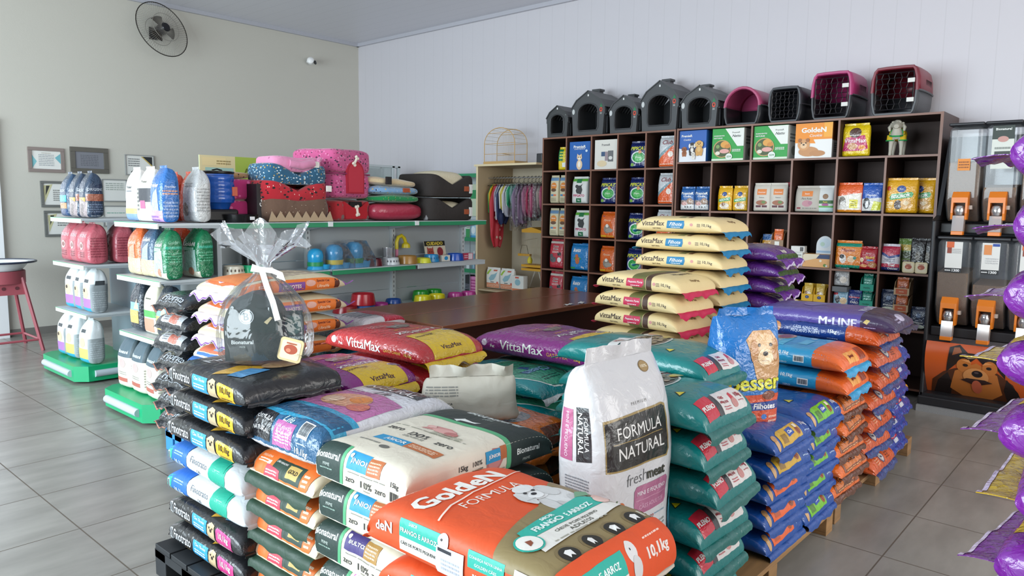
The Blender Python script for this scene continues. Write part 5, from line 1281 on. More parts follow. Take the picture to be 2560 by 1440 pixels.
def hopper(x, y, z, w, h, d, fill, label, lab):
    t = thing('kibble_hopper', label, 'hopper', (x, y, z), group='clear kibble hoppers with orange taps')
    hw = w/2
    def sect(x0, x1, inset, z_, m=None): return None
    side = [(0.0, .16), (.10, 0), (d, 0), (d, h), (-.02, h)]
    mb = MB(); mb.prism(side, 'y', -hw, hw, HC)
    o = mb.obj('clear_bin', t, fix=True); bv = o.modifiers.new('b', 'BEVEL'); bv.width = .03; bv.segments = 3
    fz = fill*h
    mb = MB(); mb.prism([(.008, .165), (.105, .008), (d-.01, .008), (d-.01, fz+.03), (.004-.02*fill, fz)], 'y', -hw+.01, hw-.01, KB)
    mb.obj('kibble', t)['kind'] = 'stuff'
    MB().box(-.035, d+.01, -hw-.008, hw+.008, h, h+.025, mat('#26272b', rough=.35), .01).obj('lid', t)
    tap = MB(); tw = .055
    tap.prism([(-.07, .0), (-.01, -.0), (.03, .10), (.02, .20), (-.03, .215), (-.075, .17), (-.078, .05)], 'y', -tw, -tw+.014, OR).prism([(-.07, .0), (-.01, -.0), (.03, .10), (.02, .20), (-.03, .215), (-.075, .17), (-.078, .05)], 'y', tw-.014, tw, OR)
    tap.prism([(-.03, .215), (.02, .20), (.02, .14), (-.075, .13), (-.075, .17)], 'y', -tw+.014, tw-.014, OR)
    tap.obj('tap_housing', t, (0, 0, .02))
    MB().lathe([(0, -.045), (.03, -.035), (.042, 0), (.03, .035), (0, .045)], clear('tap_clear', tint=(.8, .78, .75), amount=.3, rough=.1, haze=.25), 16).obj('clear_valve', t, (-.045, 0, .09))
    ch = MB(); ch.prism([(-.09, -.075), (-.03, -.085), (-.01, .04), (-.07, .05)], 'y', -tw*.72, tw*.72, clear('chute_orange', tint=(.9, .6, .4), amount=.12, rough=.1, haze=.3)); ch.obj('chute', t)
    MB().box(-.098, -.03, -tw*.74, tw*.74, -.10, -.07, OR, .004).obj('chute_lip', t)
    MB().box(-.01, .03, -tw-.02, -tw, .10, .13, mat('#c9c7c0', rough=.4)).obj('tap_lever', t)
    if lab:
        mb = MB(); k = {'o': [('R', -.042, .042, -.045, .045, '#e08a2c'), ('N', -.035, .035, -.03, .03, 3, '#8c4c14')],
                        'w': [('R', -.058, .058, -.12, .12, '#dcdcd8'), ('R', -.058, .058, -.12, -.085, '#1d1d20'), ('T', .02, -.102, .05, .022, '1300', '#f0f0f0', {'bold': .03}), ('N', -.054, -.015, -.11, -.095, 1, '#e8e8e8'), ('R', -.05, -.0, .075, .12, '#d2602c'), ('R', -.045, -.015, .03, .075, '#8c3c28'), ('N', -.01, .05, .03, .07, 3, '#b4b4b4')],
                        'x': [('R', -.058, .058, -.12, .12, '#dcdcd8'), ('R', -.058, .058, -.12, -.085, '#1d1d20'), ('T', .02, -.102, .05, .022, '1300', '#f0f0f0', {'bold': .03}), ('N', -.054, -.015, -.11, -.095, 1, '#e8e8e8'), ('R', -.045, .005, .03, .105, '#d98a4c'), ('R', .01, .055, .095, .115, '#2a4a9c'), ('N', -.03, .05, -.04, .01, 3, '#c4c4c4')],
                        'b': [('R', -.07, .07, -.17, .15, '#d3d8d0'), ('R', -.07, .07, .05, .15, '#2f3a34'), ('T', 0, .125, .1, .02, 'Bionatural', '#e8ece8', {'bold': .02}), ('E', 0, .05, .035, .022, '#c09088'), ('N', -.05, .05, -.03, .0, 1, '#8a908a'), ('R', -.05, .05, -.065, -.04, '#3a403c'), ('T', .0, -.10, .07, .026, '2000', '#22262a', {'bold': .03})]}[lab]
        zc = {'o': h*.60, 'w': h*.80, 'x': h*.80, 'b': h*.78}[lab]
        flatput(mb, k, lambda a, b, o: (-.006-.02*((b+zc)/h)-o, -a, b+zc)); mb.obj('price_label', t, fix=False)
for i, (lab, fl, w) in enumerate((('o', .62, 'upper left, with small orange label'), ('b', .36, 'upper second, with green topped label'), ('x', .5, 'upper third'), ('w', .5, 'upper fourth'))):
    if i < 3: hopper(6.68, 1.215-.245*i, 1.51, .225, .74, .30, fl, 'clear kibble hopper with orange tap, ' + w, lab)
for i, (lab, fl, w) in enumerate((('w', .62, 'lower left, priced 1300 with red packet'), ('x', .50, 'lower second, priced 1300 with tan packet'), ('w', .5, 'lower third, beside the purple sacks'))):
    hopper(6.60, 1.22-.245*i, .69, .225, .685, .30, fl, 'clear kibble hopper with orange tap, ' + w, lab)
# =====================================================================
# PET BEDS, BOWLS AND BAGS ON THE GONDOLAS
# =====================================================================
def fabric(name, base, spots, scale=60, rough=.9, pat='dots'):
    """printed cloth: small scattered coloured marks on a ground colour"""
    if name in MATS: return MATS[name]
    m, nt, b = node_mat(name, rough)
    b.inputs['Sheen Weight'].default_value = .3
    tc = nt.nodes.new('ShaderNodeTexCoord'); last = None
    rgbp = nt.nodes.new('ShaderNodeRGB'); rgbp.outputs[0].default_value = (*hexc(base), 1); last = rgbp.outputs[0]
    for i, (c, th) in enumerate(spots):
        v = nt.nodes.new('ShaderNodeTexVoronoi'); v.inputs['Scale'].default_value = scale*(1+.17*i); v.inputs['Randomness'].default_value = .85
        mp = nt.nodes.new('ShaderNodeMapping'); mp.inputs['Location'].default_value = (i*3.7, i*1.9, i*2.3); mp.inputs['Scale'].default_value = ((1, 1.0, 1.6), (1.6, 1, 1), (1, 1, 1))[i % 3] if pat != 'dots' else (1, 1, 1)
        nt.links.new(tc.outputs['Object'], mp.inputs[0]); nt.links.new(mp.outputs[0], v.inputs['Vector'])
        sx = nt.nodes.new('ShaderNodeSeparateXYZ'); nt.links.new(v.outputs['Color'], sx.inputs[0])
        near = math_n(nt, 'LESS_THAN', v.outputs['Distance'], th)
        some = math_n(nt, 'LESS_THAN', sx.outputs[0], .62)
        mx = nt.nodes.new('ShaderNodeMixRGB'); nt.links.new(math_n(nt, 'MULTIPLY', near, some), mx.inputs[0]); nt.links.new(last, mx.inputs[1]); mx.inputs[2].default_value = (*hexc(c), 1); last = mx.outputs[0]
    nt.links.new(last, b.inputs['Base Color'])
    n = nt.nodes.new('ShaderNodeTexNoise'); n.inputs['Scale'].default_value = 14; bp = nt.nodes.new('ShaderNodeBump'); bp.inputs['Strength'].default_value = .5; bp.inputs['Distance'].default_value = .02
    nt.links.new(tc.outputs['Object'], n.inputs['Vector']); nt.links.new(n.outputs['Fac'], bp.inputs['Height']); nt.links.new(bp.outputs[0], b.inputs['Normal'])
    MATS[name] = m
    return m
def soft_box(w, d, h, m, e=5, seed=0, amp=.006, sag=0.0, dip=0.0, N=28, M=14, open_top=0.0):
    """upholstered block; dip lowers the front wall in the middle"""
    mb = MB(); V = []; F = []
    rows = []
    for i in range(M+1):
        ph = -PI/2+PI*i/M
        cz, cr = math.sin(ph), math.cos(ph)
        z = h/2*(1+math.copysign(abs(cz)**(2/e), cz)); r = max(1e-4, abs(cr))**(2/e)
        for k in range(N*2):
            a = 2*PI*k/(N*2); c, s_ = math.cos(a), math.sin(a)
            x = w/2*r*math.copysign(abs(c)**(2/e), c); y = d/2*r*math.copysign(abs(s_)**(2/e), s_)
            zz = z
            if dip and y < 0: zz -= dip*(z/h)*math.exp(-(x/(w*.24))**2)*min(1, -y/(d*.2))
            v = noise.noise(Vector((x*6+seed, y*6, z*6)))*amp*1.6
            V.append((x*(1+v/w), y*(1+v/d), zz+v*(z/h)-sag*((x/w*2)**2)*(z/h)))
    n = N*2
    for i in range(M):
        for k in range(n): F.append((i*n+k, i*n+(k+1) % n, (i+1)*n+(k+1) % n, (i+1)*n+k))
    F.append(tuple(range(n-1, -1, -1))); F.append(tuple(M*n+k for k in range(n)))
    mb.add(V, F, m, True)
    return mb
def ring_bed(w, d, h, m, inner, dip, seed=0, wall=.09, zig=None):
    """pet bed: padded wall around a cushion; the front of the wall dips"""
    mb = MB(); V = []; F = []; n = 48; prof = 12
    for k in range(n):
        a = 2*PI*k/n; c, s_ = math.cos(a), math.sin(a)
        ex = .38; X = math.copysign(abs(c)**ex, c); Y = math.copysign(abs(s_)**ex, s_)
        hh = h
        if Y < -.5: hh = h*(1-dip*math.exp(-(X/.45)**2))
        for j in range(prof):
            b = 2*PI*j/prof; bc_, bs = math.cos(b), math.sin(b)
            rr = wall/2*math.copysign(abs(bc_)**.7, bc_); zz = hh/2+hh/2*math.copysign(abs(bs)**.6, bs)
            v = 1+.03*noise.noise(Vector((X*4+seed, Y*4, zz*9)))
            V.append((X*(w/2-wall/2)*v+X*rr*.9, Y*(d/2-wall/2)*v+Y*rr*.9, zz))
    for k in range(n):
        for j in range(prof): F.append((k*prof+j, ((k+1) % n)*prof+j, ((k+1) % n)*prof+(j+1) % prof, k*prof+(j+1) % prof))
    mb.add(V, F, m, True)
    return mb
PF1 = fabric('cloth_pink_paw', '#c9588c', [('#4a2a44', .32), ('#9c2f5c', .26), ('#e08cb4', .24)], 24, pat='x')
PF2 = fabric('cloth_red_paw', '#b81c2c', [('#201014', .36), ('#ead8cc', .16)], 26, pat='x')
PF3 = fabric('cloth_teal_bone', '#245a7a', [('#d8e4e8', .26), ('#caa24a', .24), ('#8cc0dc', .26)], 30, pat='x')
PF4 = fabric('cloth_brown_mountain', '#6a5040', [('#cfc0ac', .14)], 34, pat='x')
PF5 = fabric('cloth_red_pug', '#b0252e', [('#7d6a66', .38), ('#3a2020', .2)], 17)
PF6 = fabric('cloth_cream_print', '#d3c09a', [('#8c6a4a', .14)], 34, pat='x')
PF7 = fabric('cloth_blue_penguin', '#7ea6cc', [('#22304c', .24), ('#e8b83a', .24), ('#f0f0f0', .14)], 30)
PF8 = fabric('cloth_green_pill', '#0f8a4a', [('#f0f0e4', .16), ('#e8a03a', .16)], 38, pat='x')
PF9 = fabric('cloth_magenta_paw', '#b52a6c', [('#d96a9c', .32)], 26)
LP = mat('#dc94b8', rough=.9); BKF = mat('#2f2a28', rough=.8, bump=.4, bscale=20); CRM = mat('#d9d0b4', rough=.95, bump=.6, bscale=60)
ZT = 1.442
def bed(x, z, w, d, h, m, inner, dip, label, y=5.51, seed=0, rz=0, tag=None):
    t = thing('pet_bed', label, 'pet bed', (x, y, z), R(rz), group='pet beds on the long gondola top')
    ring_bed(w, d, h, m, inner, dip, seed).obj('padded_wall', t)
    soft_box(w*.84, d*.80, h*.62, inner, seed=seed).obj('cushion', t)
    if tag: MB().box(tag[0], tag[0]+.05, -d/2-.01, -d/2+.002, h*tag[1], h*tag[1]+.05, mat('#e8e6e0', rough=.5), .002).obj('hang_tag', t)
    return t
b1 = bed(3.40, ZT, .62, .42, .20, PF4, mat('#9c8468', rough=.95), .15, 'brown bone print bed with zigzag mountains, bottom of the pile', seed=1)
mb = MB(); P = [(-.31+.62*i/16, .03+(.055 if i % 2 else 0)) for i in range(17)]
mb.prism([(-.30, .004)] + P[1:-1] + [(.30, .004)], 'y', -.216, -.208, mat('#b39c80', rough=.95)); mb.obj('zigzag_trim', b1)
bed(3.39, ZT+.165, .61, .41, .17, PF2, mat('#8c1420', rough=.95), .5, 'red paw and bone print bed in the middle of the pile', seed=2, tag=(.25, .5))
bed(3.40, ZT+.30, .58, .40, .17, PF3, mat('#2a4a60', rough=.95), .55, 'teal bone print bed near the top of the pile', seed=3)
bt = bed(3.42, ZT+.40, .48, .36, .13, fabric('cloth_pink_plush', '#d98cb0', [('#b3608c', .2)], 20), LP, .1, 'light pink plush bed, top of the bed pile', seed=4, tag=(.12, .35))
MB().tube([(-.1, -.165, .07), (.0, -.185, .055), (.12, -.17, .08)], .035, fabric('cloth_pink_plush', '', []), 10).tube([(.14, -.16, .06), (.17, -.175, .1), (.2, -.155, .12)], .02, LP, 8).obj('plush_ear', bt)
# pink cube house on the red pug one
def cave(x, z, w, d, h, m, inner, label, rz, split, opening=True, bone='#efe6d0'):
    t = thing('pet_house', label, 'pet house', (x, 5.60, z), R(rz), group=None)
    return t
ch = thing('pet_house', 'large pink paw print cube pet house with red arched doorway', 'pet house', (3.96, 5.68, ZT+.195), R(14))
ch.scale = (.86, .86, .92)
hw, hd, hh = .30, .30, .46
mb = soft_box(.60, .60, .24, PF1, e=7, seed=5); mb.obj('lower_cushion_wall', ch)
o = soft_box(.62, .62, .24, PF1, e=6, seed=6).obj('upper_cushion_wall', ch, (0, 0, .235))
ar = [(-.13, .05), (.13, .05), (.135, .22)] + [(.135*math.cos(PI*i/10), .24+.12*math.sin(PI*i/10)) for i in range(1, 10)] + [(-.135, .22)]
MB().prism(ar, 'y', -.322, -.295, mat('#b3283c', rough=.9)).obj('doorway_lining', ch)
MB().prism([(a*.86, b*.9+.02) for a, b in ar], 'y', -.324, -.321, mat('#c93a4c', rough=.95)).obj('doorway', ch)
def bone(s=1.0):
    mb = MB(); m = mat('#ece4d4', rough=.6)
    mb.tube([(-.025*s, 0, 0), (.025*s, 0, 0)], .010*s, m, 8)
    for a in (-1, 1):
        for b in (-1, 1): mb.lathe([(0, -.011*s), (.012*s, -.005*s), (.012*s, .005*s), (0, .011*s)], m, 8, c=(a*.03*s, 0, b*.011*s))
    return mb
o = bone(1.3).obj('bone_badge', ch, (-.02, -.335, .36)); o.rotation_euler = (0, R(-55), 0)
MB().tube([(math.copysign(abs(math.cos(a))**.33, math.cos(a))*.312, math.copysign(abs(math.sin(a))**.33, math.sin(a))*.312, .237) for a in [2*PI*i/60 for i in range(60)]], .006, mat('#9c3568', rough=.8), 5, True).obj('piping', ch)
cl = thing('pet_house', 'red pug print pet house under the large pink cube', 'pet house', (3.97, 5.66, ZT), R(12))
cl.scale = (.9, .9, 1)
soft_box(.54, .54, .19, PF5, e=7, seed=7, dip=.05).obj('cushion_wall', cl)
MB().prism([(-.15, .02), (.15, .02), (.17, .17), (.06, .12), (-.06, .12), (-.17, .17)], 'y', -.29, -.262, mat('#b8202c', rough=.9)).obj('front_flap', cl)
MB().prism([(-.09, .135), (.0, .11), (.09, .135), (.08, .17), (-.08, .17)], 'y', -.286, -.26, mat('#1a1414', rough=.9)).obj('opening_shadow', cl)  # near-black slab painted in as the shade inside the opening
o = bone(1.2).obj('bone_badge', cl, (.0, -.30, .09)); o.rotation_euler = (0, R(80), 0)
def cushion(x, z, w, d, h, m, label, rz=0, seed=0, tag=None):
    t = soft_box(w, d, h, m, e=3.2, seed=seed, amp=.01).obj('pet_cushion', loc=(x, 5.56, z), rz=R(rz), label=label, category='cushion', group='folded cushions on the long gondola top')
    if tag: MB().box(-.04+tag, .04+tag, -d/2-.008, -d/2+.006, h*.3, h*.8, mat('#a8502e', rough=.7), .003).obj('leather_tag', t)
    return t
rl = cushion(4.50, ZT, .64, .46, .165, mat('#a83048', rough=.35, bump=.6, bscale=18, coat=.4), 'wine red rolled cushion in clear plastic, lowest of the cushions', seed=8)
MB().tube([(.31, -.18, .03), (.36, -.2, .015), (.42, -.19, .012)], [.03, .012, .02], clear('plastic_twist', amount=.25, rough=.1, haze=.5, bump=.5), 8).obj('twisted_wrap_end', rl)
cushion(4.50, ZT+.165, .58, .42, .075, PF8, 'green cushion with small pill shapes, second from the bottom', seed=9)
cushion(4.50, ZT+.238, .58, .42, .08, PF7, 'light blue penguin print cushion with brown tag', 1, 10, .05)
cushion(4.48, ZT+.315, .54, .40, .075, PF6, 'cream bone print folded cushion, top of the cushions', -2, 11).rotation_euler = (0, R(3), R(-2))
MB().box(-.03, .03, -.21, -.19, .0, .07, mat('#1d1c1f', rough=.5), .002).obj('hang_tag', loc=(4.34, 5.545, ZT+.33), label='black cardboard tag on the cream folded cushion', category='tag')
for z, w, s_ in ((ZT, 'lower', 12), (ZT+.228, 'upper', 13)):
    t = thing('pet_bed', '%s dark charcoal pet bed with cream fleece lining' % w, 'pet bed', (5.12, 5.56, z), R(0), group='charcoal pet beds at the gondola end')
    ring_bed(.66, .54, .222, BKF, CRM, .45, s_, wall=.06).obj('padded_wall', t)
    soft_box(.56, .44, .19 if w == 'lower' else .26, CRM, e=3, seed=s_).obj('fleece_cushion', t)
    MB().box(.14, .20, -.276, -.26, .06, .11, mat('#a04e2c', rough=.6), .002).obj('leather_tag', t)
    MB().box(.21, .245, -.28, -.262, .04, .13, mat('#dcdcd8', rough=.5), .002).obj('hang_tag', t)
# boxes behind the feeder
for x, z, c, lab in ((2.99, ZT, '#b52a6c', 'magenta paw print pet house, lower one behind the feeder'), (2.99, ZT+.17, '#c8488a', 'magenta paw print pet house, upper one behind the feeder')):
    soft_box(.30, .34, .17, PF9, e=6, seed=14).obj('pet_house', loc=(x, 5.72, z), label=lab, category='pet house', group='magenta pet houses behind the blue feeder')
soft_box(.30, .3, .05, fabric('cloth_leopard', '#a8845a', [('#3a281a', .3)], 40), e=4, seed=15).obj('pet_cushion', loc=(2.97, 5.72, ZT+.342), label='leopard print cushion on the magenta houses', category='cushion')
# more magenta behind the blue feeder to its left
soft_box(.22, .3, .33, PF9, e=6, seed=16).obj('pet_house', loc=(2.60, 5.90, ZT), label='magenta paw print pet house between feeder and clear pack', category='pet house')
carton('black_box', 3.06, 3.14, 5.40, 5.60, ZT, .30, '#1f1e20', 'tall black carton with white letters between feeder and beds', 'carton', face='-y', decals=[('T', 0, .0, .06, .05, 'Go', '#e8e6e2', {'bold': .03, 'rot': 90})])
# blue water feeder
wfd = thing('pet_feeder', 'large translucent blue pet food dispenser with black base', 'feeder', (2.79, 5.50, ZT))
BL = mat('#1f57b0', rough=.15, coat=.5); BB = mat('#141416', rough=.25)
pr = [(0, .10), (.08, .10), (.10, .14), (.118, .15)]
for k in range(4): z = .16+.05*k; pr += [(.120, z), (.124, z+.012), (.124, z+.03), (.120, z+.042)]
pr += [(.125, .355), (.122, .365), (0, .37)]
MB().lathe(pr, BL, 32).obj('hopper', wfd); MB().lathe([(0, .37), (.124, .37), (.126, .385), (.10, .39), (0, .388)], BB, 32).tube([(-.04, 0, .395), (0, 0, .405), (.04, 0, .395)], .006, BB, 6).obj('lid', wfd)
MB().box(-.13, .12, -.10, .10, 0, .10, BB, .02).obj('base', wfd)
MB().lathe([(.05, .0), (.12, .0), (.135, .06), (.125, .062), (.10, .02), (0, .02)], BB, 28, c=(.12, -.11, 0)).box(.13, .165, -.248, -.240, .02, .045, mat('#e0e0e0', rough=.5)).obj('feeding_tray', wfd)
MB().box(.062, .105, -.112, -.10, .20, .27, mat('#c2583c', rough=.4), .003).obj('sticker', wfd)
# ---------------- bowls ----------------
def bowl(x, y, z, r, h, c, label, grp='pet bowls on the gondola shelves', inner=None, dbl=False, deco=None, flare=1.25, name='pet_bowl'):
    t = thing(name, label, 'pet bowl', (x, y, z), rnd.uniform(-.1, .1), group=grp)
    m = mat(c, rough=.22)
    for k, dx in enumerate((-r*1.02, r*1.02) if dbl else (0,)):
        MB().lathe([(r*1.0*flare*.8, 0), (r*flare*.8, h*.05), (r*.86, h*.97), (r*.82, h), (r*.78, h*.96), (r*.6, h*.35), (0, h*.3)], m, 26, c=(dx, 0, 0)).obj('bowl', t)
    if deco:
        mb = MB()
        for i in range(7):
            a = -PI*.85+PI*.7*i/6; rr = r*.945
            mb.add([(rr*math.cos(a+.08*math.cos(q))*1.0+0, rr*math.sin(a+.08*math.cos(q)), h*.5+h*.2*math.sin(q)) for q in [2*PI*j/8 for j in range(8)]], [tuple(range(8))], plain(deco))
        mb.obj('printed_marks', t, fix=False)
    return t
ZM = 1.032; YB = 5.42
bowl(2.86, YB, ZM, .085, .07, '#d6cfbd', 'beige printed pet bowl, leftmost on the middle shelf', deco='#5a4a3c')
t = thing('water_fountain', 'black and green capsule pet waterer behind the gift bag', 'waterer', (3.02, YB+.02, ZM))
MB().lathe([(0, 0), (.10, 0), (.10, .05), (.09, .07), (0, .07)], GGR, 24).obj('base', t); MB().lathe([(.07, .07), (.075, .16), (.06, .22), (.03, .245), (0, .25)], BB, 24).obj('tank', t)
LB = '#2a9cd0'
def cup_feeder(x, s, label, clearw=False, band=None):
    t = thing('pet_waterer', label, 'waterer', (x, YB, ZM), 0, 'light blue capsule waterers on the middle shelf'); m = mat(LB, rough=.15, coat=.4)
    MB().lathe([(0, 0), (.085*s, 0), (.08*s, .02*s), (.06*s, .05*s), (.06*s, .06*s), (0, .06*s)], m, 24).lathe([(0, .0), (.05*s, .0), (.06*s, .05*s), (.055*s, .05*s), (.04*s, .015*s), (0, .015*s)], m, 20, c=(.085*s, -.02, 0)).obj('drinking_base', t)
    MB().lathe([(.062*s, .058*s), (.075*s, .075*s), (.078*s, .14*s), (.068*s, .18*s), (.04*s, .205*s), (0, .21*s)], m, 26).obj('tank', t)
    MB().lathe([(.072*s, .035*s), (.079*s, .035*s), (.079*s, .075*s), (.072*s, .075*s)], mat('#1d8a52', rough=.4) if not band else mat(band, rough=.4), 26).obj('label_band', t)
    if clearw: MB().prism([(-.09*s, 0), (.16*s, 0), (.16*s, .07*s), (.06*s, .22*s), (-.06*s, .22*s), (-.09*s, .1*s)], 'y', -.09*s, .09*s, clear('clam', amount=.08, rough=.05, haze=.06, bump=.3)).obj('clear_wrap', t)
cup_feeder(3.60, .86, 'light blue capsule waterer, left of three'); cup_feeder(3.79, 1.0, 'light blue waterer in clear wrap with yellow label, middle of three', True, '#d8c03a'); cup_feeder(4.00, 1.08, 'tallest light blue waterer, right of three', True)
bowl(4.22, YB, ZM, .085, .065, '#5c1424', 'dark wine red bowl on the middle shelf')
bowl(4.42, YB, ZM, .085, .065, '#c8ccd0', 'white bowl with dark marks on the middle shelf', deco='#50545c')
bowl(4.62, YB, ZM, .105, .075, '#a0763a', 'golden brown bowl with the yellow toy behind', deco=None)
bowl(4.80, YB-.02, ZM, .085, .045, '#d6d83a', 'low lime yellow bowl on the middle shelf')
bowl(4.95, YB+.02, ZM, .08, .07, '#2a8cc4', 'medium blue bowl on the middle shelf', deco='#1d6a9c')
carton('bowl_carton', 5.04, 5.15, 5.38, 5.42, ZM, .06, '#dcd6c8', 'small white card with blue drop beside the blue bowl', 'carton', face='-y', decals=[('E', 0, 0, .025, .02, '#2a8cc4')])
bowl(5.26, YB, ZM, .09, .07, '#1c4fae', 'strong royal blue bowl near the right shelf end')
carton('pink_pack', 5.36, 5.50, 5.40, 5.46, ZM, .065, '#c23a5c', 'pink and white pack at the right shelf end', 'carton', face='-y', decals=[('R', .0, .06, -.03, .03, '#e6d6dc'), ('N', -.06, -.01, -.02, .02, 2, '#f0c8d4')])
sg = thing('warning_sign', 'black and cream CUIDADO warning sign with dog heads', 'sign', (5.08, 5.50, ZM))
mb = MB(); mb.box(-.14, .14, 0, .006, 0, .20, mat('#d8cfb8', rough=.4))
flatput(mb, [('R', -.14, .14, .15, .20, '#1d1c16'), ('T', 0, .175, .25, .035, 'CUIDADO', '#e0c84a', {'bold': .06}), ('E', -.07, .08, .045, .05, '#a8483c'), ('P', [(-.11, .1), (-.11, .145), (-.085, .12)], '#a8483c'), ('P', [(-.03, .1), (-.03, .145), (-.055, .12)], '#a8483c'), ('E', .06, .09, .04, .045, '#8c2430'), ('R', .0, .13, .02, .05, '#9c3438'), ('E', -.085, .09, .006, .006, '#22160f'), ('E', -.055, .09, .006, .006, '#22160f')], lambda a, b, o: (a, -o, b))
mb.obj('panel', sg, fix=False); sg.rotation_euler = (R(-12), 0, 0)
ty = thing('cat_toy', 'yellow and pink pipe cat toy with a hanging cone', 'toy', (4.66, 5.55, ZM))
YL = mat('#d9c62a', rough=.3)
MB().tube([(-.06, 0, .012), (-.06, 0, .13)], .016, mat('#e08aa8', rough=.3), 10).obj('pink_pipe', ty)
MB().tube([(-.06, 0, .13), (-.06, 0, .20), (-.04, 0, .245), (0, 0, .26), (.035, 0, .235), (.05, 0, .20)], .018, YL, 10).obj('yellow_pipe', ty)
MB().lathe([(.045, 0), (.04, .035), (.01, .06), (0, .06)], YL, 16, c=(.055, 0, .14)).obj('cone', ty)
MB().tube([(-.06, -.02, .014), (.02, -.03, .014)], .015, YL, 8).tube([(.02, -.03, .014), (.07, -.03, .014)], .015, mat('#e08aa8', rough=.3), 8).tube([(.07, -.03, .014), (.16, -.03, .02)], .016, mat('#4ac4c4', rough=.3), 8).obj('base_pipe', ty)
MB().lathe([(0, 0), (.05, 0), (.058, .15), (.055, .15), (.047, .005), (0, .005)], clear('cup_clear', amount=.15, haze=.25), 20, c=(0, 0, 0)).obj('plastic_cup', loc=(4.47, 5.52, ZM), label='clear plastic cup behind the white bowl', category='cup')
ZL = .642; YL2 = 5.36
G3 = 'pet bowls on the low gondola shelf'
bowl(4.05, YL2, ZL, .12, .05, '#1f5ea8', 'blue and teal stacked bowl under the red one', G3); bowl(4.05, YL2, ZL+.052, .115, .10, '#a8202c', 'tall red bowl stacked on the blue one', G3)
bowl(4.24, YL2, ZL, .085, .05, '#b0388c', 'magenta bowl beside the red and blue pile', G3); bowl(4.40, YL2, ZL, .08, .03, '#d9c41f', 'yellow bowl beneath the navy bowl', G3); bowl(4.40, YL2, ZL+.032, .08, .04, '#1f4a94', 'navy blue bowl on the small yellow one', G3)
bowl(4.84, YL2-.02, ZL, .09, .075, '#dcd01f', 'yellow double bowl on the low shelf', G3, dbl=True); bowl(4.98, YL2+.17, ZL, .09, .095, '#2f9c34', 'green double bowl behind the yellow one', G3, dbl=True)
bowl(5.32, YL2+.02, ZL, .085, .06, '#c04494', 'pink double bowl at the low shelf end', G3, dbl=True); bowl(3.86, YL2, ZL-.0, .115, .06, '#8c1822', 'dark red bowl, leftmost on the low shelf', G3)
# packs in the base of the gondola seen beside the orange cat food pile
# ---------------- end cap pouches ----------------
EG = 'pet food bags on the nearer gondola end'
def gouch(w, h, d, base, style, dec, side, seed=0, pinch=.25, n1=(2.3, 1.05)):
    h = min(h, .385); pinch += .14
    return pouch(w, h, d, base, style, dec, pinch=pinch, n1=n1, side=side, seed=seed, amp=.005, NU=30, NS=40)
N = lambda c, b0=-.12, b1=.06, n=6, w=.05: [('N', -w, w, b0, b1, n, c)]
K['gw1'] = gouch(.21, .40, .14, '#eceae4', 'p', [('R', -.1, .1, -.14, -.10, '#e4c47a'), ('R', -.1, .1, -.20, -.14, '#7c9ac0'), ('T', 0, .06, .12, .022, 'Premier', '#3a4048', {'shear': .3}), ('N', -.05, .05, .02, .04, 1, '#8a8e94')], N('#a8a8a4'), 41)
K['gw2'] = gouch(.21, .40, .13, '#e2e0d8', 'p', [('R', -.11, .11, -.05, .05, '#4a4c52'), ('R', -.05, .03, -.10, -.04, '#c06c90'), ('R', -.1, .1, -.2, -.10, '#ecebe8'), ('T', 0, .10, .10, .02, 'Premier', '#6c6860')], N('#a8a8a4'), 42)
K['gblue'] = gouch(.23, .42, .15, '#2a6cb4', 'g', [('T', .0, .07, .15, .032, 'Premier', WH, {'bold': .04, 'rot': 0}), ('P', [(-.02, .01), (.05, .05), (.08, -.12), (-.08, -.12)], '#a8b8cc'), ('R', -.11, .11, -.21, -.11, '#c8a0dc'), ('N', -.07, .07, -.19, -.14, 2, '#8c5cb4')], [('T', 0, .06, .10, .018, 'Premier', '#d8e0ec'), ('N', -.055, .055, .0, .04, 2, '#d89a7a')] + N('#8fa8d0', -.16, -.04, 5), 43)
K['gred'] = gouch(.24, .355, .12, '#e0502c', 'g', [('T', .03, .02, .12, .03, 'GoldeN', WH, {'bold': .04}), ('N', -.06, .06, .1, .14, 2, '#f4c8b4')], N('#f0b09c'), 44, pinch=.05)
K['gclear'] = gouch(.22, .40, .14, '#c4c6c6', 'g', [('R', -.1, .1, -.12, .06, '#dfe0e0'), ('E', -.03, -.10, .04, .05, '#8c8478'), ('N', -.06, .06, .06, .1, 2, '#9a9c9c')], N('#9c9e9e', -.12, .06, 8), 45, pinch=.35)
K['gor'] = gouch(.23, .355, .14, '#e4713c', 'g', [('T', 0, .07, .14, .03, 'GoldeN', '#f8d8c0', {'bold': .05}), ('R', -.115, .115, -.19, -.05, '#d9cba4'), ('P', [(-.03, .03), (.05, .06), (.06, -.05), (-.06, -.05)], '#f0a084')], N('#f0c0a4'), 46, pinch=.4)
K['gnv'] = gouch(.23, .355, .14, '#44607c', 'g', [('T', 0, .10, .13, .035, 'GoldeN', WH, {'bold': .05}), ('R', -.115, .115, -.19, -.05, '#d9cba4'), ('P', [(-.03, .03), (.06, .08), (.06, -.05), (-.06, -.05)], '#a8bccc')], N('#9cb0c4'), 47, pinch=.3)
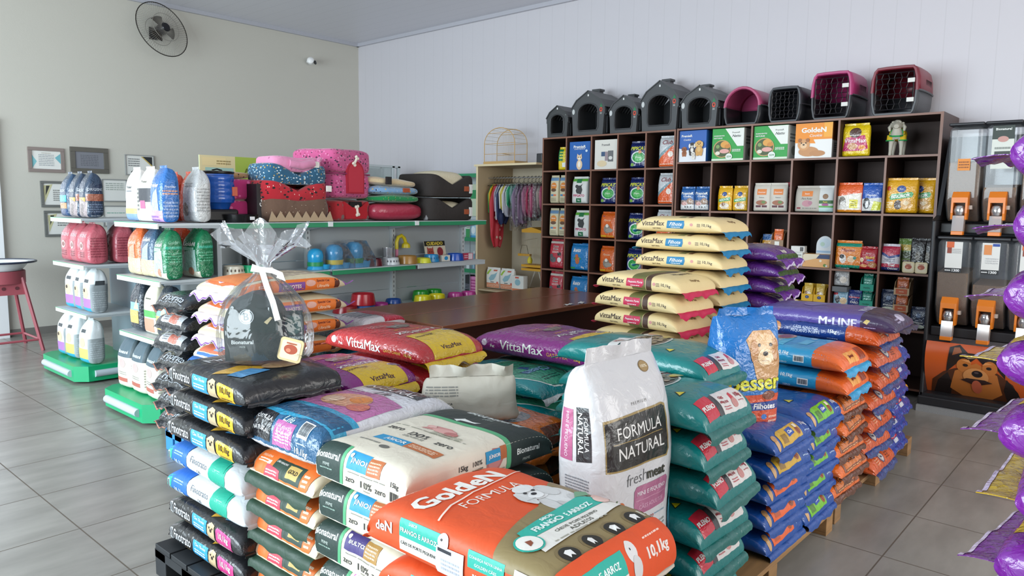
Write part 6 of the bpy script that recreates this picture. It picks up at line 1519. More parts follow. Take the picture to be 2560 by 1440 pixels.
K['ggr'] = gouch(.23, .355, .15, '#1f7a50', 'g', [('T', 0, .07, .14, .04, 'GoldeN', WH, {'bold': .05}), ('R', -.1, .06, .02, .045, '#a8dcc8'), ('P', [(-.06, .01), (.08, .03), (.09, -.15), (-.10, -.15)], '#b8dcd4'), ('R', -.115, .115, -.19, -.13, '#d8d4c0'), ('E', .03, -.13, .035, .03, '#c88c70')], [('T', 0, .09, .10, .02, 'GoldeN', '#7fc8a4'), ('R', -.06, .06, .04, .06, '#2fa888'), ('E', -.03, -.10, .02, .02, '#2f8a5c'), ('E', .035, -.10, .02, .02, '#2f8a5c'), ('T', 0, -.16, .08, .022, '3kg', '#a8dcc0')] + N('#5fb48c', -.06, .02, 4, .06), 48, pinch=.3)
K['gbk'] = gouch(.20, .38, .14, '#2a3440', 'g', [('R', -.06, .08, -.03, .03, '#8cc4e4'), ('R', -.07, .07, -.13, -.03, '#e8c470'), ('P', [(.0, -.02), (.05, .06), (.08, -.02)], '#d8c8a8')], N('#5a6470'), 49, pinch=.3)
K['gcr'] = gouch(.20, .38, .13, '#e9e4cc', 'p', [('R', -.1, .1, -.06, -.01, '#5fae62'), ('R', -.08, .08, -.17, -.07, '#dc9c84'), ('N', -.04, .04, .07, .09, 1, '#6a6a60')], N('#b8b4a4'), 50, pinch=.3)
K['gbio'] = gouch(.24, .45, .17, '#dcd8c8', 'p', [('R', -.12, .12, .05, .22, '#4f626c'), ('T', 0, .09, .14, .03, 'Bionatural', '#dde4e4', {'bold': .03}), ('E', 0, .0, .05, .035, '#c4b0ac'), ('R', -.09, .07, -.14, -.11, '#b8685c'), ('N', -.06, .06, -.09, -.06, 2, '#a8a49c')], [('R', -.085, .085, .05, .22, '#3a4a50')] + N('#a09c90', -.14, .0, 7, .07), 51, pinch=.12)
def ep(key, y, z, label, x, rz=0, grp=EG): sp(key, y, z, label, 'bag', grp, 'pet_food_bag', x=x, rz=rz)
Z1, Z2, Z3e, Z0 = 1.4405, 1.0305, .5955, .156
ep('gw1', 5.90, Z1, 'white twisted top bag, left end of the top end shelf', 2.36); ep('gw2', 5.66, Z1, 'white and charcoal bag between the white and blue ones', 2.36, 4); ep('gblue', 5.42, Z1, 'blue and lilac bag on the top end shelf', 2.35, -4)
ep('gred', 5.80, Z1, 'orange red bag behind the white bags, left', 2.58); ep('gred', 5.52, Z1, 'orange red bag behind the blue bag, right', 2.60); ep('gclear', 5.41, Z1, 'grey clear-topped tall bag beside the blue feeder', 2.58, 0)
ep('gor', 5.90, Z2, 'orange and cream bag, left on the second end shelf', 2.36); ep('gnv', 5.66, Z2, 'slate blue and cream bag, middle of the second end shelf', 2.36); ep('ggr', 5.42, Z2, 'green bag in front on the second end shelf', 2.36, -5); ep('ggr', 5.42, Z2, 'green bag behind on the second end shelf', 2.58, 6); ep('gred', 5.75, Z2, 'red bag at the back of the second end shelf', 2.60)
ep('gbk', 5.90, Z3e, 'black bag with yellow panel, left on the third end shelf', 2.36); ep('gcr', 5.66, Z3e, 'cream bag with green stripe, middle of the third end shelf', 2.36); ep('gbk', 5.43, Z3e, 'black bag with yellow panel, right on the third end shelf', 2.36)
for k, y in enumerate((5.93, 5.68, 5.43)): ep('gbio', y, Z0, 'cream bag with slate blue top, %s of three on the green base' % ('left', 'middle', 'right')[k], 2.28, (4, 0, -3)[k])
# farther unit
FG = 'pet food bags on the farther gondola end'
K['fpr'] = gouch(.23, .40, .16, '#2c3f56', 'g', [('T', 0, .04, .14, .035, 'ORIGENS', '#d8e0e8', {'bold': .04}), ('R', -.09, .09, -.06, -.02, '#c8a85a'), ('P', [(-.11, -.02), (.11, -.06), (.1, -.2), (-.11, -.2)], '#a89a9c'), ('E', .02, -.12, .04, .05, '#6a5c58')], [('T', 0, .05, .13, .03, 'ORIGENS', '#b8c0cc', {'bold': .02}), ('R', -.075, .075, -.05, .01, '#a0604a'), ('N', -.06, .06, -.15, -.07, 4, '#6a7c94'), ('T', 0, -.18, .1, .015, 'ADULTOS', '#c0c8d0')], 52, pinch=.3)
K['fpr2'] = gouch(.23, .40, .15, '#2c4a68', 'g', [('T', 0, .04, .13, .035, 'ORIGENS', '#d8e0e8', {'bold': .04}), ('R', -.09, .09, -.06, -.0, '#4ab4cc'), ('R', -.09, .09, -.12, -.07, '#d0986a'), ('R', -.1, .1, -.19, -.13, '#2a4a78')], N('#6a7c94'), 53, pinch=.3)
K['fpk'] = gouch(.25, .345, .18, '#b85a66', 'f', [('T', 0, .07, .16, .03, 'ORIGENS', '#f0c8cc', {'bold': .03}), ('E', -.02, -.02, .045, .035, '#dcb8b4'), ('E', -.02, -.02, .03, .02, '#8c5c58'), ('N', -.07, .05, -.12, -.07, 3, '#8c3c48')], N('#94404c', -.12, .06, 8, .06), 54, pinch=.2)
K['fwh'] = gouch(.22, .38, .16, '#dfe6e8', 'p', [('R', -.1, .1, -.15, -.07, '#b07cc0'), ('R', -.11, .11, -.19, -.15, '#3aa4c8'), ('E', 0, -.02, .06, .05, '#d8c4a4'), ('R', -.05, .05, .07, .10, '#4a5054'), ('E', -.02, .0, .02, .016, '#4a4038')], [('R', -.08, .08, -.19, .06, '#8d9598'), ('R', -.04, .04, .05, .09, '#3a4044'), ('N', -.06, .06, -.15, .0, 8, '#a8b0b4')], 55, pinch=.3)
K['fwy'] = gouch(.22, .40, .16, '#e2e8ea', 'p', [('R', -.09, .09, -.15, -.06, '#d0cc74'), ('R', -.11, .11, -.20, -.15, '#3aa4c8'), ('E', 0, -.01, .05, .045, '#dcd0a4'), ('R', -.04, .04, .08, .11, '#4a5054')], [('R', -.08, .08, -.2, .03, '#9ea6a8'), ('N', -.06, .06, -.15, .0, 8, '#b8c0c4')], 56, pinch=.3)
for key, x, y, z, l in (('fpr2', 2.42, 7.52, Z1, 'navy bag with cyan band, leftmost on the far unit'), ('fpr', 2.42, 7.28, Z1, 'navy bag with gold band, middle of the far top shelf'), ('fpr', 2.42, 7.04, Z1, 'navy bag with gold band, right on the far top shelf'),
    ('fpk', 2.42, 7.50, 1.0405, 'rose pink bag, left on the far second shelf'), ('fpk', 2.42, 7.28, 1.0405, 'rose pink bag, middle of the far second shelf'), ('fpk', 2.42, 7.05, 1.0405, 'rose pink bag, right front on the far second shelf'), ('fpk', 2.64, 7.06, 1.0405, 'rose pink bag behind the right front one'),
    ('fwh', 2.42, 7.50, .6105, 'white and lilac bag, left on the far third shelf'), ('fwh', 2.42, 7.28, .6105, 'white and lilac bag, middle of the far third shelf'), ('fwh', 2.42, 7.06, .6105, 'white and lilac bag, right on the far third shelf'),
    ('fwh', 2.38, 7.66, .156, 'white and lilac bag, left on the far green base'), ('fwy', 2.38, 7.42, .156, 'white and yellow bag, middle of the far green base'), ('fwy', 2.38, 7.08, .156, 'white and yellow bag, right on the far green base')):
    ep(key, y, z, l, x, rnd.uniform(-4, 4), FG)
for zf in (1.02, 1.06): pass
MB().tube([(2.30+.25*i/6, 6.4+.03*math.sin(i), 0) for i in range(7)], .0, WW, 3) if 0 else None
# =====================================================================
# STACKS OF PET FOOD SACKS
# =====================================================================
Y_ = -PI/2
def two(f, *d): return (f, list(d))
# --- black small-dog sacks (front left) ---
def fino(bot, num, seed):
    s = Sack(.64, .44, .105, zs=.03, e0=(7, 2.2), e1=(8, 2.4), cx=4.5, base='#1d1e21', style='f', seed=seed, amp=.004, seam0=dict(length=.03, droop=.8), seam1=dict(length=.02, droop=1.2))
    s.put('A', [('R', -.29, -.26, -.03, .03, '#c8ccd0'), ('C', -.285, -.265, -.025, .025, '#2a2a2c'), ('T', -.17, .004, .15, .042, 'Finotrato', '#d5d8dc', {'bold': .01, 'fit': 1}), ('N', -.15, -.10, -.032, -.024, 1, '#a8905a'),
                ('R', -.075, .05, -.036, .03, '#2f9ace'), ('N', -.06, .03, -.02, .0, 2, '#e0eef6'), ('T', -.012, .016, .09, .014, 'Cães Filhotes', WH), ('P', [(-.075, -.036), (.05, -.036), (.09, -.042), (-.04, -.044)], '#b08a3a'),
                ('P', [(.055, -.04), (.06, .02), (.085, .036), (.115, .03), (.125, -.04)], '#c9b28c'), ('E', .09, .004, .008, .007, '#2c2420'), ('E', .078, .014, .004, .004, '#2c2420'), ('E', .102, .014, .004, .004, '#2c2420'),
                ('P', [(.135, -.042), (.13, .022), (.14, .03), (.25, .024), (.255, -.036), (.245, -.042)], num), ('T', .192, .002, .10, .03, '10,1kg', bot, {'bold': .04}), ('N', .155, .235, -.034, -.024, 1, bot)])
    s.put('F1', [('T', .02, .14, .30, .075, 'Finotrato', '#d0d2d6', {'bold': .015}), ('T', .02, .08, .10, .02, 'GOLD', '#a8905a'), ('P', [(-.2, -.05), (-.08, -.02), (.02, -.12), (-.14, -.16)], '#d9a93a'), ('P', [(-.18, -.13), (-.06, -.1), (-.02, -.18), (-.16, -.2)], '#4a90c4'), ('E', .06, -.12, .08, .06, '#c9a67c')])
    return s.done()
K['finoY'] = fino('#3a2c10', '#e2b21f', 61); K['finoP'] = fino(WH, '#cf3f86', 62)
s = Sack(.64, .44, .11, zs=.03, e0=(7, 2.2), e1=(8, 2.4), cx=3.6, base='#d5dadd', style='p', seed=63, seam0=dict(length=.02, droop=1), seam1=dict(length=.02, droop=1.2))
s.put('A', [('R', -.31, -.12, -.06, .075, '#2c6cc0'), ('P', [(-.31, .075), (-.31, -.06), (-.27, -.06), (-.25, .03), (-.20, .075)], '#2aa890'), ('R', -.30, -.275, -.035, .02, '#c8d0d4'), ('C', -.297, -.278, -.03, .015, '#3a4a50'), ('T', -.19, -.025, .09, .03, '10,1kg', '#d8ecf4', {'bold': .03}), ('N', -.23, -.15, .01, .03, 2, '#9cc4e4'),
            ('T', -.015, .02, .14, .036, 'Finotrato', '#6a7078', {'bold': .0}), ('T', -.015, -.018, .03, .018, 'Life', '#5a6068', {'shear': .3}), ('N', .02, .05, -.052, -.047, 1, '#3a3c40'),
            ('P', [(.08, -.06), (.07, .0), (.09, .075), (.19, .075), (.21, .0), (.19, -.06)], '#1fa48a'), ('T', .135, .03, .09, .015, 'Vegetais', '#b8e4d8', {'shear': .3}), ('T', .13, -.045, .09, .012, 'ADULTOS', WH, {'bold': .03})])
s.put('top', [('R', -.31, -.12, -.22, .22, '#2c6cc0'), ('P', [(.08, -.22), (.19, -.22), (.15, -.10), (.06, -.12)], '#1fa48a')])
K['finoW'] = s.done()
near = 'the front left pile'
F_ITEMS = [('finoP', 'black sack with pink weight label'), ('finoP', 'black sack with pink weight label'), ('finoW', 'white blue and teal sack'), ('finoW', 'white blue and teal sack'), ('finoY', 'black sack with yellow weight label'), ('finoY', 'black sack with yellow weight label'), ('finoY', 'black sack with yellow weight label')]
zF = stack([(K[k], w) for k, w in F_ITEMS], 1.53, 2.79, .142, Y_, near, 'sacks of the front left pile')
def crate_pallet(name, label, x0, x1, y0, y1, h, c, m=None, z0=0.0):
    t = thing(name, label, 'pallet', ((x0+x1)/2, (y0+y1)/2, z0)); w, d = x1-x0, y1-y0; M_ = mat(c, rough=.5) if not m else m
    mb = MB(); n = max(4, int(d/.14))
    for i in range(n): mb.box(-w/2, w/2, -d/2+d*i/n+.006*(i > 0), -d/2+d*(i+1)/n-.006, h-.023, h, M_, .002)
    mb.obj('deck_boards', t)
    for x in (-w/2, -.045, w/2-.09):
        mb = MB()
        for y in (-d/2, -.05, d/2-.10): MB().box(x, x+.09, y, y+.10, .0 if m is None else .016, h-.023, M_, .003).obj('block', t)
    if m is not None:
        for x in (-w/2, -.045, w/2-.09): MB().box(x, x+.09, -d/2, d/2, 0, .016, M_, .002).obj('skid', t)
    else:
        MB().box(-w/2, w/2, -d/2, -d/2+.02, h-.06, h-.023, M_).box(-w/2, w/2, d/2-.02, d/2, h-.06, h-.023, M_).box(-w/2, -w/2+.02, -d/2+.02, d/2-.02, h-.06, h-.023, M_).obj('edge_rim', t)
    return t
crate_pallet('plastic_pallet', 'black plastic pallet under the front left pile', 1.26, 1.84, 2.54, 3.14, .14, '#1f2226')
crate_pallet('plastic_pallet', 'black plastic pallet under the cream and orange flap piles', 1.33, 2.18, 1.58, 2.52, .14, '#1f2226')
crate_pallet('plastic_pallet', 'light blue plastic pallet under the rear left piles', 2.0, 2.70, 4.38, 4.74, .15, '#3a8ccc')
# --- orange small-breed gold sacks with green flap ---
s = Sack(.62, .44, .102, zs=.02, e0=(6, 2.4), e1=(5, 2), cx=3.6, base='#d9ccb0', style='p', seed=64, seam0=dict(length=.05, color='#1d3d2c', droop=1.0, wave=.005, line='#cfd4c8'), seam1=dict(length=.05, color='#1d3d2c'))
h = s.T/2
s.put('E0', [('P', [(-.225, -.04), (-.225, .055), (-.16, .065), (-.15, -.04)], '#a8836a'), ('P', [(-.17, -.042), (-.18, .05), (-.10, .075), (.19, .07), (.17, -.044)], '#e2702a'), ('R', -.06, .12, -.035, .035, '#203a2e'), ('P', [(-.10, -.045), (-.095, .0), (-.01, -.01), (.0, -.045)], '#cf3c50'), ('R', .03, .10, -.02, .026, '#c0a45c'), ('T', .065, .004, .055, .018, 'GOLD', '#3a2c14', {'bold': .03}), ('T', -.02, .022, .07, .012, 'CÃES ADULTOS', WH), ('N', -.09, -.02, -.035, -.015, 2, '#f4c8c8'), ('T', -.13, .03, .07, .012, 'PEQUENA', '#f6d8b8'), ('N', -.16, -.10, .0, .02, 2, '#f8e0cc'), ('R', -.10, -.08, .0, .015, WH), ('N', .13, .16, -.03, .02, 3, '#f8dcc0')])
s.put('F0', [('R', -.21, .21, -.2, -.05, '#e2702a'), ('E', 0, .05, .12, .08, '#c9925c'), ('T', 0, .18, .2, .05, 'Special Dog', '#8c2020', {'bold': .03})])
K['gold'] = s.done()
# --- blue metallic life sack ---
s = Sack(.68, .44, .15, zs=.03, e0=(10, 2.8), e1=(5, 1.8), cx=4.5, base='#d4d4da', style='g', seed=65, amp=.006, seam1=dict(length=.04, color='#c8ccd4'))
s.put('E0', [('R', -.30, .30, -.10, .13, '#17567e'), ('P', [(-.3, .13), (-.3, .06), (-.1, .05), (.1, .075), (.3, .06), (.3, .13)], '#2f9cc4'), ('P', [(-.19, -.055), (-.20, .05), (-.185, .06), (-.075, .055), (-.07, -.055)], '#1d1d22'), ('T', -.133, .028, .10, .026, 'FÓRMULA', '#e8e8e8', {'bold': .0}), ('T', -.133, -.018, .10, .026, 'NATURAL', '#e8e8e8', {'bold': .0}),
             ('R', -.055, .06, -.06, .035, '#b5619c'), ('T', .0, .048, .08, .026, 'Life', '#d0ecf6', {'shear': .4}), ('T', .0, .015, .09, .014, 'CÃES ADULTOS', '#f0d8ec'), ('N', -.04, .045, -.045, -.0, 4, '#ecd0e6'), ('R', .085, .145, -.005, .06, '#e6ebee'), ('C', .09, .14, .005, .055, '#30363c'), ('T', .12, -.055, .10, .03, '10,1kg', '#e8eef2', {'bold': .04}), ('N', .09, .14, -.03, -.02, 1, '#c8dce6')])
s.put('F0', [('R', -.225, .225, -.27, -.19, '#17567e'), ('R', -.225, .225, -.19, -.16, '#2f9cc4'), ('P', [(-.2, -.16), (-.18, .05), (.0, .09), (.19, .06), (.2, -.16)], '#b86aa0'), ('E', -.02, -.04, .12, .085, '#d8a07c'), ('E', .03, -.01, .05, .04, '#d8842c'), ('E', -.07, -.06, .05, .04, '#e8c4a8'), ('E', .1, -.08, .05, .04, '#c86a54'), ('N', -.16, .0, .05, .09, 2, '#8c4a80'),
            ('P', [(-.15, .14), (-.16, .26), (.16, .27), (.17, .15)], '#26262a'), ('T', 0, .235, .28, .05, 'FÓRMULA', '#eeeeee', {'bold': .01}), ('T', 0, .175, .28, .05, 'NATURAL', '#eeeeee', {'bold': .01}), ('T', .02, .11, .12, .04, 'Life', '#4a4c58', {'shear': .4})])
K['fnlife'] = s.done()
D_ITEMS = [('gold', 'orange and green flap sack')]*5
zD = stack([(K[k], w) for k, w in D_ITEMS], 1.67, 2.285, .142, 0, 'the orange flap pile', 'orange sacks with dark green end flaps', jit=.008)
place(K['fnlife'], 'pet_food_sack', (1.70, 2.285, zD), R(1), 'metallic blue and pink sack lying on the orange flap sacks', 'sack')
# --- Bionatural white/green block sacks ---
def bion(tag, tagc, L=.70, seed=66, W=.46, T=.128, kg='15kg', side2='#b86a3c'):
    s = Sack(L, W, T, zs=.012, e0=(16, 3.6), e1=(5, 2.2), cx=5.5, base='#ddd6c4', style='p', seed=seed, amp=.003, seam1=dict(length=.03, color='#22302c'), NU=50)
    U = s.Ua
    s.put('top', [('R', L*.17, s.Ua+.0, -s.Sq-.075, s.Sq+.075, '#26302e'), ('R', L*.17-.022, L*.17, -s.Sq-.075, s.Sq+.075, '#56a878')])
    s.put('E0', [('R', -.245, -.09, -.075, .075, '#1f3630'), ('R', -.09, -.075, -.075, .075, '#56a878'), ('T', -.165, .02, .13, .034, 'Bionatural', '#e6ece8', {'bold': .02}), ('T', -.165, -.012, .06, .010, 'PRIME', '#c8d4cc'), ('N', -.20, -.13, -.03, -.022, 1, '#8aa498'),
                 ('R', -.06, .035, .0, .062, tagc), ('T', -.005, .03, .075, .024, tag, '#f2f4f4', {'bold': .03}), ('E', -.045, .045, .009, .008, '#f2f4f4'), ('R', .035, .105, -.0, .056, side2), ('N', .045, .095, .008, .048, 4, '#e8c8a8'),
                 ('T', -.035, -.035, .05, .022, 'zero', '#3a3c3a'), ('T', .04, -.035, .06, .024, '100%', '#3a3c3a'), ('T', .11, -.04, .05, .022, 'zero', '#3a3c3a'), ('N', -.05, .13, -.012, -.006, 1, '#8c8c84'), ('N', .02, .06, -.058, -.05, 1, '#9a988c'),
                 ('T', .175, .0, .05, .02, kg, '#2c2e2c', {'bold': .02}), ('C', .155, .195, -.05, -.02, '#2c2e2c')])
    s.put('F0', [('R', -.11, .04, -.20, -.155, tagc), ('T', -.02, -.178, .10, .028, tag, '#f2f4f4', {'bold': .03}), ('R', .04, .19, -.20, -.155, side2), ('N', .055, .175, -.19, -.165, 3, '#ecd0b4'), ('T', -.13, -.08, .08, .03, 'zero', '#3a3c3a'), ('T', .0, -.09, .09, .034, '100%', '#3a3c3a'), ('T', .13, -.10, .08, .03, 'zero', '#3a3c3a'),
                ('N', -.18, .17, -.045, -.035, 1, '#a8a698'), ('N', -.05, .05, -.125, -.11, 2, '#8c8c84'), ('P', [(-.07, -.02), (-.03, .03), (.02, .035), (.07, .02), (.10, -.02), (.06, -.03), (.0, -.01)], '#c98c88'), ('E', .03, .0, .05, .022, '#d8a39c'), ('E', .07, -.01, .03, .018, '#b87470'), ('E', -.04, .01, .025, .014, '#dcb0a8'), ('N', .0, .14, -.045, -.02, 3, '#9a9c88'),
                ('N', -.14, -.03, -.235, -.22, 1, '#8c8c84'), ('E', -.0, -.24, .015, .012, '#6a6a64'),
                ('T', .03, .26, .26, .055, 'Bionatural', '#e2e8e4', {'bold': .025}), ('T', .03, .215, .1, .014, 'PRIME', '#b8c4bc'), ('P', [(-.06, .13), (-.03, .165), (.01, .15), (.05, .16), (.03, .14), (-.02, .135), (-.03, .12)], '#e8ece8')])
    s.put('A', [('T', -.11, .012, .06, .022, kg, '#3a3c3a', {'bold': .02}), ('C', -.14, -.085, -.035, -.008, '#3a3c3a'), ('T', -.045, .015, .05, .016, '100%', '#3a3c3a'), ('N', -.07, -.02, -.02, .0, 2, '#5a5c58'), ('P', [(-.005, -.04), (.0, .01), (.03, .045), (.065, .04), (.08, .0), (.05, -.04)], '#b87470'), ('E', .035, .0, .03, .025, '#c98884'), ('N', .0, .09, -.045, -.03, 2, '#8a8c74'),
                ('R', .09, L*.17-.045-.0, -.005, .035, tagc) if 0 else ('R', .015, .05, -.0, .0, tagc)])
    s.put('A', [('R', -.005+.0, .0, .0, .0, tagc)])
    s.put('A', [('T', L*.17+.09, .005, .12, .032, 'Bionatural', '#e2e8e4', {'bold': .02}), ('T', L*.17+.08, -.028, .05, .010, 'PRIME', '#b8c4bc')])
    s.put('A', [('R', L*.17-.125, L*.17-.055, -.0, .04, tagc) , ('T', L*.17-.085, .02, .055, .022, tag, '#f2f4f4', {'bold': .03}), ('R', L*.17-.055, L*.17-.024, .0, .044, side2)])
    return s.done()
K['bJ'] = bion('JÚNIOR', '#2f94c4'); K['bA'] = bion('ADULTOS', '#3f3272', seed=67, side2='#a8803c'); K['bP'] = bion('JÚNIOR', '#cf7fbc', seed=68, kg='10,1kg', side2='#a8803c')
zB = stack([(K[k], w) for k, w in (('bP', 'cream and dark green sack with pink label'), ('bP', 'cream and dark green sack with pink label'), ('bA', 'cream and dark green sack with violet label'), ('bJ', 'cream and dark green sack with blue label'), ('bJ', 'large cream and dark green sack with blue label'))], 1.70, 1.83, .142, 0, 'the white green pile', 'cream and dark green sacks', jit=.008)
# --- the orange GoldeN sack in front ---
def golden(top=True, seed=69):
    s = Sack(.66, .43, .135, zs=.02, e0=(6, 2.2), e1=(9, 2.6), cx=5, base='#dc5426', style='p', seed=seed, amp=.003, NU=56, NS=60, seam0=dict(length=.035, droop=.5), seam1=dict(length=.02, color='#c9c0b0', droop=1.3))
    if top:
        n = 10
        s.put('F1', [('P', [(-.235, -.34), (-.235, -.12), (-.16, -.10), (-.08, -.075), (.02, -.05), (.10, -.01), (.17, .035), (.235, .06), (.235, -.34)], '#8c7c54')])
        s.put('F1', [('T', -.03, .175, .30, .07, 'GoldeN', '#f2eee6', {'bold': .045}), ('T', .0, .085, .21, .034, 'FORMULA', '#f2e6da', {'bold': .0}), ('T', -.13, .27, .12, .018, 'PremieRpet', '#f4c8b0', {'bold': .01}), ('E', .14, .27, .03, .012, '#c98a5c'), ('E', .14, .27, .024, .009, '#e0b088'), ('T', .14, .27, .03, .009, 'TNL', '#8c4a28'),
                     ('P', [(-.19, .075), (-.12, .105), (-.02, .123), (.10, .131), (.19, .15), (.19, .154), (.10, .136), (-.02, .128), (-.12, .111), (-.19, .081)], '#f4dccc')])
        pd = xf([('E', .06, -.055, .055, .07, '#cfd0ce'), ('E', .085, -.02, .04, .06, '#d8d9d7'), ('E', .035, -.11, .022, .035, '#d2d3d1'), ('E', .09, -.115, .022, .03, '#c9cac8'), ('E', .045, .035, .048, .042, '#dcdddb'), ('E', .0, .018, .022, .042, '#d2d3d1'), ('E', .088, .02, .022, .040, '#cdcecc'), ('E', .043, .066, .035, .022, '#e2e3e1'), ('E', .04, .018, .024, .019, '#e6e7e5'), ('E', .025, .042, .006, .005, '#2c2c2e'), ('E', .057, .042, .006, .005, '#2c2c2e'), ('E', .04, .025, .009, .007, '#26262a'), ('N', .02, .06, .005, .008, 1, '#8c8c8c'), ('E', .05, -.085, .012, .04, '#bfc0be'), ('E', .105, -.07, .02, .035, '#c4c5c3')], 1, 1, -.02)
        pd = [tuple([d[0], d[1]+.035]+list(d[2:])) if d[0] != 'N' else d for d in pd]
        s.put('F1', pd)
        s.put('F1', [('P', [(-.14, -.155), (-.13, -.115), (.14, -.085), (.17, -.12), (.17, -.155)], '#2fae9c'), ('P', [(-.15, -.215), (-.14, -.155), (.17, -.155), (.18, -.19), (.10, -.2)], '#e6e4dc'), ('T', .015, -.135, .22, .026, 'FRANGO E ARROZ', '#eafaf6', {'bold': .03, 'fit': 0}), ('T', -.02, -.113, .05, .011, 'SABOR', '#eafaf6', {'bold': .03}), ('T', .02, -.172, .2, .014, 'CÃES DE PORTE PEQUENO', '#5a5c50', {'bold': .02}), ('T', .02, -.189, .08, .013, 'ADULTOS', '#5a5c50', {'bold': .02}), ('N', -.1, .1, -.207, -.198, 1, '#a8a698'),
                     ('E', -.145, -.165, .036, .036, '#2fae9c'), ('E', -.145, -.165, .031, .031, '#eceae2'), ('P', [(-.155, -.178), (-.15, -.155), (-.135, -.16), (-.14, -.172)], '#8c4c34'), ('E', .185, -.125, .03, .022, '#e0b8ac'), ('E', .165, -.14, .02, .022, '#eac8bc'), ('P', [(.13, -.085), (.16, -.06), (.19, -.075), (.17, -.10)], '#6fa07c')])
        ic = []
        for k in range(4):
            a = -.115+.085*k; b = -.255-.0*k
            ic += [('E', a, b, .034, .034, '#7c6c48'), ('E', a, b, .026, .026, '#26241c'), ('P', [(a-.012, b+.008), (a, b+.014), (a+.012, b+.008), (a+.008, b-.012), (a, b-.004), (a-.008, b-.012)], '#eeeeea')]
        ic += [('T', .205, -.25, .07, .028, '10,1kg', '#ece8dc', {'bold': .03, 'rot': 90}), ('N', .17, .18, -.275, -.22, 1, '#e0dccc')]
        ic += [('P', [(.13, -.325), (.185, -.325), (.158, -.285)], '#26241c'), ('P', [(.138, -.321), (.177, -.321), (.158, -.291)], '#e8d81f'), ('T', .158, -.312, .015, .015, 'T', '#26241c', {'bold': .05})]
        s.put('F1', ic)
    s.put('E1', [('R', -.25, .25, -.07, .065, '#dc5426'), ('P', [(-.20, -.02), (-.19, .03), (.0, .035), (.0, -.015)], '#2fae9c'), ('P', [(-.20, -.05), (-.2, -.02), (.0, -.015), (.0, -.05)], '#e6e4dc'), ('T', -.10, .01, .17, .024, 'FRANGO E ARROZ', '#eafaf6', {'bold': .03}), ('T', -.10, -.034, .17, .013, 'CÃES DE PORTE PEQUENO', '#5a5c50', {'bold': .02}),
                 ('E', .03, .02, .02, .026, '#dcdcda'), ('E', .035, -.02, .02, .03, '#cfd0ce'), ('E', .028, .026, .003, .003, '#333'), ('T', .13, -.005, .11, .034, '10,1kg', '#f4e8e0', {'bold': .04}), ('N', .09, .16, .028, .036, 1, '#f4d0c0'), ('R', -.225, -.2, -.03, -.0, '#dcdce4')])
    s.put('A', [('T', -.255, .01, .07, .034, 'deN', '#f2eee6', {'bold': .045}), ('R', -.19, -.045, .0, .045, '#2fae9c'), ('T', -.12, .018, .13, .02, 'FRANGO E ARROZ', '#eafaf6', {'bold': .03}), ('T', -.14, .037, .03, .008, 'SABOR', '#eafaf6'), ('R', -.19, -.045, -.035, .0, '#e6e4dc'), ('T', -.12, -.015, .13, .012, 'CÃES DE PORTE PEQUENO', '#3a3c38', {'bold': .02}),
                ('E', -.035, .03, .018, .02, '#dcdcda'), ('E', -.04, .034, .003, .003, '#333'), ('P', [(-.06, -.05), (-.055, .02), (.035, .022), (.03, -.05)], '#dfe1ea'), ('R', -.05, -.005, .008, .016, '#2a2c34'), ('N', -.04, .02, -.035, -.005, 3, '#b4b8c4'),
                ('R', .045, .155, .0, .04, '#2fae9c'), ('T', .1, .026, .10, .009, 'CONHEÇA NOVA LINHA', '#eafaf6'), ('T', .1, .012, .07, .009, 'GOLDEN CÃES', '#eafaf6'), ('N', .06, .13, -.045, -.01, 4, '#f8d8c8'), ('P', [(.185, .04), (.19, -.05), (.29, -.05), (.28, .04)], '#dcd8d0'), ('N', .2, .27, -.03, .02, 5, '#a8a49c')])
    return s.done()
K['golden'] = golden(); K['golden2'] = golden(False, 70)
gz = .142
crate_pallet('plastic_pallet', 'black plastic pallet under the nearest orange sacks', 1.14, 2.20, .84, 1.55, .14, '#1f2226')
G_ITEMS = [('golden2', 'plain orange sack')]*4
zG = stack([(K[k], w) for k, w in G_ITEMS], 1.345, 1.14, .142, R(-90), 'the nearest pile', 'orange sacks of the nearest pile', jit=.01)
place(K['golden'], 'pet_food_sack', (1.335, 1.155, zG+.006), R(-90), 'large orange sack with white poodle picture on top of the nearest pile', 'sack')
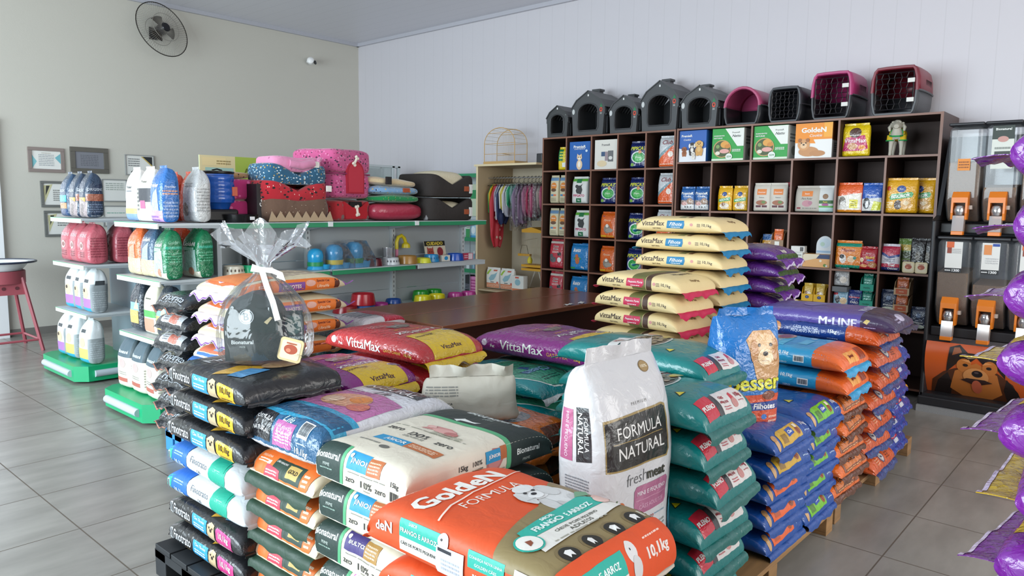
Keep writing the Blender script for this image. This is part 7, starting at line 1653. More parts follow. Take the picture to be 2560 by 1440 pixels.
# --- standing Formula Natural sack ---
s = Sack(.82, .43, .23, zs=.115, e0=(10, 3.2), e1=(3.0, 1.1), cx=4.2, base='#d6d7d9', style='f', pinch=.04, seed=71, amp=.007, upright=True, NU=64, NS=64, seam1=dict(length=.05, droop=0, wave=.012))
s.put('front', xf([('T', -.0, .215, .17, .012, 'P R E M I U M', '#7c7a74'), ('E', .10, .345, .026, .026, '#8c7448'), ('E', .10, .345, .022, .022, '#a88c5c'), ('T', .10, .345, .035, .014, '100%', '#f0e4c8', {'bold': .02}),
                ('P', [(-.215, .175), (-.13, .18), (.14, .19), (.165, .18), (.17, -.0), (.15, -.025), (-.12, -.02), (-.215, -.015)], '#a08850'), ('P', [(-.21, .165), (-.13, .172), (.138, .181), (.156, .172), (.161, .0), (.144, -.018), (-.12, -.013), (-.21, -.008)], '#2a2824'),
                ('T', -.015, .125, .28, .062, 'FÓRMULA', '#eeeeea', {'bold': .005}), ('T', -.01, .045, .29, .062, 'NATURAL', '#eeeeea', {'bold': .005}), ('R', -.18, .13, .083, .086, '#a08850'),
                ('T', -.045, -.065, .13, .05, 'fresh', '#6a6c6e', {'bold': -.01}), ('T', .075, -.07, .11, .042, 'meat', '#3a3a2c', {'bold': .03}),
                ('P', [(-.06, -.205), (-.06, -.12), (-.045, -.105), (.145, -.10), (.16, -.115), (.16, -.20), (.145, -.212), (-.045, -.215)], '#b06a8c'), ('T', .05, -.135, .18, .026, 'MINI E PEQUENO', '#f4e4ee', {'bold': .03}), ('T', .05, -.185, .16, .022, 'CÃES ADULTOS', '#e4b8d0', {'bold': .0}), ('R', -.05, .15, -.161, -.159, '#d8a8c0'),
                ('T', .02, -.245, .10, .032, 'Frango', '#b45c54', {'shear': .4}), ('T', .11, -.24, .08, .014, 'mandioca e linhaça', '#5c9ab4', {'shear': .4}), ('N', -.04, .15, -.30, -.27, 2, '#9a9c98'), ('N', .05, .15, -.37, -.31, 4, '#8c8e8c'),
                ('E', -.14, -.17, .026, .030, '#cc6e3c'), ('E', -.14, -.17, .019, .022, '#d8834c'), ('E', -.185, -.215, .022, .03, '#4c7044'), ('E', -.165, -.235, .025, .018, '#3c6038'), ('E', -.195, -.245, .016, .022, '#5a8050'), ('E', -.12, -.27, .06, .055, '#c49068'), ('E', -.095, -.28, .03, .045, '#9c6244'), ('E', -.145, -.262, .03, .035, '#d8a880'),
                ('P', [(-.185, -.13), (-.18, -.13), (-.168, -.165), (-.173, -.165)], '#4c7044'), ('P', [(-.165, -.125), (-.16, -.125), (-.168, -.165), (-.172, -.165)], '#5a8050'), ('P', [(-.2, -.14), (-.195, -.138), (-.172, -.165), (-.176, -.168)], '#4c7044'),
                ('P', [(-.215, -.44), (-.215, -.385), (.0, -.375), (.17, -.36), (.19, -.27), (.215, -.24), (.215, -.44)], '#274c68'), ('P', [(.17, -.36), (.185, -.22), (.215, -.16), (.215, -.24), (.19, -.27)], '#4aa0b8'), ('T', .09, -.40, .12, .034, '10,1kg', '#e4ecf0', {'bold': .03})], .88, .87, .09)+[('R', -.19, .19, -.42, -.28, '#274c68')])
s.put('R', []) 
s.put('L', [('N', -.05, .05, -.28, .05, 34, '#8c9096'), ('R', -.07, -.015, .10, .27, '#b8648c'), ('T', -.042, .185, .15, .026, 'MINI E PEQUENO', '#f0dce8', {'rot': -90}), ('P', [(.0, .10), (.0, .28), (.06, .285), (.06, .11)], '#26262a'), ('T', .045, .195, .15, .022, 'FÓRMULA', '#eeeeee', {'rot': -90}), ('T', .018, .195, .15, .022, 'NATURAL', '#eeeeee', {'rot': -90}), ('R', -.10, .10, -.44, -.39, '#274c68')])
s.put('R', [('N', -.05, .05, -.28, .05, 34, '#8c9096'), ('R', -.07, -.015, .10, .27, '#b8648c'), ('T', -.042, .185, .15, .026, 'MINI E PEQUENO', '#f0dce8', {'rot': -90}), ('P', [(.0, .10), (.0, .28), (.06, .285), (.06, .11)], '#26262a'), ('T', .045, .195, .15, .022, 'FÓRMULA', '#eeeeee', {'rot': -90}), ('T', .018, .195, .15, .022, 'NATURAL', '#eeeeee', {'rot': -90})])
K['fnat'] = s.done()
place(K['fnat'], 'pet_food_sack', (2.07, 1.34, .275), R(-3), 'tall white sack with black name panel standing beside the teal sacks', 'sack')
s = Sack(.62, .44, .125, zs=.02, base='#274c68', style='f', seed=72, seam0=dict(length=.03), seam1=dict(length=.03)); K['navy_s'] = s.done()
place(K['navy_s'], 'pet_food_sack', (2.0, 1.34, .142), 0, 'dark blue sack lying under the standing white sack', 'sack')

# --- teal PLENO sacks ---
def pleno(kg, L, W, T, seed, food=True):
    s = Sack(L, W, T, zs=.02, e0=(5, 2), e1=(5.0, 2.0), cx=3.2, base='#0f7a78', style='f', seed=seed, amp=.006, seam0=dict(length=.04, color='#0f6a64'), seam1=dict(length=.045, color='#0f6a64', droop=1.1, wave=.005, line='#cf3a44'))
    k = W/.40
    s.put('E1', [('P', [(-.15*k, -.03), (-.155*k, .06), (-.07*k, .065), (-.04*k, -.02)], '#c8283c'), ('T', -.108*k, .018, .075*k, .028, 'PLENO', WH, {'bold': .05}), ('P', [(-.065*k, -.028), (-.065*k, .055), (-.035*k, .06), (-.035*k, -.026)], '#3a3c3e'), ('P', [(-.035*k, -.03), (-.035*k, .062), (.15*k, .066), (.16*k, .05), (.155*k, -.02), (.14*k, -.028)], '#dfdcd8'), ('T', -.0*k, .036, .05, .014, 'CÃES', '#b02c3c', {'bold': .03}), ('T', -.0*k, .014, .06, .014, 'ADULTOS', '#b02c3c', {'bold': .03}), ('N', -.02*k, .03*k, -.018, .0, 2, '#c4686c'), ('P', [(.05*k, -.012), (.06*k, .04), (.075*k, .045), (.085*k, -.012)], '#c83c48'), ('E', .067*k, .0, .02, .018, '#c88a84'), ('T', .122*k, .026, .055, .024, kg, '#a83040', {'bold': .03}), ('N', .10*k, .145*k, -.0, .008, 1, '#b86a6c')])
    s.put('F1n', [('E', -.02, .10, .15*k, .09, '#d5d8d4'), ('E', -.02, .10, .14*k, .08, '#5a4e42')] + [('E', -.02+.11*k*math.cos(i*2.4)*math.sqrt(i/34), .10+.062*math.sin(i*2.4)*math.sqrt(i/34), .016, .010, ('#8c7a64', '#75644e', '#a08c74')[i % 3]) for i in range(34)] +
          [('P', [(-.19*k, .20), (-.05, .23), (-.02, .18), (-.17*k, .16)], '#e0e0dc'), ('T', -.10*k, .195, .10, .02, 'Pleno', '#b02c3c', {'bold': .03}), ('E', .12*k, .16, .07, .03, '#dcdcd6'), ('E', .12*k, .16, .035, .018, '#b8584c'), ('T', .12*k, .12, .09, .018, 'Carne', '#c83c48', {'bold': .03}), ('E', .11*k, .07, .05, .018, '#c8a82c'), ('P', [(-.14*k, -.08), (-.09*k, -.08), (-.115*k, -.045)], '#26241c'), ('P', [(-.134*k, -.077), (-.096*k, -.077), (-.115*k, -.05)], '#e8d81f')])
    return s.done()
K['pl10'] = pleno('10kg', .62, .40, .13, 73); K['pl20'] = pleno('20kg', .74, .42, .12, 74)
crate_pallet('wooden_pallet', 'long wooden pallet under the teal blue and orange piles', 2.22, 3.72, 1.125, 2.0, .115, '', m=wood('#9c774c', .7, (1, 8, 8), .7))
crate_pallet('wooden_pallet', 'second wooden pallet continuing under the far blue piles', 3.80, 5.30, 1.14, 2.0, .115, '', m=wood('#93704a', .7, (1, 8, 8), .7))
stack([(K['pl10'], 'teal 10kg sack')]*6, 2.462, 1.42, .117, Y_, 'the front teal pile', 'teal 10kg sacks', jit=.022, jr=3)
stack([(K['pl20'], 'teal 20kg sack')]*6 + [(K['pl20'], 'teal 20kg kibble picture sack')], 2.84, 1.66, .117, Y_, 'the second teal pile', 'teal 20kg sacks', jit=.02, jr=2)
# --- blue sacks ---
def blue(lab, labc, panel, pc, seed):
    s = Sack(.62, .44, .105, zs=.015, e0=(5, 2), e1=(6.0, 2.2), cx=3.2, base='#164a96', style='f', seed=seed, amp=.006, seam0=dict(length=.04), seam1=dict(length=.04, color='#164a96', droop=1.1, line='#dfe4ec'))
    s.put('E1', [('P', [(-.12, -.032), (-.125, .035), (-.10, .045), (.10, .05), (.10, -.026)], labc), ('E', -.155, -.005, .016, .035, '#c8a070'), ('E', -.155, .025, .018, .016, '#b88c5c'), ('P', [(-.03, .0), (-.03, .035), (.03, .038), (.03, .002)], '#1c4aa0'), ('T', 0, .018, .05, .014, 'Cães', WH, {'bold': .03}), ('R', -.10, -.05, -.02, .02, lab), ('E', .07, .005, .022, .02, '#8c4a2c'), ('R', .055, .085, .02, .04, '#e8e0d0'), ('T', .165, .025, .07, .030, '10kg', '#dfe6f0', {'bold': .03}), ('N', .13, .19, -.015, -.005, 1, '#a8c0e0')])
    s.put('F1', [('P', [(-.16, -.02), (-.15, .20), (.13, .19), (.15, .04), (.10, .0), (.05, .02), (.0, -.025), (-.08, .0)], panel), ('P', [(-.10, .11), (-.10, .15), (.02, .16), (.02, .12)], '#1c4aa0'), ('T', -.04, .135, .09, .022, 'Cães', WH, {'bold': .04}), ('T', -.1, .185, .12, .04, pc, '#b02c2c', {'bold': .05}), ('E', -.09, .06, .016, .014, '#2c66b0'), ('E', -.01, .05, .016, .014, '#2c66b0'), ('E', .07, .06, .016, .014, '#2c66b0'), ('N', -.12, .1, .02, .035, 1, '#3a5a2c'), ('T', .12, -.12, .07, .016, 'Premium', '#a8c0e8'), ('P', [(-.12, -.17), (-.06, -.17), (-.09, -.125)], '#26241c'), ('P', [(-.113, -.166), (-.067, -.166), (-.09, -.132)], '#e8d81f')])
    return s.done()
K['blG'] = blue('#4a7a2c', '#6cb42c', '#6cb42c', 'Besser', 75); K['blY'] = blue('#8c6a1c', '#c8a02c', '#c4a428', 'Besser', 76); K['blO'] = blue('#b8501c', '#e2622a', '#e2622a', 'Besser', 77)
stack([(K['blO'], 'blue 10kg sack with orange label')]*3 + [(K['blY'], 'blue 10kg sack with yellow label')]*2, 3.13, 1.44, .117, Y_, 'the nearer blue pile', 'nearer pile of blue sacks', jit=.02, jr=3)
stack([(K['blG'], 'blue 10kg sack with lime green label')]*5, 3.565, 1.45, .117, Y_, 'the lime labelled pile', 'middle pile of blue sacks', jit=.02, jr=3)
# --- Besser standing bag ---
s = Sack(.49, .30, .17, zs=.085, e0=(10, 3.2), e1=(3.2, 1.2), cx=3.4, base='#2173bc', style='g', seed=78, amp=.009, upright=True, NU=50, NS=56, seam1=dict(length=.035, droop=0, wave=.016))
s.put('front', [('R', -.30, .30, -.26, -.09, '#d2502a'), ('R', -.30, .30, -.29, -.24, '#1f3f7c'), ('P', [(-.04, .15), (.0, .19), (.09, .19), (.13, .14), (.15, .0), (.13, -.04), (.02, -.04), (.0, .03)], '#c89a68'), ('E', .055, .11, .06, .065, '#d6ac78'), ('E', -.002, .10, .02, .05, '#b88450'), ('E', .112, .10, .02, .05, '#b88450'), ('E', .055, .075, .04, .035, '#e8caa0'), ('E', .055, .088, .014, .010, '#241c1a'), ('E', .025, .125, .008, .008, '#241c1a'), ('E', .085, .125, .008, .008, '#241c1a'), ('N', .035, .075, .055, .06, 1, '#8c6440'),
                ('T', .01, -.035, .33, .075, 'Besser', '#20301c', {'bold': .055}), ('T', .01, -.035, .32, .07, 'Besser', '#d9d82c', {'bold': .03}), ('P', [(-.10, -.165), (-.10, -.128), (.14, -.12), (.14, -.158)], '#1f3f8c'), ('T', .02, -.142, .20, .026, 'Cães Filhotes', WH, {'bold': .02}), ('E', .08, -.095, .035, .02, '#7c4028'), ('E', .06, -.19, .012, .012, '#4a80c8'), ('E', .06, -.225, .012, .012, '#4a80c8'), ('N', .08, .13, -.24, -.18, 3, '#f0b8a0')])
s.put('R', [('N', -.03, .05, -.1, .06, 10, '#c4d8ec')]); s.put('L', [('N', -.03, .05, -.1, .06, 10, '#c4d8ec'), ('P', [(-.06, -.2), (-.06, -.12), (.06, -.12), (.06, -.2)], '#d8d82c')])
K['besser'] = s.done()
place(K['besser'], 'pet_food_bag', (3.06, 1.34, .117+5*.105+.004), R(-33), 'upright bright blue puppy food bag with golden dog picture', 'bag')
# --- orange with brown label ---
s = Sack(.60, .42, .100, zs=.015, e0=(5, 2), e1=(5.0, 2.0), cx=3.0, base='#d9671f', style='g', seed=79, amp=.007, seam0=dict(length=.04), seam1=dict(length=.035, color='#5c3420', droop=1.1))
s.put('E1', [('P', [(-.13, -.035), (-.13, .055), (.19, .06), (.19, -.03)], '#7c4424'), ('P', [(-.11, -.02), (-.10, .045), (.13, .05), (.12, -.016)], '#c8702c'), ('T', .0, .016, .15, .03, 'GOLD', '#4c2818', {'bold': .05}), ('R', -.02, .0, .02, .034, '#ecdcc8'), ('N', -.10, .1, -.03, -.022, 1, '#e0a468')])
s.put('F1', [('T', 0, .12, .22, .05, 'Special', '#7c2c14', {'bold': .05, 'shear': .3}), ('R', -.15, .15, -.08, .06, '#8c4c28')]); K['orb'] = s.done()
# --- light blue / orange ---
s = Sack(.60, .44, .112, zs=.015, e0=(6, 2.2), e1=(5.0, 2.0), cx=3.6, base='#2a9acc', style='f', seed=80, amp=.004, seam0=dict(length=.04), seam1=dict(length=.04, color='#2a9acc', droop=1.0, line='#dfe4ec'))
s.band(.15, s.Ua, '#dd6426'); s.band(-.33, -.21, '#b0684c')
s.put('A', [('E', -.24, .0, .05, .045, '#a84c34'), ('R', -.165, -.04, -.012, .03, '#4cb0dc'), ('T', -.10, .012, .10, .022, 'CÃES JÚNIOR', '#dceef8', {'bold': .01}), ('R', -.14, -.045, -.045, -.02, '#3a2a28'), ('T', -.092, -.032, .08, .014, 'SABOR CARNE', '#f0e0d8', {'bold': .03}), ('T', .0, .02, .06, .026, '10,1kg', '#e8f4fa', {'bold': .04}), ('T', .0, -.03, .04, .014, 'ZERO', '#e8f4fa'), ('R', .055, .11, -.02, .015, '#e8eef0'), ('C', .06, .105, -.015, .01, '#30363c')])
s.put('E1', [('R', -.10, .05, -.03, .035, '#e8a04c'), ('T', -.03, .005, .12, .024, 'Special', '#7c1c14', {'bold': .05, 'shear': .3}), ('R', .07, .16, -.03, .04, '#8c3c20')])
s.put('F1', [('P', [(-.17, .02), (-.16, .12), (.02, .13), (.04, .03)], '#46b4d8'), ('T', -.07, .075, .14, .03, 'ADULTOS', WH, {'bold': .01}), ('E', .06, .09, .09, .05, '#c89458'), ('E', .06, .09, .07, .036, '#8c3c28'), ('T', -.02, .25, .26, .07, 'Special Dog', '#8c3414', {'bold': .06, 'shear': .3}), ('T', -.02, .25, .255, .066, 'Special Dog', '#e8a82c', {'bold': .02, 'shear': .3}), ('R', -.1, .04, -.08, -.03, '#5cc0e0'), ('E', .1, -.05, .02, .018, '#dce8f0')])
K['ltb'] = s.done()
stack([(K['orb'], 'glossy orange sack with brown label')]*5 + [(K['ltb'], 'light blue and orange 10,1kg sack')]*2, 3.98, 1.43, .117, Y_, 'the orange lightblue pile', 'orange pile with light blue sacks on top', jit=.02, jr=3)
# --- orange and navy 15kg ---
s = Sack(.74, .46, .113, zs=.015, e0=(6, 2.2), e1=(5.0, 2.0), cx=3.4, base='#1c3c84', style='g', seed=81, amp=.006, seam0=dict(length=.04), seam1=dict(length=.04, color='#22407c', droop=1.0, line='#c8d0e0'))
s.band(.20, s.Ua, '#c6531f'); s.band(-.45, -.22, '#d2622a')
s.put('A', [('T', -.02, .02, .16, .018, 'CÃES ADULTOS', '#c8d4ec', {'bold': .02}), ('T', -.02, -.005, .17, .018, 'PEQUENO PORTE', '#c8d4ec', {'bold': .02}), ('T', .13, .01, .06, .026, '15kg', '#e8eef6', {'bold': .04}), ('E', -.20, .01, .04, .035, '#c88a54'), ('N', .1, .16, -.035, -.025, 1, '#a8b8d8')])
s.put('E1', [('E', -.02, .01, .04, .035, '#2a3a68'), ('E', -.02, .01, .032, .027, '#c8c4c0'), ('T', -.02, .01, .05, .016, 'Dog', '#2a3a68', {'bold': .04}), ('N', .05, .12, -.02, .02, 3, '#8c3c1c'), ('N', -.14, -.08, -.02, .02, 3, '#e8a078')])
s.put('F1', [('T', -.02, .20, .26, .06, 'Special Dog', '#e8a82c', {'bold': .03, 'shear': .3}), ('R', -.2, .2, -.10, .08, '#22407c'), ('E', .05, .0, .08, .04, '#c89458')])
K['onv'] = s.done()
# --- royal blue ---
s = Sack(.68, .42, .102, zs=.015, e0=(5, 2.2), e1=(5.0, 2.0), cx=3.2, base='#143c98', style='g', seed=82, amp=.006, seam0=dict(length=.04), seam1=dict(length=.035, droop=1.0, line='#c8d0e0'))
s.put('E1', [('R', -.08, .05, .0, .03, '#c83040'), ('T', -.015, .015, .11, .02, 'FARO', WH, {'bold': .04}), ('R', -.05, .03, -.03, -.005, '#c4ccd8'), ('T', .14, .01, .06, .026, '10kg', '#c8d4e8', {'bold': .03}), ('N', -.15, -.09, -.02, .02, 3, '#7c98d0')])
K['roy'] = s.done()
s = Sack(.62, .40, .11, zs=.015, e0=(5, 2.2), e1=(4.6, 2.0), cx=3.0, base='#d9981c', style='g', seed=83, amp=.007, seam1=dict(length=.04, droop=.8)); s.put('E1', [('R', -.1, .1, -.02, .03, '#8c5c14'), ('T', 0, .005, .15, .03, 'GOLD', '#e8c86a', {'bold': .04})]); K['yels'] = s.done()
stack([(K['onv'], 'orange and navy 15kg sack')]*7, 4.48, 1.48, .117, Y_, 'the orange and navy pile', 'orange and navy sacks', jit=.022, jr=3)
stack([(K['roy'], 'royal blue sack with red stripe')]*6, 4.98, 1.50, .117, Y_, 'the royal blue pile', 'royal blue sacks', jit=.02, jr=3)
stack([(K['yels'], 'golden yellow sack')]*4, 5.50, 1.62, 0.0, Y_, 'the low yellow pile', 'golden yellow sacks', jit=.03, jr=4)
s = Sack(.80, .46, .12, zs=.03, e0=(6, 2.2), e1=(5, 2.2), cx=3.2, base='#5a4c9c', style='f', seed=84, amp=.006, seam0=dict(length=.05, color='#4a4490'), seam1=dict(length=.04, color='#2e2440'))
s.band(.22, s.Ua, '#3a2a4c')
s.put('A', [('T', .10, .0, .20, .05, 'M•LINE', '#dcdcf0', {'bold': .06}), ('P', [(.235, .01), (.25, .03), (.27, .025), (.255, .0)], '#c8b46a'), ('N', .24, .30, -.02, -.012, 1, '#a8a0cc')])
s.put('F1', [('T', 0, -.2, .22, .05, 'M•LINE', '#dcdcf0', {'bold': .06}), ('E', .02, .1, .1, .06, '#7a6cb4')])
s.put('E1', [('E', 0, .01, .05, .03, '#b8b0c8'), ('N', -.12, -.05, -.02, .02, 2, '#a8a0c0')]); K['mline'] = s.done()
place(K['mline'], 'pet_food_sack', (4.52, 1.45, .117+7*.113+.002), Y_+R(2), 'long violet sack with white lettering lying across the orange and navy pile', 'sack')

# --- VittaMax cream sacks ---
def vm(labc, lab, dark, seed, L=.64):
    s = Sack(L, .44, .112, zs=.015, e0=(6, 2.2), e1=(5, 2.0), cx=4.2, base='#e3cd98', style='p', seed=seed, amp=.0035, seam0=dict(length=.035, color=labc, droop=.3), seam1=dict(length=.045, color=labc, droop=.9, wave=.01))
    s.put('top', [('R', -.03, .07, -.30, .30, '#6c6c3c'), ('R', .075, .115, -.30, .30, '#4c3428')] if dark else [('R', .0, .05, -.19, .24, '#84865a'), ('R', .07, .10, -.19, .24, '#6c4c38')])
    s.put('A', [('T', -.18, .008, .20, .034, 'VittaMax', '#46342a', {'bold': .03, 'shear': .15}), ('T', -.15, -.028, .08, .010, 'NATURAL', '#46342a'), ('P', [(-.075, -.024), (-.07, .026), (.055, .028), (.06, .0), (.05, -.026)], labc), ('T', -.005, .004, .11, .024, lab, WH, {'shear': .3, 'bold': .01}), ('N', -.04, .03, -.02, -.013, 1, WH), ('E', .135 if dark else .11, .002, .011, .010, '#d0908c'), ('T', .22, .0, .09, .026, '10,1kg', '#3a2c24', {'bold': .01}), ('N', .15, .175, -.012, .012, 3, '#6a5a4a')])
    s.put('F2', [('T', -.18, -.02, .20, .07, 'VittaMax', '#5a4432', {'bold': .03, 'rot': 90}), ('T', .17, .02, .1, .05, lab[:4], '#e8e0c8', {'bold': .02, 'rot': 90})])
    s.put('E1', [('T', .0, .02, .14, .02, 'VittaMax', '#8c6c48', {'bold': .02})])
    return s.done()
K['vmp'] = vm('#c42850', 'Pequeno Porte', True, 85); K['vmf'] = vm('#1c7cac', 'Filhote', False, 86)
stack([(K['vmp'], 'cream sack with pink label')]*9, 4.20, 2.47, .10, Y_-R(3), 'the pink label pile', 'cream sacks with pink labels', jit=.014, jr=2.5)
stack([(K['vmf'], 'cream sack with blue label')]*12, 4.66, 2.45, .10, Y_, 'the taller cream pile', 'cream sacks with blue labels', jit=.018, jr=2.5)
crate_pallet('wooden_pallet', 'wooden pallet under the cream sack piles', 3.98, 5.35, 2.10, 2.85, .10, '', m=wood('#8f6d46', .7, (1, 8, 8), .7))
s = Sack(.64, .40, .105, zs=.015, e0=(5, 2.2), e1=(4.5, 2.0), cx=3.2, base='#5c2a84', style='g', seed=87, amp=.007, seam1=dict(length=.07, color='#6a2c94', droop=.7, wave=.016, line='#c8b8d8')); s.put('E1', [('R', -.2, .2, -.06, -.01, '#3c5a30'), ('R', -.06, .02, -.0, .03, '#d8d8c8')]); K['pgr'] = s.done()
stack([(K['pgr'], 'purple sack with green lower edge')]*11, 5.12, 2.27, .10, Y_, 'the pile behind the cream piles', 'purple sacks behind the cream sacks', jit=.02, jr=3)

# --- glossy VittaMax cat sacks ---
def vmcat(base, name, L, W, T, kg, seed, yel='#dcb81c'):
    s = Sack(L, W, T, zs=.03, e0=(5, 2.2), e1=(5, 2.2), cx=3.4, base=base, style='g', seed=seed, amp=.006, seam0=dict(length=.05), seam1=dict(length=.05, color=yel, droop=.8, wave=.01))
    s.put('top', [('R', L*.22, s.Ua-.005, -W*.30, W*.34, yel)])
    k = L/.8
    s.put('A', [('T', -.05*k, .004, .28*k, .05, 'VittaMax', WH, {'bold': .04, 'fit': 1}), ('E', -.30*k, .008, .022, .022, '#e8dcec'), ('T', -.24*k, -.01, .06, .018, 'Pet', WH, {'bold': .04}), ('T', .18*k, -.008, .13*k, .03, name, '#e0b44a', {'bold': .01}), ('T', .30*k, -.01, .07, .022, kg, '#e0b44a', {'bold': .03}), ('N', .27*k, .33*k, .012, .025, 1, '#e8d8ec')])
    s.put('F0', [('T', 0, .12, .30*W/.5, .075, 'VittaMax', WH, {'bold': .04}), ('T', 0, .045, .2, .035, name, '#e0a044', {'bold': .0}), ('P', [(-.06, .0), (.06, .0), (.04, -.03), (-.03, -.035)], '#7c6c64'), ('E', -.03, -.06, .07, .04, '#7c7470'), ('E', .03, -.05, .035, .03, '#8c8480'), ('N', -.16, -.04, -.14, -.08, 3, '#d89090'), ('N', .02, .14, -.14, -.08, 3, '#d89090'), ('E', -.14, .20, .045, .018, '#dcdce4'), ('E', -.14, .20, .038, .013, '#4a4a84'), ('T', .06, L*.30, .12, .028, 'alimento', '#6a4c14', {'bold': .02})])
    s.put('E1', [('T', 0, .0, .18, .026, 'VittaMax', '#4a2434', {'bold': .03})])
    return s.done()
K['carne'] = vmcat('#b42c30', 'GATO CARNE', .78, .46, .135, '10,1kg', 88); K['mix'] = vmcat('#84217c', 'GATO MIX', .88, .56, .15, '25kg', 89); K['mixs'] = vmcat('#84217c', 'GATO MIX', .60, .40, .115, '10,1kg', 90)
GCN = 'glossy cat food sacks around the counter'
stack([(K['carne'], 'glossy red sack with yellow end')]*6, 2.56, 3.03, .08, Y_+R(2), 'the red pile', 'glossy red sacks with yellow ends', jit=.02, jr=3)
stack([(K['mixs'], 'glossy purple sack with yellow end')]*6, 2.07, 2.90, .11, Y_+R(3), 'the small purple pile', 'small glossy purple sacks', jit=.015, jr=3)
crate_pallet('wooden_pallet', 'wooden pallet under the red and small purple sacks', 1.86, 2.86, 2.60, 3.5, .078, '', m=wood('#8f6d46', .7, (1, 8, 8), .7))
# --- teal Clean sacks ---
s = Sack(.66, .42, .12, zs=.02, e0=(5, 2.2), e1=(4.4, 2.0), cx=3.0, base='#0f8a90', style='g', seed=91, amp=.007, seam1=dict(length=.03, color='#cfd8d8', droop=.8, wave=.012))
s.put('F0', [('E', 0, .10, .19, .24, '#dce8e4'), ('E', 0, .10, .182, .232, '#3f9c7c'), ('T', 0, .16, .26, .07, 'Clean', '#2c4c84', {'bold': .09}), ('T', 0, .16, .25, .064, 'Clean', '#8cc0dc', {'bold': .03}), ('P', [(-.02, .10), (.03, .12), (.05, .06), (.0, .05)], '#2c5c94'), ('N', -.1, .1, .01, .03, 1, '#2c6c5c'), ('N', -.06, .08, .24, .28, 2, '#1c5c4c')])
K['tcl'] = s.done()
stack([(K['tcl'], 'teal and green litter sack')]*5, 3.00, 2.63, .08, Y_+R(4), 'the teal litter pile', 'teal and green litter sacks', jit=.02, jr=4)
K['grm'] = Sack(.84, .5, .119, zs=.02, base='#1f8c74', style='g', seed=92, seam1=dict(length=.05, color='#1f8c74')).put('F0', [('R', -.2, .2, .15, .3, '#d9b81c')]).done()
stack([(K['grm'], 'green glossy sack')]*5, 3.48, 2.58, .08, Y_, 'the pile under the long purple sack', 'green sacks under the long purple sack', jit=.01, jr=2)
place(K['mix'], 'pet_food_sack', (3.36, 2.60, .728), Y_+R(1.5), 'long glossy purple 25kg sack with yellow end beside the counter', 'sack')
crate_pallet('wooden_pallet', 'wooden pallet under the teal litter sacks', 2.88, 3.75, 2.15, 3.05, .078, '', m=wood('#8f6d46', .7, (1, 8, 8), .7))
# --- dark orange dog sacks in the gap ---
s = Sack(.66, .44, .12, zs=.02, e0=(5, 2.2), e1=(4.6, 2.0), cx=3.2, base='#2a1a16', style='g', seed=93, amp=.006, seam0=dict(length=.03), seam1=dict(length=.04, color='#c8641c', droop=.9))
s.put('F0', [('R', -.2, .2, -.02, .30, '#cf6a1f'), ('E', .0, .1, .10, .08, '#8c8480'), ('E', -.02, .06, .07, .05, '#c8b8a8'), ('R', -.2, .2, .30, .33, '#2c7c4c')]); s.put('A', [('R', .05, .20, -.05, .05, '#cf6a1f'), ('R', -.2, .05, -.05, .0, '#5c2416')]); s.put('E1', [('R', -.2, .0, -.04, .05, '#cf6a1f'), ('R', .0, .2, -.04, .05, '#6a2c18')]); K['dko'] = s.done()
stack([(K['dko'], 'dark brown and orange sack')]*5, 2.45, 2.27, 0.0, Y_, 'the dark gap pile', 'dark brown and orange sacks', jit=.02, jr=4)
# crumpled empty paper sack top
s = Sack(.20, .42, .10, zs=.05, e0=(10, 3), e1=(2.6, 1.2), cx=3.0, base='#cdc8ba', style='p', seed=94, amp=.014, upright=True, NU=30, NS=44, seam1=dict(length=.05, droop=0, wave=.03))
s.put('front', [('N', -.20, -.06, .02, .07, 4, '#8c8c86'), ('T', -.15, -.01, .13, .014, 'COMPOSIÇÃO BÁSICA', '#4a4c4a', {'bold': .03}), ('N', -.22, -.08, -.05, -.02, 3, '#8c8c86')]); K['papr'] = s.done()
place(K['papr'], 'paper_sack', (2.28, 2.25, .645), R(-38), 'crumpled cream paper sack top with small print standing behind the cream sacks', 'sack')
s = Sack(.62, .44, .125, zs=.02, base='#cdc8ba', style='p', seed=95); K['pap2'] = s.done()

# --- rear left: black sacks and orange cat sacks ---
s = Sack(.62, .42, .118, zs=.03, e0=(4.2, 2.0), e1=(5, 2.0), cx=3.0, base='#1c2026', style='g', seed=96, amp=.010, seam0=dict(length=.045, droop=.5, wave=.014, line='#a86a54'), seam1=dict(length=.04))
s.put('E0', [('T', 0, .01, .26, .05, 'Finotrato', '#c4ccd4', {'bold': .03}), ('N', -.16, .16, -.03, -.02, 1, '#8c949c')]); K['blks'] = s.done()
s = Sack(.62, .42, .118, zs=.03, e0=(6, 2.4), e1=(5, 2.0), cx=3.4, base='#262a30', style='g', seed=97, amp=.008, seam0=dict(length=.03, droop=.8, wave=.01))
s.put('E0', [('R', -.12, .14, -.035, .04, '#c4c8cc'), ('R', -.02, .08, -.03, .03, '#c87868'), ('N', -.1, -.03, -.02, .03, 3, '#6a6c74')]); K['blkw'] = s.done()
stack([(K[k], w) for k, w in [('blks', 'black glossy sack with silvery end'), ('blks', 'black glossy sack with silvery end'), ('blks', 'black glossy sack with silvery end'), ('blks', 'black glossy sack with silvery end'), ('blkw', 'black sack with pale and red end label'), ('blkw', 'black sack with pale end label'), ('blks', 'black glossy sack with silvery end')]], 2.29, 4.60, .152, 0, 'the rear black pile', 'rear pile of black sacks', jit=.02, jr=4)
s = Sack(.76, .46, .122, zs=.035, e0=(4.0, 1.9), e1=(4.4, 2.0), cx=3.0, base='#d3c6a6', style='p', seed=98, amp=.005, seam0=dict(length=.06, color='#dcd2d8', droop=.7, wave=.016, line='#7c4c94'), seam1=dict(length=.07, color='#9a5cac', droop=-.2, wave=.01))
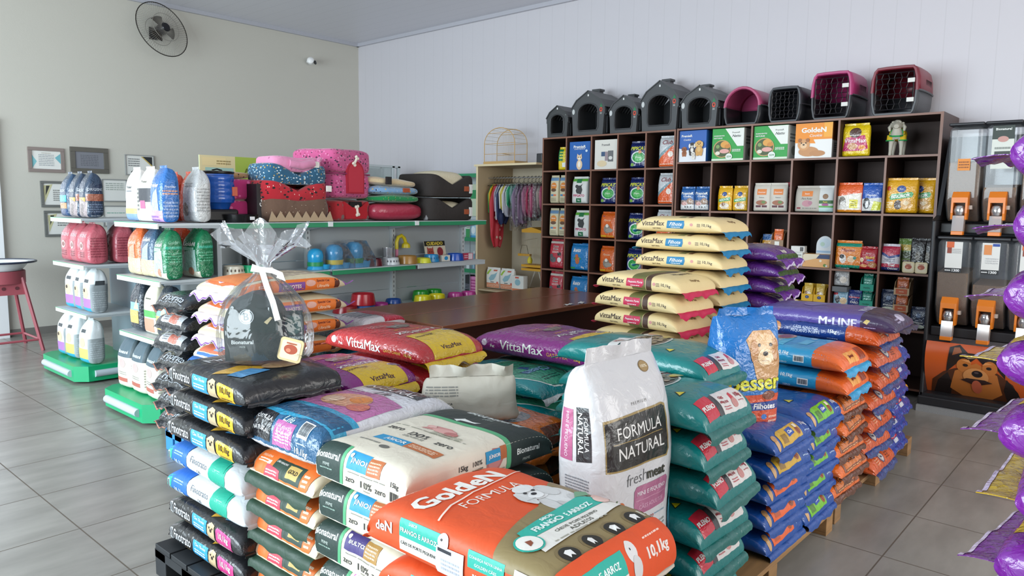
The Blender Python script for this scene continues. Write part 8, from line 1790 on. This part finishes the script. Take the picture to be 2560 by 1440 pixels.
s.put('A', [('P', [(-.37, -.03), (-.34, .04), (.33, .045), (.30, -.04)], '#e0762c'), ('R', -.11, .07, -.03, .02, '#7c4894'), ('T', -.02, -.004, .14, .022, 'FILHOTES', '#f0dcc0', {'bold': .02}), ('N', -.24, -.19, -.0, .02, 2, '#f8e4cc'), ('R', -.24, -.2, -.03, -.014, '#efe6dc'), ('E', .11, .01, .035, .02, '#d8a898'), ('T', .20, .02, .13, .02, 'Special Cat', '#8c3c14', {'bold': .06, 'shear': .3}), ('T', .20, -.012, .10, .02, 'Ultralife', '#f0d8b8', {'shear': .3}), ('P', [(.285, -.035), (.29, .03), (.30, .045), (.31, .02), (.325, .04), (.33, .0), (.32, -.035)], '#5c2c1c')])
s.put('E0', [('P', [(-.18, -.02), (-.15, .05), (.1, .06), (.17, -.02)], '#e8dce4'), ('P', [(-.16, .0), (-.1, .04), (.0, .0), (.1, .05), (.16, .01), (.05, -.02)], '#d8703c'), ('P', [(-.05, .02), (.0, .05), (.05, .03), (.0, .01)], '#8c6cb4')])
s.put('top', [('R', -.34, -.12, -.19, .19, '#dc8248'), ('N', -.1, .3, -.15, .12, 6, '#b8a898')]); K['ocat'] = s.done()
s2 = Sack(.76, .46, .122, zs=.035, e0=(5, 2.2), e1=(4.4, 2.0), cx=3.0, base='#d8cdb4', style='p', seed=99, amp=.005, seam0=dict(length=.05, color='#3a6cb0', droop=.5, wave=.01), seam1=dict(length=.05))
s2.put('A', [('P', [(-.37, -.03), (-.34, .04), (.33, .045), (.30, -.04)], '#e0762c'), ('T', .20, .02, .13, .02, 'Special Cat', '#8c3c14', {'bold': .06, 'shear': .3}), ('P', [(.285, -.035), (.29, .03), (.33, .03), (.32, -.035)], '#5c2c1c')])
s2.put('E0', [('P', [(-.18, -.02), (-.15, .055), (.15, .06), (.18, -.02)], '#dc7a5c'), ('R', -.03, .05, -.0, .04, '#8cb0dc'), ('P', [(-.18, -.045), (-.18, -.025), (.18, -.025), (.18, -.045)], '#3a6cb0')]); K['ocat2'] = s2.done()
stack([(K['ocat2'], 'orange cream sack with blue trim')]*6 + [(K['ocat'], 'orange cream sack with purple trim')]*3, 2.38, 4.07, .0, R(2), 'the rear orange pile', 'rear pile of orange cat food sacks', jit=.025, jr=4)
# odd sacks glimpsed between the orange pile and the counter
s = Sack(.66, .42, .12, zs=.02, base='#2a3a74', style='g', seed=100, seam1=dict(length=.04)); s.put('A', [('E', .1, .0, .04, .03, '#8ca0d0')]); K['nvs'] = s.done()
s = Sack(.60, .42, .11, zs=.02, base='#247c9c', style='g', seed=101, seam0=dict(length=.05, color='#5c2440'), seam1=dict(length=.03)); s.put('A', [('T', -.1, .01, .12, .022, 'Adultos', '#bcdce8', {'bold': .02}), ('E', .14, .0, .06, .03, '#a85c48'), ('N', -.2, .1, -.03, -.02, 1, '#bcdce8')]); s.put('top', [('R', -.3, .3, -.2, .2, '#247c9c')]); K['tls'] = s.done()
s = Sack(.60, .42, .10, zs=.02, base='#26262a', style='g', seed=102, seam0=dict(length=.08, color='#d8902c'), seam1=dict(length=.03)); K['bos'] = s.done()
s = Sack(.40, .36, .09, zs=.02, base='#d0ccd0', style='g', seed=103, seam0=dict(length=.05, color='#7c2440')); s.put('top', [('R', .0, .2, -.2, .2, '#b02840'), ('N', -.15, 0, -.1, .1, 5, '#8c8c98')]); K['rws'] = s.done()
stack([(K['nvs'], 'navy sack'), (K['nvs'], 'navy sack'), (K['nvs'], 'navy sack'), (K['nvs'], 'navy sack'), (K['tls'], 'teal blue sack with meat picture'), (K['bos'], 'black sack with orange flap'), (K['rws'], 'small white and red glossy sack')], 3.16, 4.14, .0, R(4), 'the mixed pile by the counter', 'mixed pile beside the counter', jit=.02, jr=4)

# --- purple sacks at the right edge ---
s = Sack(.70, .46, .150, zs=.075, e0=(8, 2.5), e1=(4, 2), cx=3.4, base='#7c2a9c', style='g', seed=104, amp=.010, NU=54, NS=56, seam0=dict(length=.075, taper=.6, color='#7a2c94', droop=.2, wave=.006, line='#e4d4ec'), seam1=dict(length=.05))
s.put('top', [('P', [(-.34, -.12), (-.20, -.15), (-.22, .0), (-.34, .03)], '#dcb81c'), ('P', [(-.34, .03), (-.24, .01), (-.25, .08), (-.34, .09)], '#3c9a3c')])
s.put('A', [('R', -.22, -.17, -.02, .025, '#e6e0ea'), ('N', -.215, -.175, -.012, .018, 3, '#4a3a54'), ('T', .12, .0, .2, .05, 'VittaMax', '#e4d4ec', {'bold': .03})])
K['purR'] = s.done()
s = Sack(.70, .46, .150, zs=.075, e0=(8, 2.5), e1=(4, 2), cx=3.4, base='#7c2a9c', style='g', seed=105, amp=.010, NU=54, NS=56, seam0=dict(length=.075, taper=.6, color='#d4b01e', droop=.1, wave=.006, line='#e4d4ec'), seam1=dict(length=.05))
s.put('top', [('P', [(-.34, -.18), (-.22, -.2), (-.20, .06), (-.34, .10)], '#dcb81c')]); s.put('A', [('R', -.20, -.15, -.02, .02, '#e6e0ea'), ('N', -.195, -.155, -.012, .014, 3, '#4a3a54')])
K['purY'] = s.done()
PR = ['purY', 'purR', 'purY', 'purR', 'purR', 'purY', 'purR', 'purY', 'purR', 'purR', 'purR']
zz = .117
rg = random.Random(12)
for i, k in enumerate(PR):
    place(K[k], 'pet_food_sack', (2.14+rg.uniform(-.03, .03), -.155+.006*i+rg.uniform(-.012, .012), zz), Y_+R(rg.uniform(-5, 5)), 'large glossy purple sack, %s in the tall right edge pile' % ORD[len(PR)-1-i], 'sack', 'large glossy purple sacks'); zz += K[k].T+.003
crate_pallet('wooden_pallet', 'wooden pallet under the tall purple pile', 1.95, 2.75, -.7, .26, .115, '', m=wood('#8f6d46', .7, (1, 8, 8), .7))

# ---------------- clear gift bag on the black sacks ----------------
gx, gy, gz = 1.585, 2.755, zF+.006
gb = thing('gift_bag', 'clear cellophane gift bag tied with a white ribbon on black sacks', 'gift bag', (gx, gy, gz), R(-42))
CE = clear('cellophane', amount=.06, rough=.06, bump=.45, haze=.04, bscale=9, fres=.5)
V = []; F = []; n = 72; prof = [(.165, .0), (.185, .03), (.19, .12), (.18, .20), (.15, .27), (.10, .33), (.045, .385), (.024, .42), (.03, .445), (.06, .475), (.10, .52), (.125, .57)]
prof = [(r*.88, z*.9) for r, z in prof]
for i, (r, z) in enumerate(prof):
    for k in range(n):
        a = 2*PI*k/n; pl = (0.10 if i < 5 else .22)*(1 if i != 7 else .5)
        rr = r*(1+pl*(.5*math.sin(a*11+i*.4)+.35*math.sin(a*23+i)) * (.35 if i < 4 else 1))
        fx = 1.15 if i < 9 else 1.15+.15*(i-8); fy = .88 if i < 9 else .5
        zz = z + (.05*math.sin(a*3)+.02*math.sin(a*7) if i == len(prof)-1 else 0)
        V.append((rr*math.cos(a)*fx, rr*math.sin(a)*fy, zz))
for i in range(len(prof)-1):
    for k in range(n): F.append((i*n+k, i*n+(k+1) % n, (i+1)*n+(k+1) % n, (i+1)*n+k))
nb_ = 7*n
MB().add(V[:8*n], F[:nb_], CE, True).obj('cellophane_wrap', gb)
MB().add(V[7*n:], [tuple(q-7*n for q in f) for f in F[nb_:]], clear('cellophane_top', amount=.12, rough=.08, bump=.6, haze=.22, bscale=12), True).obj('cellophane_top', gb)
V = [(.12, -.12, .03), (.24, -.10, -.02), (.27, -.16, .0), (.16, -.17, .05)]
MB().add(V, [(0, 1, 2, 3)], CE).obj('cellophane_tail', gb)
RB = mat('#e9e7e2', rough=.4)
mb = MB()
def ribbon(pts, w, nrm=(0, -1, 0)):
    V = []; 
    for i, p in enumerate(pts):
        p = Vector(p); t = (Vector(pts[min(i+1, len(pts)-1)])-Vector(pts[max(i-1, 0)])).normalized(); s_ = t.cross(Vector(nrm)).normalized()*w/2
        V += [p-s_, p+s_, p-s_+Vector((0, .0015, 0)), p+s_+Vector((0, .0015, 0))]
    F = []
    for i in range(len(pts)-1): F += [(4*i, 4*i+1, 4*i+5, 4*i+4), (4*i+2, 4*i+6, 4*i+7, 4*i+3)]
    mb.add(V, F, RB, True)
ribbon([(.0, -.045, .41), (.03, -.09, .34), (.06, -.125, .28), (.085, -.15, .20)], .026)
ribbon([(.0, -.045, .415), (.05, -.06, .41), (.09, -.075, .395), (.105, -.07, .375), (.07, -.06, .39)], .022)
ribbon([(.0, -.045, .415), (-.04, -.05, .43), (-.045, -.05, .415), (0, -.045, .41)], .02)
mb.tube([(.034*math.cos(2*PI*i/16), .028*math.sin(2*PI*i/16), .415) for i in range(16)], .008, RB, 6, True)
o = mb.obj('ribbon', gb); o.scale = (.9, .9, .9)
# contents: a dome topped dark green carton house, a small bag and a pate tray
dk_ = None
dk = thing('gift_carton', 'dark green dome topped carton with round white B emblem inside the gift bag', 'carton', (gx-.026, gy+.023, gz+.004), R(-42))
dk.scale = (.86, .9, .9)
dome = [(-.13, 0), (.13, 0), (.135, .13)] + [(.135*math.cos(PI*i/14)*(1 if i < 15 else 1), .15+.155*math.sin(PI*i/14)) for i in range(1, 14)] + [(-.135, .13)]
mb = MB(); mb.prism(dome, 'y', -.07, .07, mat('#20302c', rough=.4, bump=.3, bscale=12))
flatput(mb, [('E', -.03, .20, .034, .034, '#cfd6d4'), ('E', -.03, .20, .030, .030, '#20302c'), ('E', -.03, .20, .027, .027, '#cfd6d4'), ('T', -.03, .20, .03, .034, 'B', '#20302c', {'bold': .03}), ('P', [(.05, .175), (.08, .2), (.09, .195), (.065, .165)], '#c8b88c'),
            ('R', -.13, .13, .0, .125, '#1d2b28'), ('T', -.05, .085, .10, .024, 'Bionatural', '#dfe4e0', {'bold': .03}), ('T', -.05, .063, .05, .007, 'PRIME', '#a8b4ac')], lambda a, b, o: (a, -.07-o, b))
mb.obj('printed_body', dk, fix=False)
K['gsm'] = pouch(.08, .18, .04, '#24383a', 'f', [('T', 0, .0, .085, .016, 'Bionatural', '#cfd8d4', {'bold': .02}), ('R', -.05, .05, -.1, -.03, '#8a8878'), ('E', .0, .05, .035, .04, '#1c4a44')], seed=106)
place(K['gsm'], 'sample_bag', (gx+.075, gy-.092, gz+.004), R(-42), 'small dark green sample bag inside the gift bag', 'bag', seam_name='top_seal')
K['gsn'] = pouch(.07, .16, .03, '#c9b07c', 'g', [('R', -.03, .03, -.05, .03, '#8c7c6a')], seed=107)
place(K['gsn'], 'treat_packet', (gx-.007, gy+.127, gz+.004), R(-42), 'slim tan treat packet at the left inside the gift bag', 'packet', seam_name='top_seal')
pt = obj('pate_tray', tray_mesh(1.0), None, (gx+.0, gy-.185, gz+.060), 0, label='square orange and cream pate tray inside the gift bag corner', category='tray'); pt.rotation_euler = (R(14), 0, R(42))
# bits of paper on the counter edge
for i, (x, y, c, l) in enumerate(((5.05, 3.80, '#dcdcd8', 'torn white paper scrap on the counter edge'), (5.22, 3.79, '#e0dfda', 'smaller white paper scrap on the counter edge'), (5.55, 3.82, '#3a8cc4', 'crumpled blue and yellow wrapper on the counter edge'))):
    mb = MB(); V = []; F = []; n_ = 6
    for a in range(n_+1):
        for b in range(4): V.append((-.05+.1*a/n_, -.02+.04*b/3, .004+.012*abs(noise.noise(Vector((a*.9+i*7, b*.8, 0))))))
    for a in range(n_):
        for b in range(3): F.append((a*4+b, a*4+b+1, a*4+b+5, a*4+b+4))
    mb.add(V, F, plain(c), True); o = mb.obj('paper_scrap', loc=(x, y, .750), rz=i*.4, label=l, category='paper'); sm = o.modifiers.new('s', 'SOLIDIFY'); sm.thickness = .001
